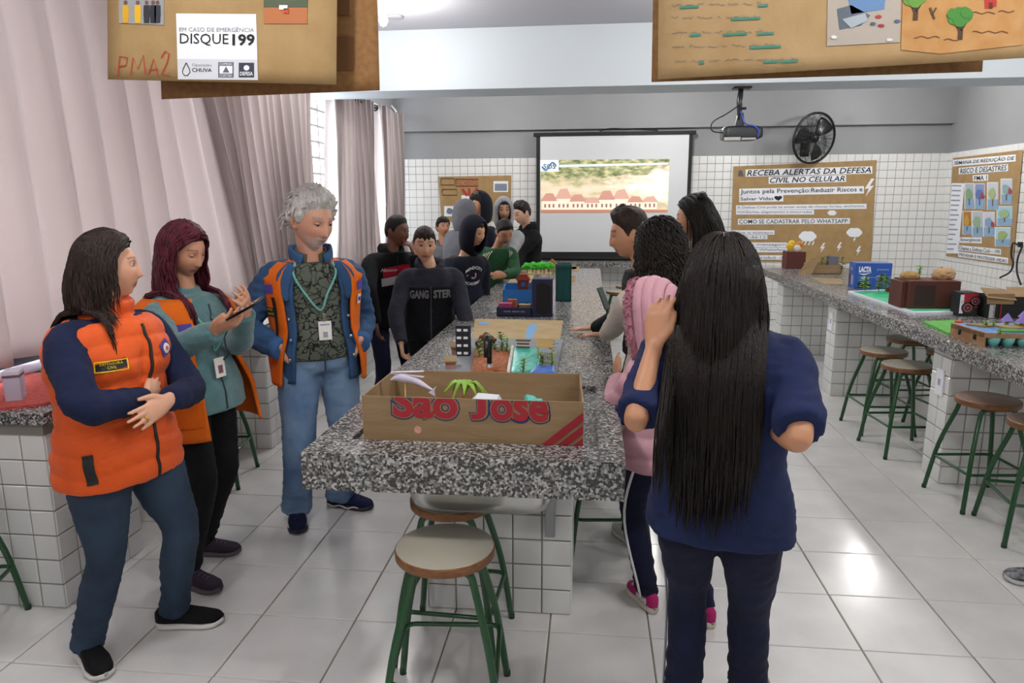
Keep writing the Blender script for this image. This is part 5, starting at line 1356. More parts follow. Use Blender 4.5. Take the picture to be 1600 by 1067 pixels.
# ================================================================== POSTERS, SCREEN, PROJECTOR, FAN
M_kraft = mat('kraft_paper', 'a08459', .8, col2='967a4f', scale=9, bump=.12, bscale=40)
M_kraft_d = mat('kraft_paper_dark', '805a30', .8, col2='8e673c', scale=40, bump=.12, bscale=60)
M_kraft_l = mat('kraft_paper_light', 'a98d64', .8, col2='9e8157', scale=7, bump=.15, bscale=30)
M_paper = mat('poster_paper', 'dfe3e8', .8); M_ink = mat('black_ink', '1b1b1e', .8); M_gink = mat('grey_ink', '6d7178', .8); M_redink = mat('red_ink', 'a5382c', .8); M_tealink = mat('teal_ink', '3d7f6c', .8)
def col(c, r=.8): return mat('print_'+c, c, r)
class Plane:
    """a flat sheet in the room: pixel -> point on the sheet, raised by layers towards the room"""
    def __init__(s, kind, v, step=.0016): s.kind, s.v, s.step = kind, v, step
    def p(s, px, py, k=0):
        return atY(px, py, s.v-k*s.step) if s.kind == 'Y' else atX(px, py, s.v-k*s.step)
    def quad(s, q, k, name, m, parent, th=.0012):
        P = np.array([s.p(x, y, k) for x, y in q]); n = np.array([0, -1., 0]) if s.kind == 'Y' else np.array([-1., 0, 0])
        N = len(P); V = np.vstack([P, P-n*th]); F = [tuple(range(N))[::-1], tuple(range(N, 2*N))]+[(i, (i+1) % N, (i+1) % N+N, i+N) for i in range(N)]
        return obj(name, (V, F), m, parent)
    def text(s, t, q, k, m, parent, shear=0., bold=0., name='lettering', res=2):
        """lettering stretched into a pixel quadrilateral TL,TR,BR,BL"""
        v, f = text_mesh(t, 1, bold=bold, shear=shear, res=res)
        if not len(v): return
        a = (v[:, 0]-v[:, 0].min())/np.ptp(v[:, 0]); b = (v[:, 1]-v[:, 1].min())/max(np.ptp(v[:, 1]), .3)
        TL, TR, BR, BL = [s.p(x, y, k) for x, y in q]; a = a[:, None]; b = b[:, None]
        P = (TL*(1-a)+TR*a)*b+(BL*(1-a)+BR*a)*(1-b)
        iv = sorted((v[list(q_), 0].min(), v[list(q_), 0].max(), n_) for n_, q_ in enumerate(f)); words = []; end = -9
        for lo, hi, n_ in iv:                      # one object for each word
            if lo > end+.17: words.append([])
            words[-1].append(f[n_]); end = max(end, hi)
        for wf in words:
            idx = sorted({i for q_ in wf for i in q_}); mp = {i: k_ for k_, i in enumerate(idx)}
            o_ = obj(name, (P[idx], [tuple(mp[i] for i in q_) for q_ in wf]), m, parent)
        return o_
    def line(s, pts, w, k, m, parent, name='drawn_line'):
        P = np.array([s.p(x, y, k) for x, y in pts]); n = np.array([0, -1., 0]) if s.kind == 'Y' else np.array([-1., 0, 0])
        return obj(name, tube(P, [(w, .0006)]*len(P), 6, ref=n), m, parent)
def R4(x0, y0, x1, y1): return [(x0, y0), (x1, y0), (x1, y1), (x0, y1)]
def blob(cx, cy, rx, ry, n=14, seed=0, rag=.12):
    r = np.random.RandomState(seed); return [(cx+rx*math.cos(a)*(1+rag*r.randn()), cy+ry*math.sin(a)*(1+rag*r.randn())) for a in np.linspace(0, 2*PI, n, endpoint=False)]
def bolt(cx, cy, h): return [(cx+h*.12, cy-h*.5), (cx-h*.25, cy+h*.08), (cx-h*.02, cy+h*.05), (cx-h*.2, cy+h*.5), (cx+h*.28, cy-h*.12), (cx+h*.03, cy-h*.08), (cx+h*.3, cy-h*.5)]
def cloudpts(cx, cy, w):
    P = []
    for a in np.linspace(0, 2*PI, 28, endpoint=False): r = w*.5*(.86+.14*abs(math.cos(a*3))); P.append((cx+r*math.cos(a), cy+r*.55*math.sin(a)-(.06*w if math.sin(a) < 0 else 0)))
    return P
def hanging(name, label, pl, q, m, strings):
    c = np.mean([pl.p(x, y) for x, y in q], axis=0); t = thing(name, label, 'poster', (c[0], c[1], min(pl.p(x, y)[2] for x, y in q)))
    TL, TR, BR, BL = [pl.p(x, y) for x, y in q]; n = 14; G = np.zeros((n, n, 3))
    for i in range(n):
        for j in range(n):
            a, b = j/(n-1), i/(n-1); P = (TL*(1-a)+TR*a)*(1-b)+(BL*(1-a)+BR*a)*b; P[1] += .0022; G[i, j] = P
    obj('sheet', sheet(G, .0015), m, t, True)
    for x in strings:
        a = TL*(1-x)+TR*x; obj('string', tube([a+np.array([0, .012, -.02]), (a[0], a[1]+.012, ZC)], .0015, 5), M_paper, t)
    return t
# upper left: emergency-number poster in front of a darker one
pl2 = Plane('Y', 2.84); t2 = hanging('kraft_poster', 'darker brown poster hanging behind the emergency-number poster', pl2, [(240, -180), (585, -180), (593, 141), (252, 155)], M_kraft_d, (.1, .9))
for q in (R4(524, 57, 553, 110), R4(526, -20, 546, 24)): pl2.quad(q, 2, 'dark_strip', mat('dark_kraft_strip', '6e4a28', .8), t2)
pl = Plane('Y', 2.72); t1 = hanging('kraft_poster', 'brown hanging poster with a white sheet giving an emergency number', pl, [(166, -180), (528, -180), (525, 132), (168, 124)], M_kraft, (.1, .9))
sh_ = pl.quad([(275, 21), (400, 22), (403, 125), (278, 124)], 1, 'printed_sheet', M_paper, t1)
pl.quad([(277, 92), (402, 93), (403, 124), (278, 123)], 1.5, 'sheet_footer', col('c9ccd2'), t1, .0004)
pl.text('EM CASO DE EMERGÊNCIA', [(280, 41), (397, 42), (397, 50), (280, 49)], 2, M_gink, t1, bold=-.006)
pl.text('DISQUE', [(281, 52), (357, 53), (357, 72), (281, 71)], 2, M_ink, t1, bold=.002); pl.text('199', [(363, 53), (398, 53), (398, 71.5), (363, 71.5)], 2, M_ink, t1, bold=.03)
pl.text('Operação', [(300, 99), (331, 100), (331, 105), (300, 105)], 2, M_gink, t1); pl.text('CHUVA', [(300, 106), (331, 107), (331, 112.5), (300, 112.5)], 2, M_ink, t1, bold=.02)
pl.line([(291, 98), (286, 108), (285, 113), (288, 118), (293, 118), (297, 113), (296, 108), (291, 98)], .0018, 2, M_ink, t1, 'drop_emblem')
b1 = pl.quad(R4(341, 97, 365, 121), 2, 'badge_square', col('5a5f68'), t1); pl.quad(R4(343, 103, 363, 115), 3, 'badge_band', M_paper, t1); pl.quad([(353, 104), (358, 113), (348, 113)], 4, 'badge_triangle', col('5a5f68'), t1)
pl.text('COMDEC', [(342.5, 98), (363.5, 98), (363.5, 102), (342.5, 102)], 3, M_paper, t1); pl.text('CURITIBA', [(343, 116), (363, 116), (363, 120), (343, 120)], 3, M_paper, t1)
b2 = pl.quad(R4(373, 98, 397, 121), 2, 'badge_square', col('363b48'), t1); pl.quad(blob(385, 106, 4.5, 4.5, 8, 1, .02), 3, 'badge_mark', M_paper, t1); pl.text('DEFESA', [(375, 112), (395, 112), (395, 118), (375, 118)], 3, M_paper, t1, bold=.02)
ph = pl.quad([(185, -60), (256, -60), (256, 39), (186, 36)], 1, 'photo_print', col('8d8f92'), t1)
for k, (x, c) in enumerate(((196, 'c99a20'), (215, 'd3a51c'), (229, '2b2d33'), (239, '26282e'), (246, '30343c'))):
    pl.quad([(x-4.5, 8), (x+4.5, 8), (x+5, 22), (x+4, 36), (x-4, 36), (x-5, 22)], 2, 'photo_figure', col(c), t1); pl.quad(blob(x, 4, 3, 3.5, 8, k, .03), 2, 'photo_figure', col('6a4c3c'), t1)
pl.quad(R4(412, -60, 480, 37), 1, 'photo_print', col('a9683f'), t1); pl.quad(R4(412, -60, 480, 11), 2, 'photo_figure', col('4a5540'), t1); pl.quad(R4(436, 8, 449, 15), 3, 'photo_figure', M_paper, t1); pl.quad(R4(443, 13, 451, 21), 3, 'photo_figure', col('b0432c'), t1)
for P_ in ([(184, 118), (187, 88), (199, 90), (197, 102), (186, 104)], [(204, 118), (208, 90), (215, 108), (224, 86), (227, 116)], [(232, 117), (240, 92), (247, 118)], [(234, 109), (246, 108)], [(252, 90), (258, 80), (264, 84), (261, 98), (252, 116), (265, 119)]): pl.line(P_, .0026, 1.2, M_redink, t1, 'handwriting')
# upper right: lesson posters
pr2 = Plane('Y', 2.84); u2 = hanging('kraft_poster', 'darker brown poster peeping out behind the hanging landscape poster', pr2, [(1024, -200), (1560, -200), (1535, 112), (1018, 128)], M_kraft_d, (.1, .9))
pr = Plane('Y', 2.72); u1 = hanging('kraft_poster', 'wide hanging brown poster with handwriting, a flood photo and painted trees', pr, [(1031, -200), (1640, -220), (1640, 88), (1028, 124)], M_kraft_l, (.05, .5, .95))
rr = np.random.RandomState(2)
for k, (y, x0, x1, ul) in enumerate(((8, 1050, 1190, [(1062, 1092), (1185, 1200)]), (28, 1050, 1190, [(1143, 1188)]), (52, 1050, 1210, [(1078, 1095), (1130, 1167), (1183, 1209)]), (73, 1050, 1222, [(1172, 1220)]), (96, 1055, 1250, [(1092, 1100), (1193, 1217), (1221, 1247)]))):
    x = x0
    while x < x1-6:
        w = rr.randint(8, 26); P_ = [(x+i*2.2, y+rr.uniform(-2.6, 2.2)-.02*(x-1050)) for i in range(max(3, w//2))]; pr.line(P_, .0008, 1, M_gink, u1, 'handwriting'); x += w+6
    for a, b in ul: pr.line([(a, y+4-.02*(a-1050)), (b, y+3-.02*(b-1050))], .0045, 1, M_tealink, u1, 'underline')
pr.quad([(1294, -60), (1409, -60), (1406, 66), (1292, 72)], 1, 'photo_print', col('a39a90'), u1)
pr.quad([(1322, -20), (1384, -20), (1382, 14), (1330, 22)], 2, 'photo_figure', col('5d7fa8'), u1); pr.quad([(1308, 14), (1330, 8), (1360, 24), (1345, 40), (1312, 46)], 2, 'photo_figure', col('56606a'), u1); pr.quad([(1316, 30), (1352, 20), (1356, 32), (1330, 44)], 3, 'photo_figure', col('9aa3ab'), u1)
for x, y, c in ((1373, 26, 'a33a3a'), (1377, 40, '9a3036'), (1364, 37, '4a5568'), (1402, 33, '4c5a80'), (1390, 62, 'c8c8cc'), (1303, 58, 'd0d0d0')): pr.quad(blob(x, y, 5, 2.6, 8, int(x)), 3, 'photo_figure', col(c), u1)
pr.quad([(1412, -60), (1600, -60), (1598, 70), (1470, 84), (1408, 78)], 1, 'painted_ground', mat('ochre_paint', 'b58a58', .85, col2='ab7c48', scale=14), u1)
for x, y, s_, c in ((1430, -2, 1.0, '5d8a3a'), (1500, 28, 1.0, '3f7d33')):
    pr.line([(x, y+34), (x+1, y+20), (x-4, y+8)], .008, 2, col('4a3524'), u1, 'painted_trunk'); pr.line([(x+1, y+20), (x+9, y+6)], .005, 2, col('4a3524'), u1, 'painted_trunk')
    for k, (dx, dy) in enumerate(((-8, 2), (8, 0), (0, -8), (0, 6), (-10, -6), (10, -8))): pr.quad(blob(x+dx, y+dy, 10*s_, 9*s_, 12, k), 3+.2*k, 'painted_crown', col(c), u1)
pr.line([(1460, 30), (1453, 12)], .004, 2, col('5a4028'), u1, 'painted_trunk'); pr.line([(1456, 24), (1463, 12)], .003, 2, col('5a4028'), u1, 'painted_trunk')
pr.quad([(1538, -10), (1558, -10), (1557, 10), (1539, 14)], 2, 'painted_house', col('a8322a'), u1); pr.quad(R4(1546, 4, 1551, 13), 3, 'painted_door', col('57241e'), u1)
for y0, x0, x1 in ((20, 1520, 1560), (58, 1428, 1470), (62, 1475, 1505), (50, 1520, 1580), (18, 1560, 1590)): pr.line([(x, y0+1.6*math.sin(x*.3)) for x in range(x0, x1, 5)], .0016, 2, col('6e4a2c'), u1, 'painted_furrow')
# back wall, right: alerts poster
pb = Plane('Y', YB-.022, .003)
c_ = pb.p(1255, 408); B = thing('kraft_poster', 'big brown wall poster of civil defence phone alerts, right of the screen', 'poster', (c_[0], c_[1], .85))
pb.quad([(1146, 260), (1370, 250), (1361, 412), (1141, 408)], 0, 'sheet', M_kraft, B, .002)
def strip(P_, q, t, B_, m=None, **k):
    (x0, y0), (x1, y1), (x2, y2), (x3, y3) = q; P_.quad([(x0-2, y0-1.2), (x1+2, y1-1.2), (x2+2, y2+1.2), (x3-2, y3+1.2)], 1, 'paper_strip', M_paper, B_)
    P_.text(t, q, 2, m or M_ink, B_, **k)
strip(pb, [(1167, 266), (1361, 261), (1361, 270), (1167, 275)], 'RECEBA ALERTAS DA DEFESA', B, shear=.25, bold=.012)
strip(pb, [(1203, 277.5), (1320, 274.5), (1320, 283), (1203, 286)], 'CIVIL NO CELULAR', B, shear=.25, bold=.012)
strip(pb, [(1157, 296), (1348, 292), (1348, 301), (1157, 305)], 'Juntos pela Prevenção:Reduzir Riscos e', B, bold=.006)
strip(pb, [(1157, 307), (1222, 306), (1222, 313.5), (1157, 314.5)], 'Salvar Vidas♥', B, bold=.006)
strip(pb, [(1152, 322), (1352, 319.5), (1352, 325), (1152, 327)], 'A Defesa Civil pode te avisar antes de chuvas fortes, enchentes,', B, m=M_gink)
strip(pb, [(1152, 329), (1270, 329), (1270, 334), (1152, 334)], 'inundações, alagamentos e enxurradas.', B, m=M_gink)
strip(pb, [(1155, 343), (1326, 342), (1326, 348.5), (1155, 349.5)], 'COMO SE CADASTRAR PELO WHATSAPP:', B, bold=.004)
strip(pb, [(1145, 361), (1208, 361), (1208, 365.5), (1145, 365.5)], 'Salve o número', B, m=M_gink); strip(pb, [(1145, 368.5), (1197, 368.5), (1197, 372.5), (1145, 372.5)], '3350-4612', B, m=M_gink)
strip(pb, [(1148, 380), (1228, 380), (1228, 385), (1148, 385)], 'Envie a mensagem', B, m=M_gink); strip(pb, [(1148, 388), (1228, 388), (1228, 393), (1148, 393)], '"CEP" no WhatsApp', B, m=M_gink)
strip(pb, [(1148, 400), (1229, 400), (1229, 404.5), (1148, 404.5)], 'Com o robô da', B, m=M_gink)
pb.quad([(1153, 275.5), (1154, 267.5), (1157, 265.5), (1160, 267.5), (1162, 275.5)], 1, 'bell_cutout', col('55585e'), B)
for x, y, w in ((1300, 333, 14), (1262, 370, 28), (1335, 364, 25)): pb.quad(cloudpts(x, y, w), 1, 'cloud_cutout', M_paper, B)
for k in range(4): pb.line([(1254+k*6, 377), (1251+k*6, 383)], .008, 1.5, M_paper, B, 'rain_cutout')
for x, y, h in ((1358, 293, 28), (1285, 387, 15), (1311, 386, 15), (1341, 392, 15), (1335, 374, 9)): pb.quad(bolt(x, y, h), 1.4, 'lightning_cutout', M_paper, B)
# back wall, left: poster behind the pupils
C_ = thing('kraft_poster', 'small brown wall poster behind the pupils, left of the screen', 'poster', tuple(pb.p(742, 346)))
pb.quad([(685, 276), (799, 274), (798, 345), (690, 347)], 0, 'sheet', M_kraft, C_, .002)
pb.text('ENCHENTES', [(713, 282), (746, 281), (746, 290), (713, 291)], 1.5, M_redink, C_)
for a, b in (((722, 295), (730, 306)), ((733, 294), (733, 306)), ((746, 294), (738, 306))): pb.line([a, b], .02, 1.5, M_redink, C_)
for q in (R4(689, 279, 710, 289), R4(691, 296, 714, 305), R4(712, 280, 747, 291)): pb.line(q+[q[0]], .008, 1.2, col('5a4028'), C_)
pb.quad(R4(771, 283, 794, 300), 1, 'photo_print', M_paper, C_); pb.quad(R4(773, 287, 792, 298), 2, 'photo_figure', col('78828e'), C_)
pb.quad(R4(694, 322, 716, 338), 1, 'photo_print', M_paper, C_); pb.quad(blob(703, 330, 6, 5, 9, 3), 2, 'photo_figure', col('6a7486'), C_)
pb.quad(R4(721, 305, 733, 315), 1, 'photo_print', M_paper, C_)
# right wall poster
px_ = Plane('X', X1-.022, .003); D_ = thing('kraft_poster', 'brown poster with small coloured drawings on the right-hand wall', 'poster', tuple(px_.p(1530, 408)))
px_.quad([(1489, 247), (1598, 234), (1582, 415), (1478, 400)], 0, 'sheet', M_kraft, D_, .002)
strip(px_, [(1491, 251), (1585, 242.5), (1585, 251), (1491, 259)], 'SEMANA DE REDUÇÃO DE', D_, shear=.2, bold=.008)
strip(px_, [(1500, 263.5), (1573, 257.5), (1573, 266), (1500, 271.5)], 'RISCO E DESASTRES', D_, shear=.2, bold=.008); strip(px_, [(1522, 275), (1542, 273.5), (1542, 281), (1522, 282)], 'PMA 1', D_, bold=.008)
px_.quad([(1487, 286), (1507, 286.5), (1497, 396), (1478.5, 396)], 1, 'paper_strip', M_paper, D_)
for k in range(14): y = 290+k*7.6; x = 1488-k*.62; px_.line([(x, y), (x+6, y+.1), (x+14-k*.3*(k % 3), y+.3)], .008, 2, col('8a90a8'), D_, 'handwriting')
PIC = [((690, 620, 740, 755), '7d9a74', 'a8b4bc'), ((742, 622, 795, 755), '5a6ea0', '7f8fb8'), ((807, 615, 865, 760), '9aa878', 'b9c0c4'), ((878, 597, 938, 730), '7f9a9c', 'b5bcc8'), ((857, 740, 940, 843), '8fae86', '9cc0cc'), ((680, 765, 728, 888), 'b58f3c', 'a8763c'), ((729, 765, 785, 900), '8aa884', 'b0b8c0'), ((787, 770, 848, 900), '7a9ab8', 'c0c4cc'), ((848, 850, 930, 950), '93a86e', 'a9c4c8')]
for k, ((a, b, c, d), c1_, c2_) in enumerate(PIC):
    x0, y0, x1, y1 = 1300+a/3.333, 100+b/3.333, 1300+c/3.333, 100+d/3.333; px_.quad(R4(x0, y0, x1, y1), 1, 'drawing_sheet', M_paper, D_)
    px_.quad(R4(x0+1, y0+1, x1-1, y1-1), 2, 'drawing_ground', col(c2_), D_); px_.quad(R4(x0+1, y0+(y1-y0)*.62, x1-1, y1-1), 3, 'drawing_water', col('7fa0bc'), D_)
    px_.quad(blob((x0+x1)/2-1, (y0+y1)/2-3, (x1-x0)*.32, (y1-y0)*.22, 10, k), 4, 'drawing_tree', col(c1_), D_); px_.line([((x0+x1)/2, (y0+y1)/2), ((x0+x1)/2, y1-6)], .012, 3.5, col('6b4a34'), D_, 'drawing_trunk')
    if k in (1, 3, 7): px_.quad(blob(x1-4, (y0+y1)/2, 2.5, 5, 8, k), 5, 'drawing_figure', col('a03a4a'), D_)
strip(px_, [(1501, 372), (1532, 372), (1532, 379), (1501, 378)], 'Emergência', D_); strip(px_, [(1499, 384), (1562, 390.5), (1562, 397), (1499, 390)], 'Chame a Defesa Civil – 199', D_); strip(px_, [(1499, 394), (1573, 404), (1573, 410.5), (1499, 400)], 'PREVENIR É PROTEGER VIDAS', D_)
# sockets and black cables on the right wall
W_ = Plane('X', X1-.012, .006); so = thing('wall_socket', 'white wall socket with black cables at the right edge', 'socket', tuple(W_.p(1594, 388)))
W_.quad(R4(1587, 374, 1601, 390), 3, 'plate', M_wplast, so, .02); W_.quad(R4(1590, 378, 1597, 386), 5, 'plug', M_blk, so, .02)
cb = thing('power_cable', 'black power cable hanging from the wall socket', 'cable', tuple(W_.p(1575, 430)))
obj('cable', tube(spline([W_.p(1594, 385, 6), W_.p(1583, 380, 8), W_.p(1580, 398, 10), W_.p(1583, 412, 10), W_.p(1578, 425, 12), W_.p(1562, 434, 30)], 30), .010, 8), M_blk, cb, True)
cb = thing('power_cable', 'second black cable looping down at the far right edge', 'cable', tuple(W_.p(1598, 440)))
obj('cable', tube(spline([W_.p(1597, 385, 6), W_.p(1590, 405, 10), W_.p(1589, 425, 10), W_.p(1595, 445, 12)], 24), .010, 8), M_blk, cb, True)

# projection screen
YS = YB-.16; ps = Plane('Y', YS, .002)
def V3(px, py, k=0): return ps.p(px, py, k)
TL, TR, BR, BL = V3(838, 213), V3(1083, 208), V3(1075, 402), V3(843, 405)
x0, x1, z1, z0 = TL[0], TR[0], (TL[2]+TR[2])/2, .90
S = thing('projection_screen', 'pull-down projection screen with a landslide video on the back wall', 'projection screen', ((x0+x1)/2, YS, z0))
M_scr = mat('screen_fabric', 'c9ccce', .8); M_scrb = mat('screen_black', '0d0d0f', .7)
obj('case', bx(x0-.04, x1+.04, YS-.02, YS+.06, z1-.01, z1+.04, .006), M_scrb, S); obj('fabric', bx(x0+.05, x1-.05, YS, YS+.004, z0+.08, z1), M_scr, S)
obj('side_border', bx(x0, x0+.055, YS-.001, YS+.005, z0, z1), M_scrb, S); obj('side_border', bx(x1-.05, x1, YS-.001, YS+.005, z0, z1), M_scrb, S); obj('bottom_border', bx(x0, x1, YS-.002, YS+.006, z0, z0+.085), M_scrb, S)
obj('bottom_bar', tube([(x0-.02, YS+.002, z0-.01), (x1+.02, YS+.002, z0-.01)], .018, 10), M_scrb, S, True)
obj('power_lead', tube(spline([(.1, YS+.02, z1+.05), (.25, YS+.01, z1+.085), (.55, YS+.01, z1+.07), (.9, YS+.02, z1+.05)], 20), .008, 6), M_blk, S, True)
def video_mat():
    m = bpy.data.materials.new('projected_picture'); m.use_nodes = True; nt = m.node_tree; N = nt.nodes.new; L = nt.links.new; b = nt.nodes['Principled BSDF']
    tc = N('ShaderNodeTexCoord'); sp = N('ShaderNodeSeparateXYZ'); L(tc.outputs['Generated'], sp.inputs[0])
    def noise(sc, det=6):
        n = N('ShaderNodeTexNoise'); n.inputs['Scale'].default_value = sc; n.inputs['Detail'].default_value = det; L(tc.outputs['Generated'], n.inputs['Vector']); return n.outputs['Fac']
    def ramp(f, st):
        r = N('ShaderNodeValToRGB'); e = r.color_ramp.elements; e[0].position, e[0].color = st[0][0], lin(st[0][1]); e[1].position, e[1].color = st[-1][0], lin(st[-1][1])
        for p_, c in st[1:-1]: q = e.new(p_); q.color = lin(c)
        L(f, r.inputs['Fac']); return r.outputs['Color']
    def math_(op, a, b_):
        q = N('ShaderNodeMath'); q.operation = op
        for i, v in enumerate((a, b_)):
            if isinstance(v, (int, float)): q.inputs[i].default_value = v
            else: L(v, q.inputs[i])
        return q.outputs[0]
    def mix(f, a, c):
        q = N('ShaderNodeMix'); q.data_type = 'RGBA'; L(f, q.inputs[0]); L(a, q.inputs['A']); L(c, q.inputs['B']); return q.outputs['Result']
    z = sp.outputs['Z']; x = sp.outputs['X']
    trees = ramp(noise(16), [(.35, '4f5a38'), (.5, '8a8f62'), (.65, 'c3b88e')]); land = ramp(noise(6), [(.35, 'a5a07a'), (.5, 'd2bfa0'), (.65, 'e2c8b4')])
    zf = N('ShaderNodeMapRange'); zf.inputs['From Min'].default_value = .55; zf.inputs['From Max'].default_value = .68; L(math_('ADD', z, math_('MULTIPLY', math_('SUBTRACT', noise(5), .5), .35)), zf.inputs['Value'])
    base = mix(zf.outputs['Result'], land, trees)
    sm = math_('ADD', math_('MULTIPLY', x, .9), math_('MULTIPLY', math_('SUBTRACT', noise(4, 8), .5), 1.1)); zz = math_('ABSOLUTE', math_('SUBTRACT', z, .48), 0)
    sm = math_('SUBTRACT', sm, math_('MULTIPLY', zz, 1.2)); mr = N('ShaderNodeMapRange'); mr.inputs['From Min'].default_value = .38; mr.inputs['From Max'].default_value = .62; L(sm, mr.inputs['Value'])
    smoke = ramp(noise(5, 8), [(.35, 'd9a893'), (.5, 'f0dcc6'), (.65, 'f7efdf')])
    out = mix(mr.outputs['Result'], base, smoke)
    L(out, b.inputs['Base Color']); L(out, b.inputs['Emission Color']); b.inputs['Emission Strength'].default_value = .45; return m
vx0, vx1, vz1, vz0 = V3(843, 250)[0]+.02, V3(1046, 250)[0], 2.275, 1.545
M_vid = video_mat(); obj('picture', bx(vx0, vx1, YS-.004, YS-.001, vz0, vz1), M_vid, S)
def glow(c): return mat('video_'+c, c, .8, emit=.40)
rx = np.linspace(vx0+.02, vx1-.15, 9); rr = np.random.RandomState(4)
for k in range(8):      # roofs and facades of the filmed houses
    a, b = rx[k], rx[k+1]; h = .20+.07*math.sin(k*1.7); z = vz0+.07
    obj('picture_roof', poly([(a-.02, z+h*.45), (b+.02, z+h*.45), (b-.05, z+h), (a+.05, z+h*(.9+.1*rr.rand()))], .001, (0, YS-.0055, 0), (1, 0, 0), (0, 0, 1)), glow('c79c8c' if k % 2 else 'bd8a7a'), S)
    obj('picture_facade', poly([(a, z-.03), (b, z-.03), (b, z+h*.45), (a, z+h*.45)], .001, (0, YS-.0055, 0), (1, 0, 0), (0, 0, 1)), glow('e8d8c4'), S)
    for w in range(3): obj('picture_window', poly([(a+.03+w*.06, z), (a+.055+w*.06, z), (a+.055+w*.06, z+.05), (a+.03+w*.06, z+.05)], .001, (0, YS-.0065, 0), (1, 0, 0), (0, 0, 1)), glow('8a6a5e'), S)
obj('picture_foreground', poly([(vx0, vz0), (vx1, vz0), (vx1, vz0+.035), (vx0, vz0+.04)], .001, (0, YS-.0065, 0), (1, 0, 0), (0, 0, 1)), glow('b5765f'), S)
obj('picture_caption', poly([(vx0+.26, vz1-.10), (vx1-.02, vz1-.08), (vx1-.02, vz1-.05), (vx0+.26, vz1-.065)], .001, (0, YS-.006, 0), (1, 0, 0), (0, 0, 1)), glow('c9d8d6'), S)
ps.quad(R4(844, 250, 873, 268), 5, 'picture_logo_plate', glow('d5dee0'), S); ps.text('SOS', [(849, 256), (868, 256), (868, 264), (849, 264)], 6, col('3c5a86'), S, bold=.02); ps.line([(847+22*t_/12+0, 260+6*math.sin(t_/12*2*PI)) for t_ in range(13)], .012, 6, col('5b80a8'), S, 'logo_swirl')
# projector under the beam
pj = atY(1157, 208, 7.25); PJ = thing('projector', 'dark projector hanging from the ceiling beam on a pole', 'projector', (pj[0], 7.25, pj[2]-.05))
M_pj = mat('projector_shell', '23262b', .4); X_, Z_ = pj[0], pj[2]
obj('ceiling_plate', bx(X_-.09, X_+.07, 7.18, 7.30, 2.722, 2.739, .003), M_dark, PJ); obj('pole', tube([(X_-.015, 7.25, 2.73), (X_-.02, 7.25, Z_+.16)], .022, 12), M_pj, PJ, True)
obj('pole_knob', tube([(X_+.0, 7.25, 2.55), (X_+.04, 7.25, 2.55)], .012, 8), M_dark, PJ, True)
obj('bracket', poly([(-.06, 0), (.03, 0), (.015, .14), (-.035, .14)], .04, (X_, 7.27, Z_+.045), (1, 0, 0), (0, 0, 1)), M_pj, PJ)
G = []
for t in np.linspace(0, 1, 9):
    hw = np.interp(t, [0, .15, .85, 1], [.05, .065, .065, .045]); rr_ = rrect(.12, hw, .03); G.append(np.column_stack([np.full(len(rr_), X_-.17+.35*t), 7.25+rr_[:, 0], Z_-.005+rr_[:, 1]]))
G = np.array(G); nc = G.shape[1]; obj('housing', (G.reshape(-1, 3), grid_faces(9, nc, True)+[tuple(range(nc))[::-1], tuple(8*nc+j for j in range(nc))]), M_pj, PJ, True)
obj('vent_panel', bx(X_-.17, X_-.02, 7.125, 7.135, Z_-.075, Z_-.045, .003), mat('pale_plastic', 'a9a9a6', .5), PJ); obj('vent_panel', bx(X_-.01, X_+.12, 7.125, 7.135, Z_-.07, Z_-.052, .003), _MATS['pale_plastic'], PJ)
obj('blue_cable', tube(spline([(X_-.02, 7.21, Z_+.20), (X_+.02, 7.16, Z_+.08), (X_+.10, 7.12, Z_+.05), (X_+.14, 7.12, Z_+.0), (X_+.135, 7.125, Z_-.05)], 20), .007, 6), mat('blue_cable', '3a55b8', .4), PJ, True)
obj('black_cable', tube(spline([(X_-.03, 7.22, Z_+.25), (X_-.15, 7.2, Z_+.17), (X_-.27, 7.2, Z_+.10), (X_-.27, 7.2, Z_+.02), (X_-.16, 7.2, Z_+.0)], 24), .006, 6), M_blk, PJ, True)
obj('black_cable', tube(spline([(X_-.04, 7.22, 2.72), (X_-.055, 7.2, 2.6), (X_-.03, 7.21, 2.45), (X_-.03, 7.22, Z_+.25)], 16), .006, 6), M_blk, PJ, True)
# wall fan
fc = atY(1272, 216, YB-.32); FN = thing('wall_fan', 'black round wall fan tilted downwards above the alerts poster', 'fan', (fc[0], YB-.05, fc[2]))
M_fan = mat('fan_black', '101012', .35); RF = rotz(math.radians(24))@rot('X', math.radians(10)); R_ = .325
def circ(r, y, n=40): return [fc+RF@np.array([r*math.cos(a), y, r*math.sin(a)]) for a in np.linspace(0, 2*PI, n, endpoint=False)]
obj('cage_rim', tube(circ(R_, 0, 48), .016, 8, closed=True), M_fan, FN, True)
parts = [tube(circ(r, -.075*math.sqrt(max(0, 1-(r/R_)**2)), 36), .0022, 4, closed=True) for r in np.linspace(.06, R_*.97, 13)]
for k in range(24):
    a = 2*PI*k/24; parts.append(tube([fc+RF@np.array([r*math.cos(a), -.078*math.sqrt(max(0, 1-(r/R_)**2)), r*math.sin(a)]) for r in np.linspace(.05, R_, 7)], .0024, 4))
obj('cage_wires', merge(*parts), M_fan, FN, True)
parts = [tube([fc+RF@np.array([r*math.cos(a), .07*math.sqrt(max(0, 1-(r/R_)**2)), r*math.sin(a)]) for r in np.linspace(.05, R_, 6)], .003, 4) for a in np.linspace(0, 2*PI, 18, endpoint=False)]
obj('rear_cage', merge(*parts), M_fan, FN, True)
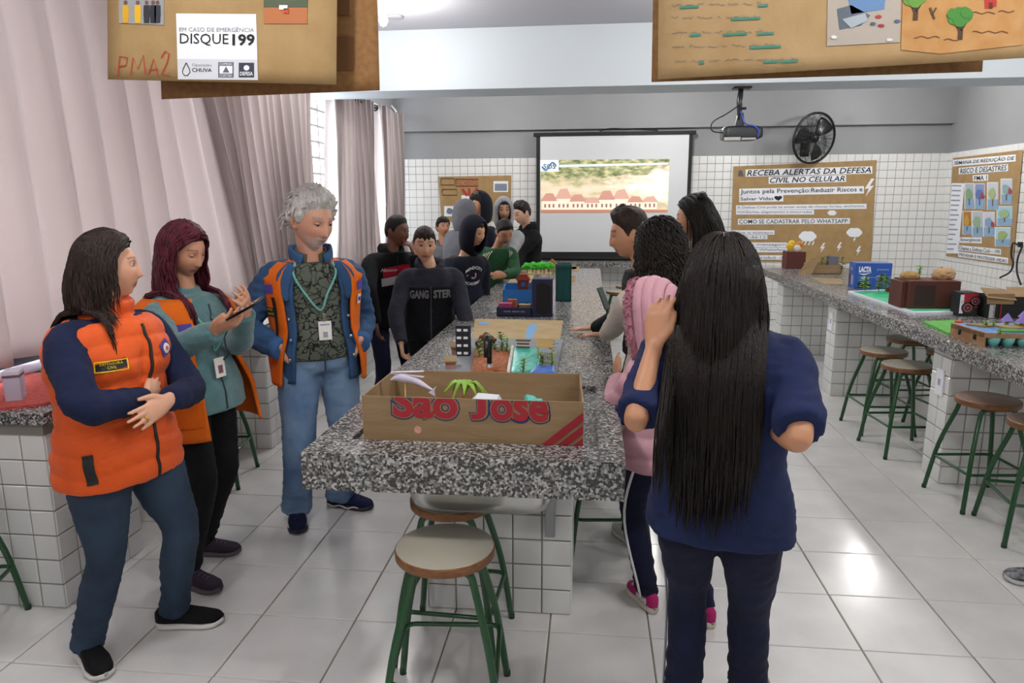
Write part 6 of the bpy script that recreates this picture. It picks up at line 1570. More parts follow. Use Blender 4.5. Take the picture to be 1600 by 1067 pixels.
obj('hub', xf(lathe([(.055, -.05), (.06, -.03), (.06, .03), (.04, .05)], 20), RF@rot('X', PI/2), fc), M_fan, FN, True); obj('motor', xf(lathe([(.05, -.2), (.075, -.17), (.08, -.06), (.05, -.03)], 20), RF@rot('X', PI/2), fc), M_fan, FN, True)
for k in range(3):
    a0 = 2*PI*k/3+.9; G = np.zeros((8, 7, 3))
    for i, r in enumerate(np.linspace(.05, .285, 8)):
        for j, u in enumerate(np.linspace(-.5, .5, 7)): a = a0+u*np.interp(r, [.05, .2, .285], [.8, 1.05, .8]); G[i, j] = fc+RF@np.array([r*math.cos(a), u*.06, r*math.sin(a)])
    obj('blade', sheet(G, .004), mat('blade_black', '1c1c1f', .25), FN, True)
obj('wall_arm', tube(spline([fc+RF@np.array([0, .15, 0]), fc+np.array([-.02, .22, -.08]), (fc[0]-.03, YB-.03, fc[2]-.12)], 10), .02, 10), M_fan, FN, True); obj('wall_plate', bx(fc[0]-.09, fc[0]+.03, YB-.035, YB-.008, fc[2]-.22, fc[2]-.02, .006), M_fan, FN)
# ================================================================== MODELS ON THE WORKTOPS
M_cardb = mat('cardboard', '957c5c', .85, col2='8b7250', scale=6, bump=.1, bscale=20, stretch=(1, 1, 6)); M_cardi = mat('cardboard_inside', '9c8664', .85, col2='927b58', scale=6)
M_leafg = mat('leaf_green', '5d8c2c', .5, col2='7fae3e', scale=40); M_leafd = mat('leaf_dark', '4a6b2c', .6, col2='64853c', scale=40); M_stem = mat('stem_brown', '5c5a30', .8)
def onT(px, py, z=IZ): return atZ(px, py, z)
def leaf(base, d, up, L, w, n=5):
    """pointed leaf blade with a folded midrib and some thickness"""
    d = unit(d); s = unit(np.cross(d, up)); u = np.cross(s, d); G = np.zeros((n, 3, 3))
    for i, t in enumerate(np.linspace(0, 1, n)):
        ww = w*math.sin(PI*min(.98, t*.92+.06)); c = np.asarray(base)+d*L*t-u*L*.35*t*t
        G[i] = [c-s*ww+u*ww*.25, c, c+s*ww+u*ww*.25]
    return sheet(G, .0008)
def sprig(name, label, base, h, n, m, lean=(0, 0), lw=.010, ll=.03, seed=0, parent=None, cat='plant'):
    r = np.random.RandomState(seed); base = np.asarray(base, float); top = base+np.array([lean[0], lean[1], h]); P = spline([base, base*.5+top*.5+r.randn(3)*.006, top], 12)
    t = parent or thing(name, label, cat, base)
    obj('stem', tube(P, np.linspace(.0028, .0012, 12), 6), M_stem, t, True); parts = []
    for k in range(n):
        i = int(2+9*(k+.5)/n); a = k*2.4+r.rand(); d = np.array([math.cos(a), math.sin(a), .5+.4*r.rand()]); parts.append(leaf(P[i], d, (0, 0, 1), ll*(.7+.5*r.rand()), lw*(.8+.4*r.rand())))
    obj('leaves', merge(*parts), m, t, True); return t
def open_box(t, c0, c1, c2, c3, h, th, m, mi, skip=(), names=('front_panel', 'right_panel', 'back_panel', 'left_panel'), hs=None):
    """open carton: floor corners front-left, front-right, back-right, back-left"""
    C = [np.asarray(c, float) for c in (c0, c1, c2, c3)]; z = np.array([0, 0, 1.]); cen = sum(C)/4
    def slab(a, b, hh):
        n = unit(np.cross(b-a, z)); n = n if n@(cen-a) > 0 else -n; v = [a, b, b+n*th, a+n*th]; V = np.array(v+[p_+z*(hh[0] if k in (0, 3) else hh[1]) for k, p_ in enumerate(v)])
        return V, [(0, 1, 2, 3), (7, 6, 5, 4), (0, 4, 5, 1), (1, 5, 6, 2), (2, 6, 7, 3), (3, 7, 4, 0)]
    hs = hs or [(h, h)]*4
    for k, n in enumerate(names):
        if k not in skip: obj(n, slab(C[k], C[(k+1) % 4], hs[k]), m, t)
    V = np.array(C+[c+z*th for c in C]); obj('bottom', (V, [(3, 2, 1, 0), (4, 5, 6, 7), (0, 1, 5, 4), (1, 2, 6, 5), (2, 3, 7, 6), (3, 0, 4, 7)]), mi, t)
# ---- big printed carton at the near end
zb = IZ-.018
A, Bc = onT(568.5, 691, zb), onT(911, 704, zb); hF = .165
bk = atZ(913, 584, zb+hF); bkl = atZ(615, 578, zb+hF); Bk = np.array([bk[0]-.015, max(bk[1], Bc[1]+.27), zb]); Ak = np.array([bkl[0], bkl[1], zb])
BX = thing('cardboard_carton', 'large open brown carton with red lettering at the near end of the granite island', 'carton', tuple((A+Bc+Bk+Ak)/4)); BX.location[2] = zb
A[2] = Bc[2] = zb
open_box(BX, A, Bc, Bk, Ak, hF, .005, M_cardb, M_cardi)
u = unit(Bc-A); Wd = np.linalg.norm(Bc-A); n_ = np.cross(u, (0, 0, 1.))
M_redp = mat('carton_red', 'a02530', .8); M_bluep = mat('carton_blue', '2c3560', .8)
org = A+n_*.0
def on_front(vf, off): 
    v, f = vf; return A+np.outer(v[:, 0], u)+np.outer(v[:, 1], (0, 0, 1.))+n_*off, f
def clip_text(vf, zmax):
    bm = bmesh.new(); vs = [bm.verts.new(q) for q in vf[0]]
    for q in vf[1]:
        try: bm.faces.new([vs[i] for i in q])
        except ValueError: pass
    bmesh.ops.bisect_plane(bm, geom=bm.verts[:]+bm.edges[:]+bm.faces[:], plane_co=(0, zmax, 0), plane_no=(0, 1, 0), clear_outer=True); bm.verts.index_update()
    out = np.array([q.co[:] for q in bm.verts]), [tuple(q.index for q in p_.verts) for p_ in bm.faces]; bm.free(); return out
def word(s_, bold):
    if s_ != 'José': return text_mesh(s_, 1, bold=bold, res=4)
    v, f = text_mesh('J', 1, bold=bold, res=4); lo = v[:, 1].min(); v[:, 1] = (v[:, 1]-lo)*(.73+2*bold)/np.ptp(v[:, 1])-bold; v[:, 0] = (v[:, 0]-v[:, 0].min())*1.25-bold
    v2, f2 = text_mesh('osé', 1, bold=bold, res=4); v2[:, 0] += .47; return merge((v, f), (v2, f2))
for s_, x0, x1 in (('São', .145, .44), ('José', .50, .845)):
    for bold, m_, off in ((.088, M_bluep, .0008), (.060, M_cardb, .0014), (.034, M_redp, .0020)):
        v, f = word(s_, bold); v0, _ = word(s_, .030); xm = (v0[:, 0].max()+v0[:, 0].min())/2; k = Wd*(x1-x0)/np.ptp(v0[:, 0])
        v = np.column_stack([(v[:, 0]-xm)*k+Wd*(x0+x1)/2, v[:, 1]*.145+.100, v[:, 2]*0]); obj('lettering', on_front(clip_text((v, f), hF-.001), off), m_, BX)
for k in range(3):      # red corner stripes
    a = Wd-.155+k*.052; q = [(a, .002), (a+.036, .002), (Wd-.001, (Wd-a-.036)*.85), (Wd-.001, (Wd-a)*.85)]; obj('corner_stripe', poly([(x, y) for x, y in q], .0006, A+n_*.0009, u, (0, 0, 1.)), M_redp, BX)
obj('round_sticker', xf(lathe([(.013, 0), (.013, .0006)], 20), np.stack([u, np.array([0, 0, 1.]), n_], 1), A+u*Wd*.256+np.array([0, 0, .052])+n_*.0006), mat('coral_sticker', 'c98a78', .6, col2='dba894', scale=60), BX)
cx = lambda fx, fy: A*(1-fx)*(1-fy)+Bc*fx*(1-fy)+Bk*fx*fy+Ak*(1-fx)*fy+np.array([0, 0, .006])
# things standing in the carton
b = cx(.14, .45); SHK = thing('paper_helicopter', 'pale paper helicopter on a skewer inside the big carton', 'paper model', tuple(b)); hz = .175; M_lil = mat('lilac_paper', 'cfc8da', .7)
obj('skewer', tube([b, b+np.array([0, 0, hz+.02])], .0028, 8), mat('bamboo', 'c9a66a', .6), SHK, True)
P_ = spline([b+np.array([-.05, 0, hz]), b+np.array([-.02, 0, hz+.008]), b+np.array([.03, 0, hz]), b+np.array([.07, -.005, hz-.018]), b+np.array([.10, -.01, hz-.032])], 16); obj('fuselage', rtube(P_, np.column_stack([np.interp(np.linspace(0, 1, 16), [0, .3, .7, 1], [.004, .016, .010, .004]), np.interp(np.linspace(0, 1, 16), [0, .3, .7, 1], [.004, .020, .010, .004])]), 12, ref=(0, 0, 1)), M_lil, SHK, True)
obj('tail_fin', poly([(-.012, -.012), (.018, .012), (.010, -.004), (.012, -.026)], .003, b+np.array([.10, -.01, hz-.03]), (1, 0, 0), (0, 0, 1)), M_lil, SHK)
for dz, sl in ((.018, .1), (.03, -.05)): obj('rotor_blade', box(b+np.array([.01, 0, hz+dz]), (.12, .018, .002), 0, rot('Y', sl)), M_lil, SHK)
b = cx(.42, .55); PT = thing('paper_palm', 'green paper palm tree in the big carton', 'paper model', tuple(b)); M_pod = mat('palm_green', '6f9a2c', .5, col2='8fb944', scale=20)
tr = spline([b, b+np.array([-.005, 0, .07]), b+np.array([.008, 0, .13])], 10); obj('trunk', tube(tr, np.linspace(.012, .007, 10), 10), mat('trunk_tan', 'a77a44', .8), PT, True)
rr = np.random.RandomState(6)
for k in range(11):
    a = 2*PI*k/11+.2; d = np.array([math.cos(a), math.sin(a)*.8, .1]); L_ = .062+.02*rr.rand(); t0 = tr[-1]
    P_ = spline([t0, t0+d*L_*.5+np.array([0, 0, .022+.012*rr.rand()]), t0+d*L_+np.array([0, 0, -.005-.025*rr.rand()])], 9); obj('frond', rtube(P_, np.column_stack([np.interp(np.linspace(0, 1, 9), [0, .45, 1], [.005, .013, .002]), np.full(9, .003)]), 8, ref=(0, 0, 1)), M_pod, PT, True)
b = cx(.375, .35); o = obj('card_hut', poly([(0, 0), (.05, 0), (.05, .10), (.035, .118), (0, .075)], .05, b, unit((1, .2, 0)), (0, 0, 1)), mat('orange_card', 'cf9a58', .8), None); tag(o, 'small orange card hut below the paper palm', 'paper model')
b = cx(.385, .34); o = obj('grey_card_block', bx(b[0]-.02, b[0]+.05, b[1]-.075, b[1]-.015, b[2], b[2]+.045), mat('grey_blue_card', '8fa6ac', .8), None); tag(o, 'grey-blue card block in front of the orange hut', 'paper model')
b = cx(.46, .35); o = obj('crumpled_paper', rtube([b+np.array([0, 0, .04]), b+np.array([.05, 0, .055])], [.045, .035], 9), mat('mauve_paper', 'a9a2b0', .8), None); tag(o, 'crumpled mauve paper heap beside the palm trunk', 'paper model')
b = cx(.545, .30); WH = thing('paper_house', 'white paper house with a sloping roof in the carton', 'paper model', tuple(b)); M_wpap = mat('white_card', 'd3d6dc', .7)
obj('walls', bx(b[0]-.055, b[0]+.055, b[1]-.03, b[1]+.03, b[2], b[2]+.11), M_wpap, WH); obj('roof', poly([(-.065, .105), (.06, .105), (.045, .135), (-.03, .14)], .075, b+np.array([0, .035, 0]), (1, 0, 0), (0, 0, 1)), M_wpap, WH)
b = cx(.77, .30); V, F, E_ = remesh(rtube([b+np.array([-.02, 0, .07]), b+np.array([.0, 0, .115]), b+np.array([.025, 0, .10])], [.04, .036, .028], 12), .006, 1); o = fast_obj('tissue_heap', V+(vnormals(V, F)*(.008*wob(V, 25, 1))[:, None]), F, mat('teal_tissue', '5cbcb0', .8), None); tag(o, 'crumpled teal tissue heap in the carton', 'paper model')
b = cx(.90, .25); o = obj('pebble', rtube([b+np.array([-.012, 0, .095]), b+np.array([.02, 0, .10])], [.02, .018], 10), mat('dark_teal', '2f5a58', .6), None); tag(o, 'small dark teal lump near the right end of the carton', 'paper model')
# ---- tap
b = onT(765, 584); TP = thing('tap', 'black gooseneck tap standing behind the big carton', 'tap', tuple(b))
obj('base', lathe([(.024, 0), (.024, .012), (.016, .02), (.015, .05)], 16, b), M_inox, TP, True)
obj('spout', tube(spline([b+np.array([0, 0, .04]), b+np.array([0, 0, .13]), b+np.array([0, -.02, .175]), b+np.array([0, -.06, .185]), b+np.array([0, -.09, .15]), b+np.array([0, -.095, .10])], 24), .0125, 12), mat('tap_black', '151518', .25), TP, True)
# ---- diorama with river
y0, y1 = onT(800, 586)[1], onT(800, 532)[1]; xl, xr = onT(690, 575)[0], onT(872, 575)[0]
DI = thing('river_diorama', 'school diorama board with brown ground and a turquoise river', 'diorama', ((xl+xr)/2, (y0+y1)/2, IZ))
obj('board', bx(xl, xr, y0, y1, IZ, IZ+.012, .002), mat('board_grey', '8a9096', .8), DI)
def patch(name, pts, z, h, m, parent, seed=0, amp=.004):
    P = np.array([onT(x, y, z)[:2] for x, y in pts]); c = P.mean(0); n = len(P); rings = []
    for t, hh in ((1, 0), (.985, h*.7), (.9, h), (.6, h), (.3, h)): rings.append(np.column_stack([c+(P-c)*t, np.full(n, z+hh)]))
    G = np.array(rings); G[2:, :, 2] += amp*wob(G[2:].reshape(-1, 3), 30, seed).reshape(3, n); V = np.vstack([G.reshape(-1, 3), [[*c, z+h]]]); F = grid_faces(5, n, True)+[(4*n+j, 4*n+(j+1) % n, 5*n) for j in range(n)]+[tuple(range(n))[::-1]]
    return obj(name, (V, F), m, parent, True)
def ringpts(q, n=28):
    q = list(q)+[q[0]]; out = []
    for a, b in zip(q[:-1], q[1:]):
        for t in np.linspace(0, 1, max(2, n//(len(q)-1)), endpoint=False): out.append((a[0]+(b[0]-a[0])*t, a[1]+(b[1]-a[1])*t))
    return out
patch('ground', ringpts([(735, 584), (798, 584), (803, 548), (742, 546)]), IZ+.012, .018, mat('clay_ground', '8a4e2c', .9, col2='b5714a', scale=60, detail=6), DI, 1, .010)
patch('river', ringpts([(796, 584), (842, 584), (846, 546), (802, 544)]), IZ+.012, .010, mat('river_paint', '2fb4a4', .35, col2='48cbb8', scale=50), DI, 2, .004)
patch('pond', ringpts([(826, 586), (868, 586), (866, 574), (836, 574)]), IZ+.012, .012, mat('pond_paint', '3a6fc8', .35), DI, 2, .002)
patch('river_bank', ringpts([(792, 584), (797, 584), (803, 545), (799, 545)]), IZ+.012, .022, mat('foam_white', 'dcdcd6', .8), DI, 3, .006)
M_bk = mat('black_card', '17171a', .7)
b = onT(723, 560); TW = thing('model_tower', 'black card tower block with white windows on the diorama', 'model building', tuple(b)); R9 = rotz(.05)
obj('block', box(b+np.array([0, .03, .088]), (.072, .06, .165), .001, R9), M_bk, TW)
for r_ in range(4):
    for c in (-1, 1): obj('window', box(b+R9@np.array([c*.017, -.0006, .028+.040*r_]), (.022, .0012, .013), 0, R9), M_paper, TW)
for px, py, k in ((712, 556, 0), (703, 580, 1)):
    b = onT(px, py); H_ = thing('model_house', 'little brown card house %s on the diorama' % ('beside the black tower' if k == 0 else 'at the left front corner'), 'model building', tuple(b))
    obj('walls', box(b+np.array([0, .02, .032]), (.05, .045, .04), 0, rotz(.2)), mat('pink_card', 'a8786c', .8), H_); obj('roof', box(b+np.array([0, .015, .056]), (.062, .065, .008), .001, rotz(.2)@rot('X', .25)), M_cardi, H_)
b = onT(759, 552); V, F, E_ = remesh(rtube([b+np.array([-.012, .02, .035]), b+np.array([.004, .02, .065])], [.042, .040], 14), .005, 1); o = fast_obj('rock', V+vnormals(V, F)*(.012*wob(V, 22, 2))[:, None], F, mat('brown_rock', '4a3524', .9, col2='7a5a3c', scale=60), None); tag(o, 'rough brown rock on the diorama next to the tap', 'rock')
for k, (px, py, h, n, sd) in enumerate(((783, 553, .12, 26, 1), (793, 553, .085, 18, 2), (747, 556, .085, 12, 3), (750, 562, .06, 10, 4), (862, 556, .075, 10, 5), (817, 585, .075, 14, 6), (846, 572, .06, 12, 7), (862, 572, .065, 14, 8), (772, 552, .05, 10, 9))):
    sprig('twig', ['tall leafy twig right of the rock', 'shorter leafy twig beside the tall one', 'leafy twig between the tower and the rock', 'low leafy twig before the black tower', 'leafy twig behind the matchstick hut', 'leafy twig standing in the turquoise river', 'small twig at the left of the matchstick hut', 'small twig at the right front of the matchstick hut', 'short twig just behind the rock'][k], np.array([*onT(px, py, IZ+.012)[:2], IZ+.012]), h, n, M_leafg if k % 2 else M_leafd, (.008*(k % 3-1), 0), .009, .030, sd)
b = onT(817, 550); FE = thing('stick_bridge', 'striped bridge of dark and pale sticks on the diorama', 'model bridge', tuple(b))
for k in range(5): obj('stick', box(b+np.array([.0, .01, .016+.009*k]), (.078-.004*k, .006, .007), 0, rotz(-.1)), mat('dark_stick', '4a3230', .8) if k % 2 else mat('pale_stick', 'cbbfa8', .8), FE)
obj('deck', box(b+np.array([0, .02, .06]), (.078, .03, .004), 0, rotz(-.1)), mat('dark_stick', '4a3230', .8), FE)
b = onT(851, 566); PH = thing('matchstick_hut', 'pale matchstick hut with a slatted roof on the diorama', 'model building', tuple(b)); M_pop = mat('popsicle_wood', 'c2a76c', .7)
for sx in (-1, 1):
    for sy in (0, 1): obj('post', bx(b[0]+sx*.035-.003, b[0]+sx*.035+.003, b[1]+sy*.05, b[1]+sy*.05+.006, IZ+.012, IZ+.075), M_pop, PH)
for k in range(7): obj('wall_stick', bx(b[0]-.034+k*.0115, b[0]-.034+k*.0115+.004, b[1]-.001, b[1]+.003, IZ+.012, IZ+.05), mat('mossy_stick', '8a8050', .8), PH)
for k in range(9): obj('roof_stick', box(b+np.array([0, .0+k*.009, .078+.0035*k]), (.084, .0085, .004), 0), M_pop, PH)
# ---- cardboard sheet with blue paint
q = [(738, 532), (874, 536), (880, 502), (742, 499)]; P_ = np.array([onT(x, y)[:2] for x, y in q])
SH = thing('painted_cardboard', 'flat pale cardboard sheet with blue paint lying on the island', 'cardboard', (*P_.mean(0), IZ)); M_pc = mat('pale_card', 'b9a276', .85, col2='ad966a', scale=8)
obj('sheet', (np.vstack([np.column_stack([P_, np.full(4, IZ+.006)]), np.column_stack([P_, np.full(4, IZ)])]), [(0, 1, 2, 3), (7, 6, 5, 4)]+[(i, i+4, (i+1) % 4+4, (i+1) % 4) for i in range(4)]), M_pc, SH)
for q in ([(746, 507), (754, 507), (757, 503), (750, 503)], [(755, 507), (762, 507), (764, 503), (758, 503)], [(822, 529), (831, 529), (841, 507), (827, 507), (822, 518)]):
    P_ = np.array([onT(x, y, IZ+.006)[:2] for x, y in q]); n = len(P_); obj('blue_paint', (np.vstack([np.column_stack([P_, np.full(n, IZ+.0072)]), np.column_stack([P_, np.full(n, IZ+.006)])]), [tuple(range(n)), tuple(range(2*n-1, n-1, -1))]+[(i, i+n, (i+1) % n+n, (i+1) % n) for i in range(n)]), mat('blue_paint', '6fa8d8', .6), SH)
# ---- dark blue upright box with black panel, and blue trays
b = onT(849, 495); M_db = mat('dark_blue_card', '20264f', .6); BB = thing('blue_box_tower', 'upright dark blue box with a black oval panel on the island', 'box', tuple(b))
x0_, x1_ = onT(831, 495)[0], onT(857, 497)[0]; yy = b[1]; obj('box_body', bx(x0_, x1_+.025, yy, yy+.14, IZ, IZ+.265, .002), M_db, BB)
w_ = x1_+.025-x0_; obj('black_panel', poly([(.03, .03), (w_*.5, .012), (w_-.01, .03), (w_-.01, .215), (w_*.5, .245), (.03, .225)], .002, (x0_, yy, IZ), (1, 0, 0), (0, 0, 1)), M_bk, BB)
obj('white_side', bx(x1_+.0245, x1_+.0275, yy+.004, yy+.136, IZ+.02, IZ+.25), mat('lilac_white', 'c3c4d6', .7), BB)
b0 = onT(776, 494); TR1 = thing('navy_tray', 'low navy tray with small models left of the blue box', 'tray', tuple(b0)); xa, xb = b0[0], x0_-.004
open_box(TR1, (xa, b0[1], IZ), (xb, b0[1], IZ), (xb, b0[1]+.16, IZ), (xa, b0[1]+.16, IZ), .062, .004, M_db, M_db)
for k, s_ in enumerate(('MASTER', 'DREAMS', 'KIDS')): obj('lettering', lay(text_mesh(s_, .014), (xa+.05+k*.06, b0[1]-.0005, IZ+.03), (1, 0, 0), (0, 0, 1), .0006), mat('white_print', 'd9d9d9', .7), TR1)
o = obj('pink_block', bx(xa+.01, xa+.10, b0[1]+.05, b0[1]+.11, IZ+.004, IZ+.085), mat('pink_paper', 'b84a78', .8), None); tag(o, 'pink paper block in the low navy tray', 'paper model')
o = obj('orange_block', bx(xa+.065, xa+.13, b0[1]+.115, b0[1]+.15, IZ+.004, IZ+.105), mat('terracotta_paper', 'b8683c', .8), None); tag(o, 'terracotta paper block at the back of the navy tray', 'paper model')
o = obj('tan_block', bx(xa+.15, xb-.02, b0[1]+.09, b0[1]+.15, IZ+.004, IZ+.07), mat('tan_paper', 'a38f62', .8), None); tag(o, 'tan paper block at the right of the navy tray', 'paper model')
b1 = onT(786, 473); TR2 = thing('blue_tray', 'bright blue open box behind the navy tray', 'tray', tuple(b1)); xc, xd = b1[0], x0_+.04
ty = max(b1[1], b0[1]+.17); open_box(TR2, (xc, ty, IZ), (xd-.05, ty, IZ), (xd-.05, ty+.18, IZ), (xc, ty+.18, IZ), .125, .004, mat('bright_blue_card', '2a7cc8', .6), mat('bright_blue_card', '2a7cc8', .6), hs=[(.105, .105), (.105, .14), (.14, .14), (.14, .105)])
hb = np.array([(xc+xd)/2-.01, ty+.10, IZ+.004]); HM = thing('model_house', 'small red-brown house with a blue window in the bright blue box', 'model building', tuple(hb)); M_rb = mat('redbrown_card', '7a3a30', .8)
obj('walls', bx(hb[0]-.045, hb[0]+.045, hb[1]-.03, hb[1]+.03, hb[2], hb[2]+.17), M_rb, HM); obj('roof', poly([(-.06, 0), (.06, 0), (.03, .05), (-.03, .05)], .08, hb+np.array([0, .04, .17]), (1, 0, 0), (0, 0, 1)), mat('red_card', '9a4636', .8), HM); obj('window', bx(hb[0]-.015, hb[0]+.02, hb[1]-.0325, hb[1]-.03, hb[2]+.12, hb[2]+.155), mat('blue_pane', '3a6fb0', .4), HM)
# teal tall box
b = onT(880, 471); o = thing('teal_box', 'tall dark teal box standing behind the dark blue one', 'box', tuple(b)); xe, xf_ = onT(868, 471)[0], onT(892, 471)[0]; M_tb = mat('dark_teal_card', '15504e', .7, col2='1b5f5c', scale=5, stretch=(20, 20, 1))
open_box(o, (xe, b[1], IZ), (xf_, b[1], IZ), (xf_, b[1]+.16, IZ), (xe, b[1]+.16, IZ), .30, .006, M_tb, M_bk); obj('lid', bx(xe-.004, xf_+.004, b[1]-.004, b[1]+.164, IZ+.27, IZ+.29, .002), M_tb, o)
# foam trees on a raised card
b = onT(845, 462); FT = thing('card_stand', 'card stand carrying bright green model trees', 'model base', (b[0], b[1]+.35, IZ)); yb = b[1]+.30; xg0, xg1 = onT(825, 462)[0]-.05, onT(862, 462)[0]-.03
obj('top', bx(xg0, xg1, yb, yb+.2, IZ+.15, IZ+.158), M_pc, FT); obj('support', bx(xg0, xg0+.01, yb, yb+.2, IZ, IZ+.15), M_pc, FT); obj('support', bx(xg1-.01, xg1, yb, yb+.2, IZ, IZ+.15), M_pc, FT)
M_foam = mat('bright_green_foam', '4fc03a', .8, col2='3aa82c', scale=60); rr = np.random.RandomState(9)
for k, (fx, fy) in enumerate(((.06, .1), (.26, .5), (.42, .2), (.58, .6), (.74, .25), (.92, .5))):
    b = np.array([xg0+(xg1-xg0)*fx, yb+.2*fy, IZ+.158]); t = thing('model_tree', 'bright green foam model tree, %s from the left' % ('first', 'second', 'third', 'fourth', 'fifth', 'sixth')[k], 'model tree', tuple(b), 'foam trees on the card stand')
    obj('trunk', tube([b, b+np.array([0, 0, .045])], .004, 8), mat('trunk_dark', '54402a', .8), t, True); V, F, E_ = remesh(merge(*[rtube([b+np.array([dx-.012, 0, .055+dz]), b+np.array([dx+.012, 0, .058+dz])], [.022, .022], 10) for dx, dz in ((-.018, 0), (.016, .004), (0, .02))]), .007, 1); fast_obj('crown', V+vnormals(V, F)*(.007*wob(V, 40, k))[:, None], F, M_foam, t)
# papers and cards further along
for k, (q, m_, lb) in enumerate((([(790, 446), (826, 447), (836, 428), (806, 427)], M_pc, 'pale drawing sheet near the green sweatshirt boy'), ([(812, 426), (856, 427), (862, 419), (822, 418)], M_cardb, 'brown card near the far left end of the island'), ([(872, 421), (900, 421), (902, 416), (876, 416)], M_cardi, 'brown card at the far end behind the teal box'), ([(893, 441), (899, 441), (900, 431), (893, 431)], M_cardb, 'small brown card standing right of the teal box'), ([(893, 423), (905, 423), (906, 417), (893, 417)], M_cardi, 'little tan card beyond the teal box'))):
    P_ = np.array([onT(x, y)[:2] for x, y in q]); h = .003; o = obj('paper_card', (np.vstack([np.column_stack([P_, np.full(4, IZ+h)]), np.column_stack([P_, np.full(4, IZ)])]), [(0, 1, 2, 3), (7, 6, 5, 4)]+[(i, i+4, (i+1) % 4+4, (i+1) % 4) for i in range(4)]), m_, None); tag(o, lb, 'card')
b = onT(862, 425); o = thing('model_house', 'small stone-coloured model house at the far end of the island', 'model building', tuple(b)); obj('walls', bx(b[0]-.05, b[0]+.05, b[1], b[1]+.08, IZ, IZ+.09), mat('stone_card', '9a8f6c', .8, col2='7f7a58', scale=50), o); obj('roof', poly([(-.065, 0), (.065, 0), (0, .06)], .09, b+np.array([0, .085, .09]), (1, 0, 0), (0, 0, 1)), mat('rust_card', 'a8623c', .8), o)
# ================================================================== RIGHT WORKTOP
def onR(px, py, z=IZ): return atZ(px, py, z)
b = onR(1243, 420); PO = thing('planter_box', 'brown planter with paper flowers at the far end of the right worktop', 'planter', tuple(b)); w = .11
obj('box_body', bx(b[0]-w, b[0]+w, b[1], b[1]+.2, IZ, IZ+.20, .004), mat('dark_red_brown', '5c2c22', .7), PO)
for k, (dx, dz, c) in enumerate(((-.07, .26, 'e0b42c'), (.02, .24, 'd8d8d4'), (.05, .28, 'd9862c'), (-.03, .29, 'e3c23a'))): obj('paper_flower', lathe([(.01, -.012), (.045, 0), (.02, .012)], 8, b+np.array([dx, .04+.03*k, dz]), rot('X', PI/2)), col(c), PO)
b = onR(1262, 428); CB = thing('cardboard_box', 'open cardboard box filled with green plants on the right worktop', 'box', tuple(b)); xa, xb = b[0]+.05, onR(1320, 430)[0]
open_box(CB, (xa, b[1], IZ), (xb, b[1], IZ), (xb, b[1]+.35, IZ), (xa, b[1]+.35, IZ), .10, .005, M_cardb, M_cardi); obj('flap', (lambda a: (np.vstack([a, a+np.array([0, .006, .004])]), [(0, 1, 2, 3), (7, 6, 5, 4)]+[(i, i+4, (i+1) % 4+4, (i+1) % 4) for i in range(4)]))(np.array([[xa-.16, b[1]-.02, IZ], [xa-.02, b[1]-.05, IZ+.003], [xa+.06, b[1], IZ+.15], [xa-.05, b[1]+.02, IZ+.15]])), M_cardb, CB)
obj('grey_block', bx(xb-.12, xb-.02, b[1]+.05, b[1]+.14, IZ+.01, IZ+.19), mat('grey_block', '6a6d74', .8), CB)
for k in range(5): sprig('leafy_cutting', 'leafy green cutting in the cardboard box, %s from the left' % ('first', 'second', 'third', 'fourth', 'fifth')[k], (xa+.04+.075*k, b[1]+.12+.02*(k % 2), IZ+.006), .15+.02*(k % 3), 16, M_leafd, (.03*(k % 2), 0), .014, .05, 20+k)
q = [(1266, 434), (1290, 445), (1318, 445), (1314, 436)]; P_ = np.array([onR(x, y)[:2] for x, y in q]); o = obj('flat_card', (np.vstack([np.column_stack([P_, np.full(4, IZ+.004)]), np.column_stack([P_, np.full(4, IZ)])]), [(0, 1, 2, 3), (7, 6, 5, 4)]+[(i, i+4, (i+1) % 4+4, (i+1) % 4) for i in range(4)]), M_cardi, None); tag(o, 'flat piece of card in front of the cardboard box', 'card')
# blue chocolate carton
a = onR(1334, 451); c = onR(1313, 449); e = onR(1391, 452); LC = thing('blue_carton', 'blue printed chocolate carton standing on the right worktop', 'carton', tuple(a)); M_lac = mat('carton_royal_blue', '1f4fa0', .45)
ux = unit(np.array([e[0]-a[0], e[1]-a[1], 0])); uy = np.array([-ux[1], ux[0], 0]); Lw = np.linalg.norm(e-a); hL = .235; RL = np.stack([ux, uy, np.array([0, 0, 1.])], 1); a = a*np.array([1, 1, 0])+np.array([0, 0, IZ])
obj('carton_body', box(a+ux*Lw/2+uy*.11+np.array([0, 0, hL/2]), (Lw, .22, hL), .002, RL), M_lac, LC); fz = lambda vf, off=.0012: lay(vf, a, ux, (0, 0, 1.), off)
obj('lettering', fz(xf(text_mesh('LACTA', .065, bold=.004, width=Lw*.34), None, (Lw*.10, .155, 0))), M_paper, LC); obj('swoosh', fz((lambda v: (np.array([(x, y, 0) for x, y in v]), [tuple(range(len(v)))]))([(Lw*.08, .14), (Lw*.25, .125), (Lw*.46, .148), (Lw*.25, .138)])), M_paper, LC)
for s_, x, z, sz in (('AMANDITA', .58, .17, .020), ('CHOCOLATE AO LEITE', .10, .10, .016), ('WAFER', .14, .075, .016)): obj('lettering', fz(xf(text_mesh(s_, sz), None, (Lw*x, z, 0))), mat('pale_blue_print', 'a9bfe0', .7), LC)
sd = lambda vf: lay(vf, a-uy*0, uy*-1., (0, 0, 1.), .0012)
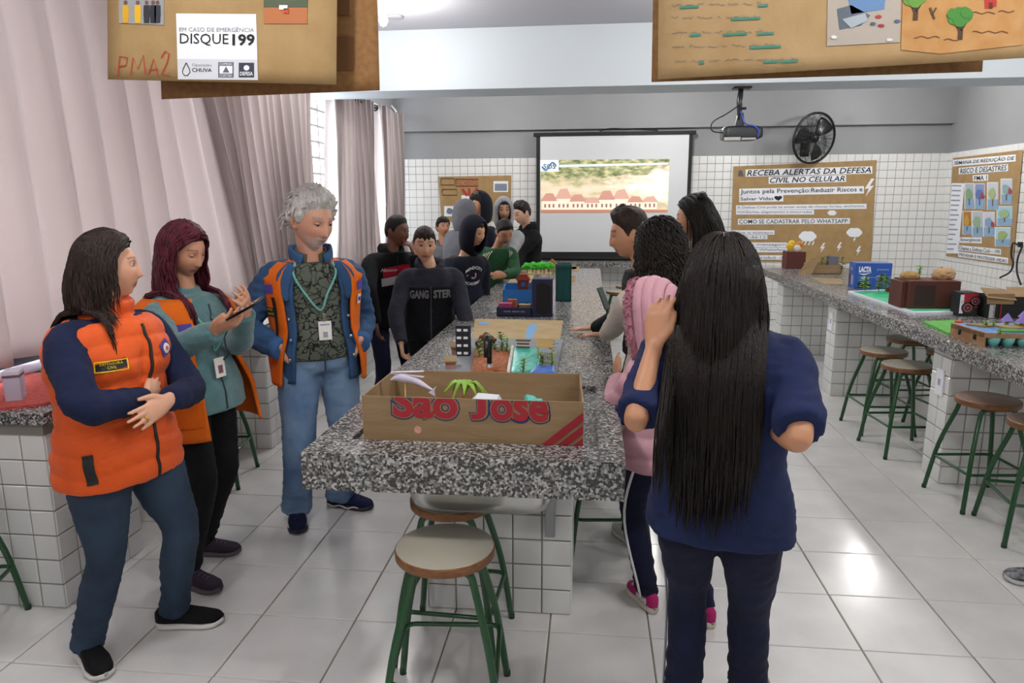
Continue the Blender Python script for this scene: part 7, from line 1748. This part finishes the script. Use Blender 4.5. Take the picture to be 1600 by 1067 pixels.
obj('side_print', lay((np.array([(.02, .03, 0), (.09, .03, 0), (.09, .12, 0), (.02, .12, 0)]), [(0, 1, 2, 3)]), a+uy*.22, -uy, (0, 0, 1.), .0012), mat('cocoa_print', '5a3a34', .7), LC); obj('side_print', lay((np.array([(.10, .03, 0), (.17, .03, 0), (.17, .12, 0), (.10, .12, 0)]), [(0, 1, 2, 3)]), a+uy*.22, -uy, (0, 0, 1.), .0012), mat('light_blue_print', '7fa4d8', .7), LC)
obj('lettering', lay(xf(text_mesh('10x', .05), None, (.05, .16, 0)), a+uy*.22, -uy, (0, 0, 1.), .0014), M_paper, LC); obj('dark_band', fz((np.array([(Lw*.1, .01, 0), (Lw*.45, .01, 0), (Lw*.45, .06, 0), (Lw*.1, .06, 0)]), [(0, 1, 2, 3)])), M_bk, LC)
# polystyrene tray with green field, plants and big brown box
q = [(1325, 455), (1430, 489), (1505, 488), (1395, 452)]; P_ = np.array([onR(x, y, IZ+.015)[:2] for x, y in q]); TRY = thing('foam_tray', 'white foam tray painted green under the big brown box', 'tray', (*P_.mean(0), IZ))
def slabq(P, z0_, z1_): n = len(P); return np.vstack([np.column_stack([P, np.full(n, z1_)]), np.column_stack([P, np.full(n, z0_)])]), [tuple(range(n)), tuple(range(2*n-1, n-1, -1))]+[(i, i+n, (i+1) % n+n, (i+1) % n) for i in range(n)]
obj('tray', slabq(P_, IZ, IZ+.018), mat('foam_tray', 'd3d6de', .7), TRY); cq = P_.mean(0); obj('green_field', slabq(cq+(P_-cq)*.90, IZ+.018, IZ+.021), mat('green_field', '2fa878', .7, col2='3cba88', scale=30), TRY)
tz = IZ+.021
for k, (px, py, h, n) in enumerate(((1352, 455, .12, 16), (1372, 458, .16, 22), (1383, 456, .13, 16), (1398, 464, .14, 18), (1408, 460, .12, 14))): sprig('garden_sprig', 'leafy sprig planted in the green foam tray, %s from the left' % ('first', 'second', 'third', 'fourth', 'fifth')[k], np.array([*onR(px, py, tz)[:2], tz]), h, n, M_leafg if k % 2 == 0 else M_leafd, (.02*(k % 2), 0), .022, .055, 40+k)
for k, (px, py, c, s_) in enumerate(((1400, 450, 'b5582f', .03), (1390, 456, '9a3f2a', .022), (1408, 470, '9a7548', .04), (1399, 468, 'a88656', .03))):
    b = np.array([*onR(px, py, tz)[:2], tz]); o = obj('clay_lump', rtube([b+np.array([-s_*.5, 0, s_*.8]), b+np.array([s_*.5, 0, s_*.7])], [s_, s_*.85], 9), col(c), None); tag(o, ('orange clay lump behind the sprigs', 'small red clay lump among the sprigs', 'tan dry leaf heap against the brown box', 'paler leaf heap left of the brown box')[k], 'clay lump')
a = onR(1418, 482, tz); e = onR(1497, 484, tz); BR = thing('brown_box', 'large plain reddish-brown box on the white foam tray', 'box', tuple(a)); M_br = mat('redbrown_paint', '5a2a1e', .7, col2='4e241a', scale=5); a = np.array([a[0], a[1], tz]); Lb = e[0]-a[0]+.02
obj('box_body', bx(a[0]-.0, a[0]+Lb, a[1], a[1]+.28, tz, tz+.20, .004), M_br, BR); obj('side_flap', bx(a[0]-.035, a[0]-.0, a[1]+.04, a[1]+.26, tz, tz+.19, .003), M_br, BR); obj('dark_patch', bx(a[0]+.04, a[0]+.18, a[1]-.001, a[1]+.001, tz+.02, tz+.17), mat('dark_patch', '33211b', .7), BR)  # body, side flap, and a darker brown rectangle on the front face
for k, (fx, c, s_) in enumerate(((.18, 'a98a55', .035), (.85, 'b5946a', .05))):
    b = np.array([a[0]+Lb*fx, a[1]+.16, tz+.20]); V, F, E_ = remesh(rtube([b+np.array([-.03, 0, s_*.6]), b+np.array([.03, 0, s_*.6])], [s_, s_], 10), .008, 1); V[:, 2] = np.maximum(V[:, 2], tz+.20); o = fast_obj('straw_tuft', V+vnormals(V, F)*(.006*wob(V, 40, k))[:, None], F, col(c), None); tag(o, 'straw-coloured tuft on the %s of the big brown box' % ('left' if k == 0 else 'right'), 'straw tuft')
sprig('garden_sprig', 'single green sprig standing behind the big brown box', (a[0]+Lb*.45, a[1]+.22, tz+.20), .09, 12, M_leafg, (0, 0), .014, .035, 60)
b = np.array([a[0]+Lb*1.05, a[1]+.32, IZ+.02]); o = obj('triangle_sign', poly([(-.05, 0), (.05, 0), (-.02, .11)], .012, b+np.array([0, 0, .17]), (1, 0, 0), (0, 0, 1)), mat('orange_sign', 'b5702c', .7), None); tag(o, 'orange triangular sign behind the brown box', 'sign'); obj('sign_post', tube([b+np.array([0, -.006, 0]), b+np.array([0, -.006, .19])], .006, 6), M_bk, o, loc=(0, 0, 0))
# toy carton with wheels and a black box
a = onR(1497, 494); e = onR(1535, 497); a = np.array([a[0], a[1], IZ]); Lt = e[0]-a[0]; TC = thing('toy_carton', 'black and red toy carton with wheel pictures beside the brown box', 'carton', tuple(a)); hT = .165
obj('carton_body', bx(a[0], a[0]+Lt, a[1], a[1]+.12, IZ, IZ+hT, .002), M_bk, TC); obj('red_panel', bx(a[0]+.015, a[0]+Lt-.004, a[1]-.001, a[1]+.001, IZ+.06, IZ+hT-.004), mat('toy_red', 'a81f2a', .6), TC); M_whl = mat('wheel_print', '2a2326', .6); M_whr = mat('wheel_rim_print', 'b05a62', .6)
for dx, dz, r in ((.055, .06, .042), (.10, .105, .036)):
    for rr_, m_, k in ((r, M_whl, 0), (r*.68, M_whr, 1), (r*.5, M_whl, 2), (r*.2, M_whr, 3)): obj('wheel_print', xf(lathe([(rr_, 0), (rr_, .0006)], 20), rot('X', PI/2), (a[0]+dx, a[1]-.0015-.0008*k, IZ+dz)), m_, TC)
obj('white_label', bx(a[0]+.002, a[0]+.026, a[1]-.002, a[1], IZ+.02, IZ+.15), M_paper, TC); obj('lettering', lay(xf(text_mesh('75', .02), rot('Z', PI/2)), (a[0]+.022, a[1]-.002, IZ+.09), (1, 0, 0), (0, 0, 1.), .001), M_bk, TC)
a2 = onR(1542, 497); a2 = np.array([a2[0], a2[1]-.01, IZ]); BK = thing('black_carton', 'black carton with open brown flaps and a white printed strip at the right edge', 'carton', tuple(a2))
open_box(BK, a2, a2+np.array([.40, -.02, 0]), a2+np.array([.40, .2, 0]), a2+np.array([0, .2, 0]), .15, .004, M_bk, M_cardi); obj('flap', box(a2+np.array([.06, .02, .165]), (.19, .12, .005), 0, rot('X', .5)@rot('Y', .1)), M_cardb, BK); obj('flap', box(a2+np.array([.28, .08, .17]), (.22, .14, .005), 0, rot('X', .4)), M_cardb, BK); obj('flap', box(a2+np.array([.06, -.015, .135]), (.17, .004, .07), 0), M_cardb, BK)
obj('white_strip', bx(a2[0]+.004, a2[0]+.065, a2[1]-.002, a2[1], IZ+.004, IZ+.095), mat('grey_white_print', 'b9bcc2', .7), BK); obj('lettering', lay(xf(text_mesh('amo', .045), rot('Z', PI/2)), (a2[0]+.05, a2[1]-.002, IZ+.008), (1, 0, 0), (0, 0, 1.), .001), M_bk, BK); obj('red_stripe', bx(a2[0]+.068, a2[0]+.074, a2[1]-.012, a2[1]-.006, IZ+.004, IZ+.10), mat('toy_red', 'a81f2a', .6), BK)
# green board and egg-carton island diorama
q = [(1441, 502), (1483, 521), (1530, 515), (1492, 500)]; P_ = np.array([onR(x, y, IZ+.012)[:2] for x, y in q]); o = obj('green_board', slabq(P_, IZ, IZ+.014), mat('grass_board', '4f9a3a', .8, col2='62ad48', scale=30), None); tag(o, 'flat board painted grass green on the right worktop', 'board')
q = [(1482, 528), (1535, 543), (1640, 545), (1600, 518)]; zt = IZ+.075
f0, f1 = onR(1484, 525), onR(1536, 542); DG = thing('coast_diorama', 'diorama of a painted coast on a tray with a turquoise egg carton', 'diorama', tuple(f0)); P_ = np.array([f0[:2], f1[:2], f1[:2]+np.array([.40, -.02]), f0[:2]+np.array([.50, .05])]); M_trk = mat('tray_kraft', 'a8825c', .85, col2='8f6a48', scale=20)
obj('tray', slabq(P_, IZ+.05, zt), M_trk, DG); obj('tray_side', (lambda p0, p1: slabq(np.array([p0, p1, p1+np.array([.012, .004]), p0+np.array([.012, .004])]), IZ, zt+.004))(P_[0], P_[1]), M_trk, DG)
for t in (.3, .75): c = P_[0]*(1-t)+P_[1]*t; obj('dark_hole', rtube([np.array([*c, IZ+.04])+np.array([-.002, -.001, -.004]), np.array([*c, IZ+.04])+np.array([-.002, -.001, .008])], .010, 10), M_bk, DG, True)
M_egg = mat('turquoise_pulp', '6fb4b0', .9)
for i in range(5):
    for j in range(3): c = P_[1]+np.array([.06+.075*i, .02+.07*j]); obj('egg_cup', lathe([(.018, 0), (.030, .03), (.034, .05)], 10, (c[0], c[1], IZ)), M_egg, DG, True)
cq = P_.mean(0); obj('sea', slabq(cq+(P_-cq)*.96, zt, zt+.003), mat('sea_paint', '4a78b8', .5, col2='6f98cc', scale=18), DG)
for k, (fx, fy, s_, c) in enumerate(((.25, .3, .10, '8a7a4a'), (.55, .45, .12, '9a8652'), (.8, .2, .09, '7c8a4a'), (.4, .8, .10, '4f8a3a'))):
    c_ = P_[0]*(1-fx)*(1-fy)+P_[1]*(1-fx)*fy+P_[2]*fx*fy+P_[3]*fx*(1-fy); a_ = np.linspace(0, 2*PI, 16, endpoint=False); r_ = s_*(1+.2*np.sin(a_*3+k)); obj('land_patch', slabq(np.column_stack([c_[0]+r_*np.cos(a_)*.7, c_[1]+r_*np.sin(a_)*.45]), zt+.003, zt+.012), col(c), DG)
def at_dg(px, py): p_ = onR(px, py, zt+.012); return np.array([p_[0], p_[1], zt+.008])
for k, (px, py) in enumerate(((1573, 506), (1596, 509), (1600, 500))):
    b = at_dg(px, py); t = thing('paper_tent', 'small lilac paper tent on the coast diorama, %s' % ('leftmost of three', 'nearest the right edge', 'hindmost of three')[k], 'model tent', tuple(b), 'lilac paper tents'); obj('roof', lathe([(.034, .022), (.018, .045), (.002, .066)], 7, b), mat('lilac_card', '8a78c0', .7), t); obj('post', tube([b, b+np.array([0, 0, .03])], .010, 8), mat('tan_post', 'a38a5a', .8), t, True)
b = onR(1499, 512, IZ+.014); o = obj('red_house', bx(b[0]-.018, b[0]+.018, b[1], b[1]+.03, IZ+.014, IZ+.055), mat('orange_red_card', 'c2502c', .7), None); tag(o, 'tiny orange-red block behind the coast diorama', 'model building')
for k, (px, py) in enumerate(((1540, 508), (1552, 510), (1562, 520))): sprig('garden_sprig', 'tiny green sprig on the coast diorama, %s' % ('hindmost', 'middle one', 'nearest the camera')[k], at_dg(px, py), .03, 10, M_leafg, (0, 0), .008, .02, 70+k)
# ================================================================== LEFT BENCH
q = [(-60, 645), (56, 642), (88, 616), (92, 583), (30, 582), (-60, 600)]; P_ = np.array([atZ(x, y, LZ)[:2] for x, y in q]); P_[:, 0] = np.maximum(P_[:, 0], X0+.2)
P_ = np.array([(-2.78, 2.56), (-2.36, 2.56), (-2.24, 2.64), (-2.20, 2.80), (-2.24, 3.12), (-2.78, 3.14)]); o = obj('red_mat', slabq(P_, LZ, LZ+.012), mat('red_felt', 'a83c38', .9, col2='c25a52', scale=60, bump=.6, bscale=120), None); tag(o, 'rough red mat lying on the window worktop', 'mat')
b = atZ(18, 628, LZ+.012); LB = thing('small_box', 'small pale lilac box standing on the red mat', 'box', tuple(b)); M_lb = mat('lilac_box', 'b3abbd', .6); RZ = rotz(.5)
obj('box_body', box(b+np.array([-.02, .05, .055]), (.06, .085, .11), .002, RZ), M_lb, LB); obj('lid', box(b+np.array([-.02, .05, .118]), (.063, .088, .016), .002, RZ), mat('lilac_box_lid', 'c9c2d0', .6), LB); obj('dark_band', box(b+np.array([-.02, .05, .104]), (.0615, .0865, .010), 0, RZ), mat('mauve_band', '6d4a58', .7), LB)
o = thing('paper_roll', 'long pale roll lying at the back of the window worktop', 'roll', (-2.74, 3.2, LZ)); obj('tube', tube([(-2.735, 2.6, LZ+.03), (-2.735, 3.9, LZ+.03)], .028, 16), mat('pale_tube', 'c9c2d6', .4), o, True); obj('end_cap', tube([(-2.735, 3.88, LZ+.03), (-2.735, 3.92, LZ+.03)], .031, 16), M_wplast, o, True)
for k, (x, y, a_) in enumerate(((-2.36, 4.1, .2), (-2.5, 4.5, -.3), (-2.32, 4.75, .1), (-2.45, 5.2, .5))):
    o = obj('paper_sheet', box((x, y, LZ+.004+.002*k), (.21, .30, .003), 0, rotz(a_)), M_paper, None); tag(o, 'white paper sheet on the window worktop, %s from the camera' % ('first', 'second', 'third', 'fourth')[k], 'paper', 'papers on the window worktop')

bpy.data.scenes.remove(_TS)
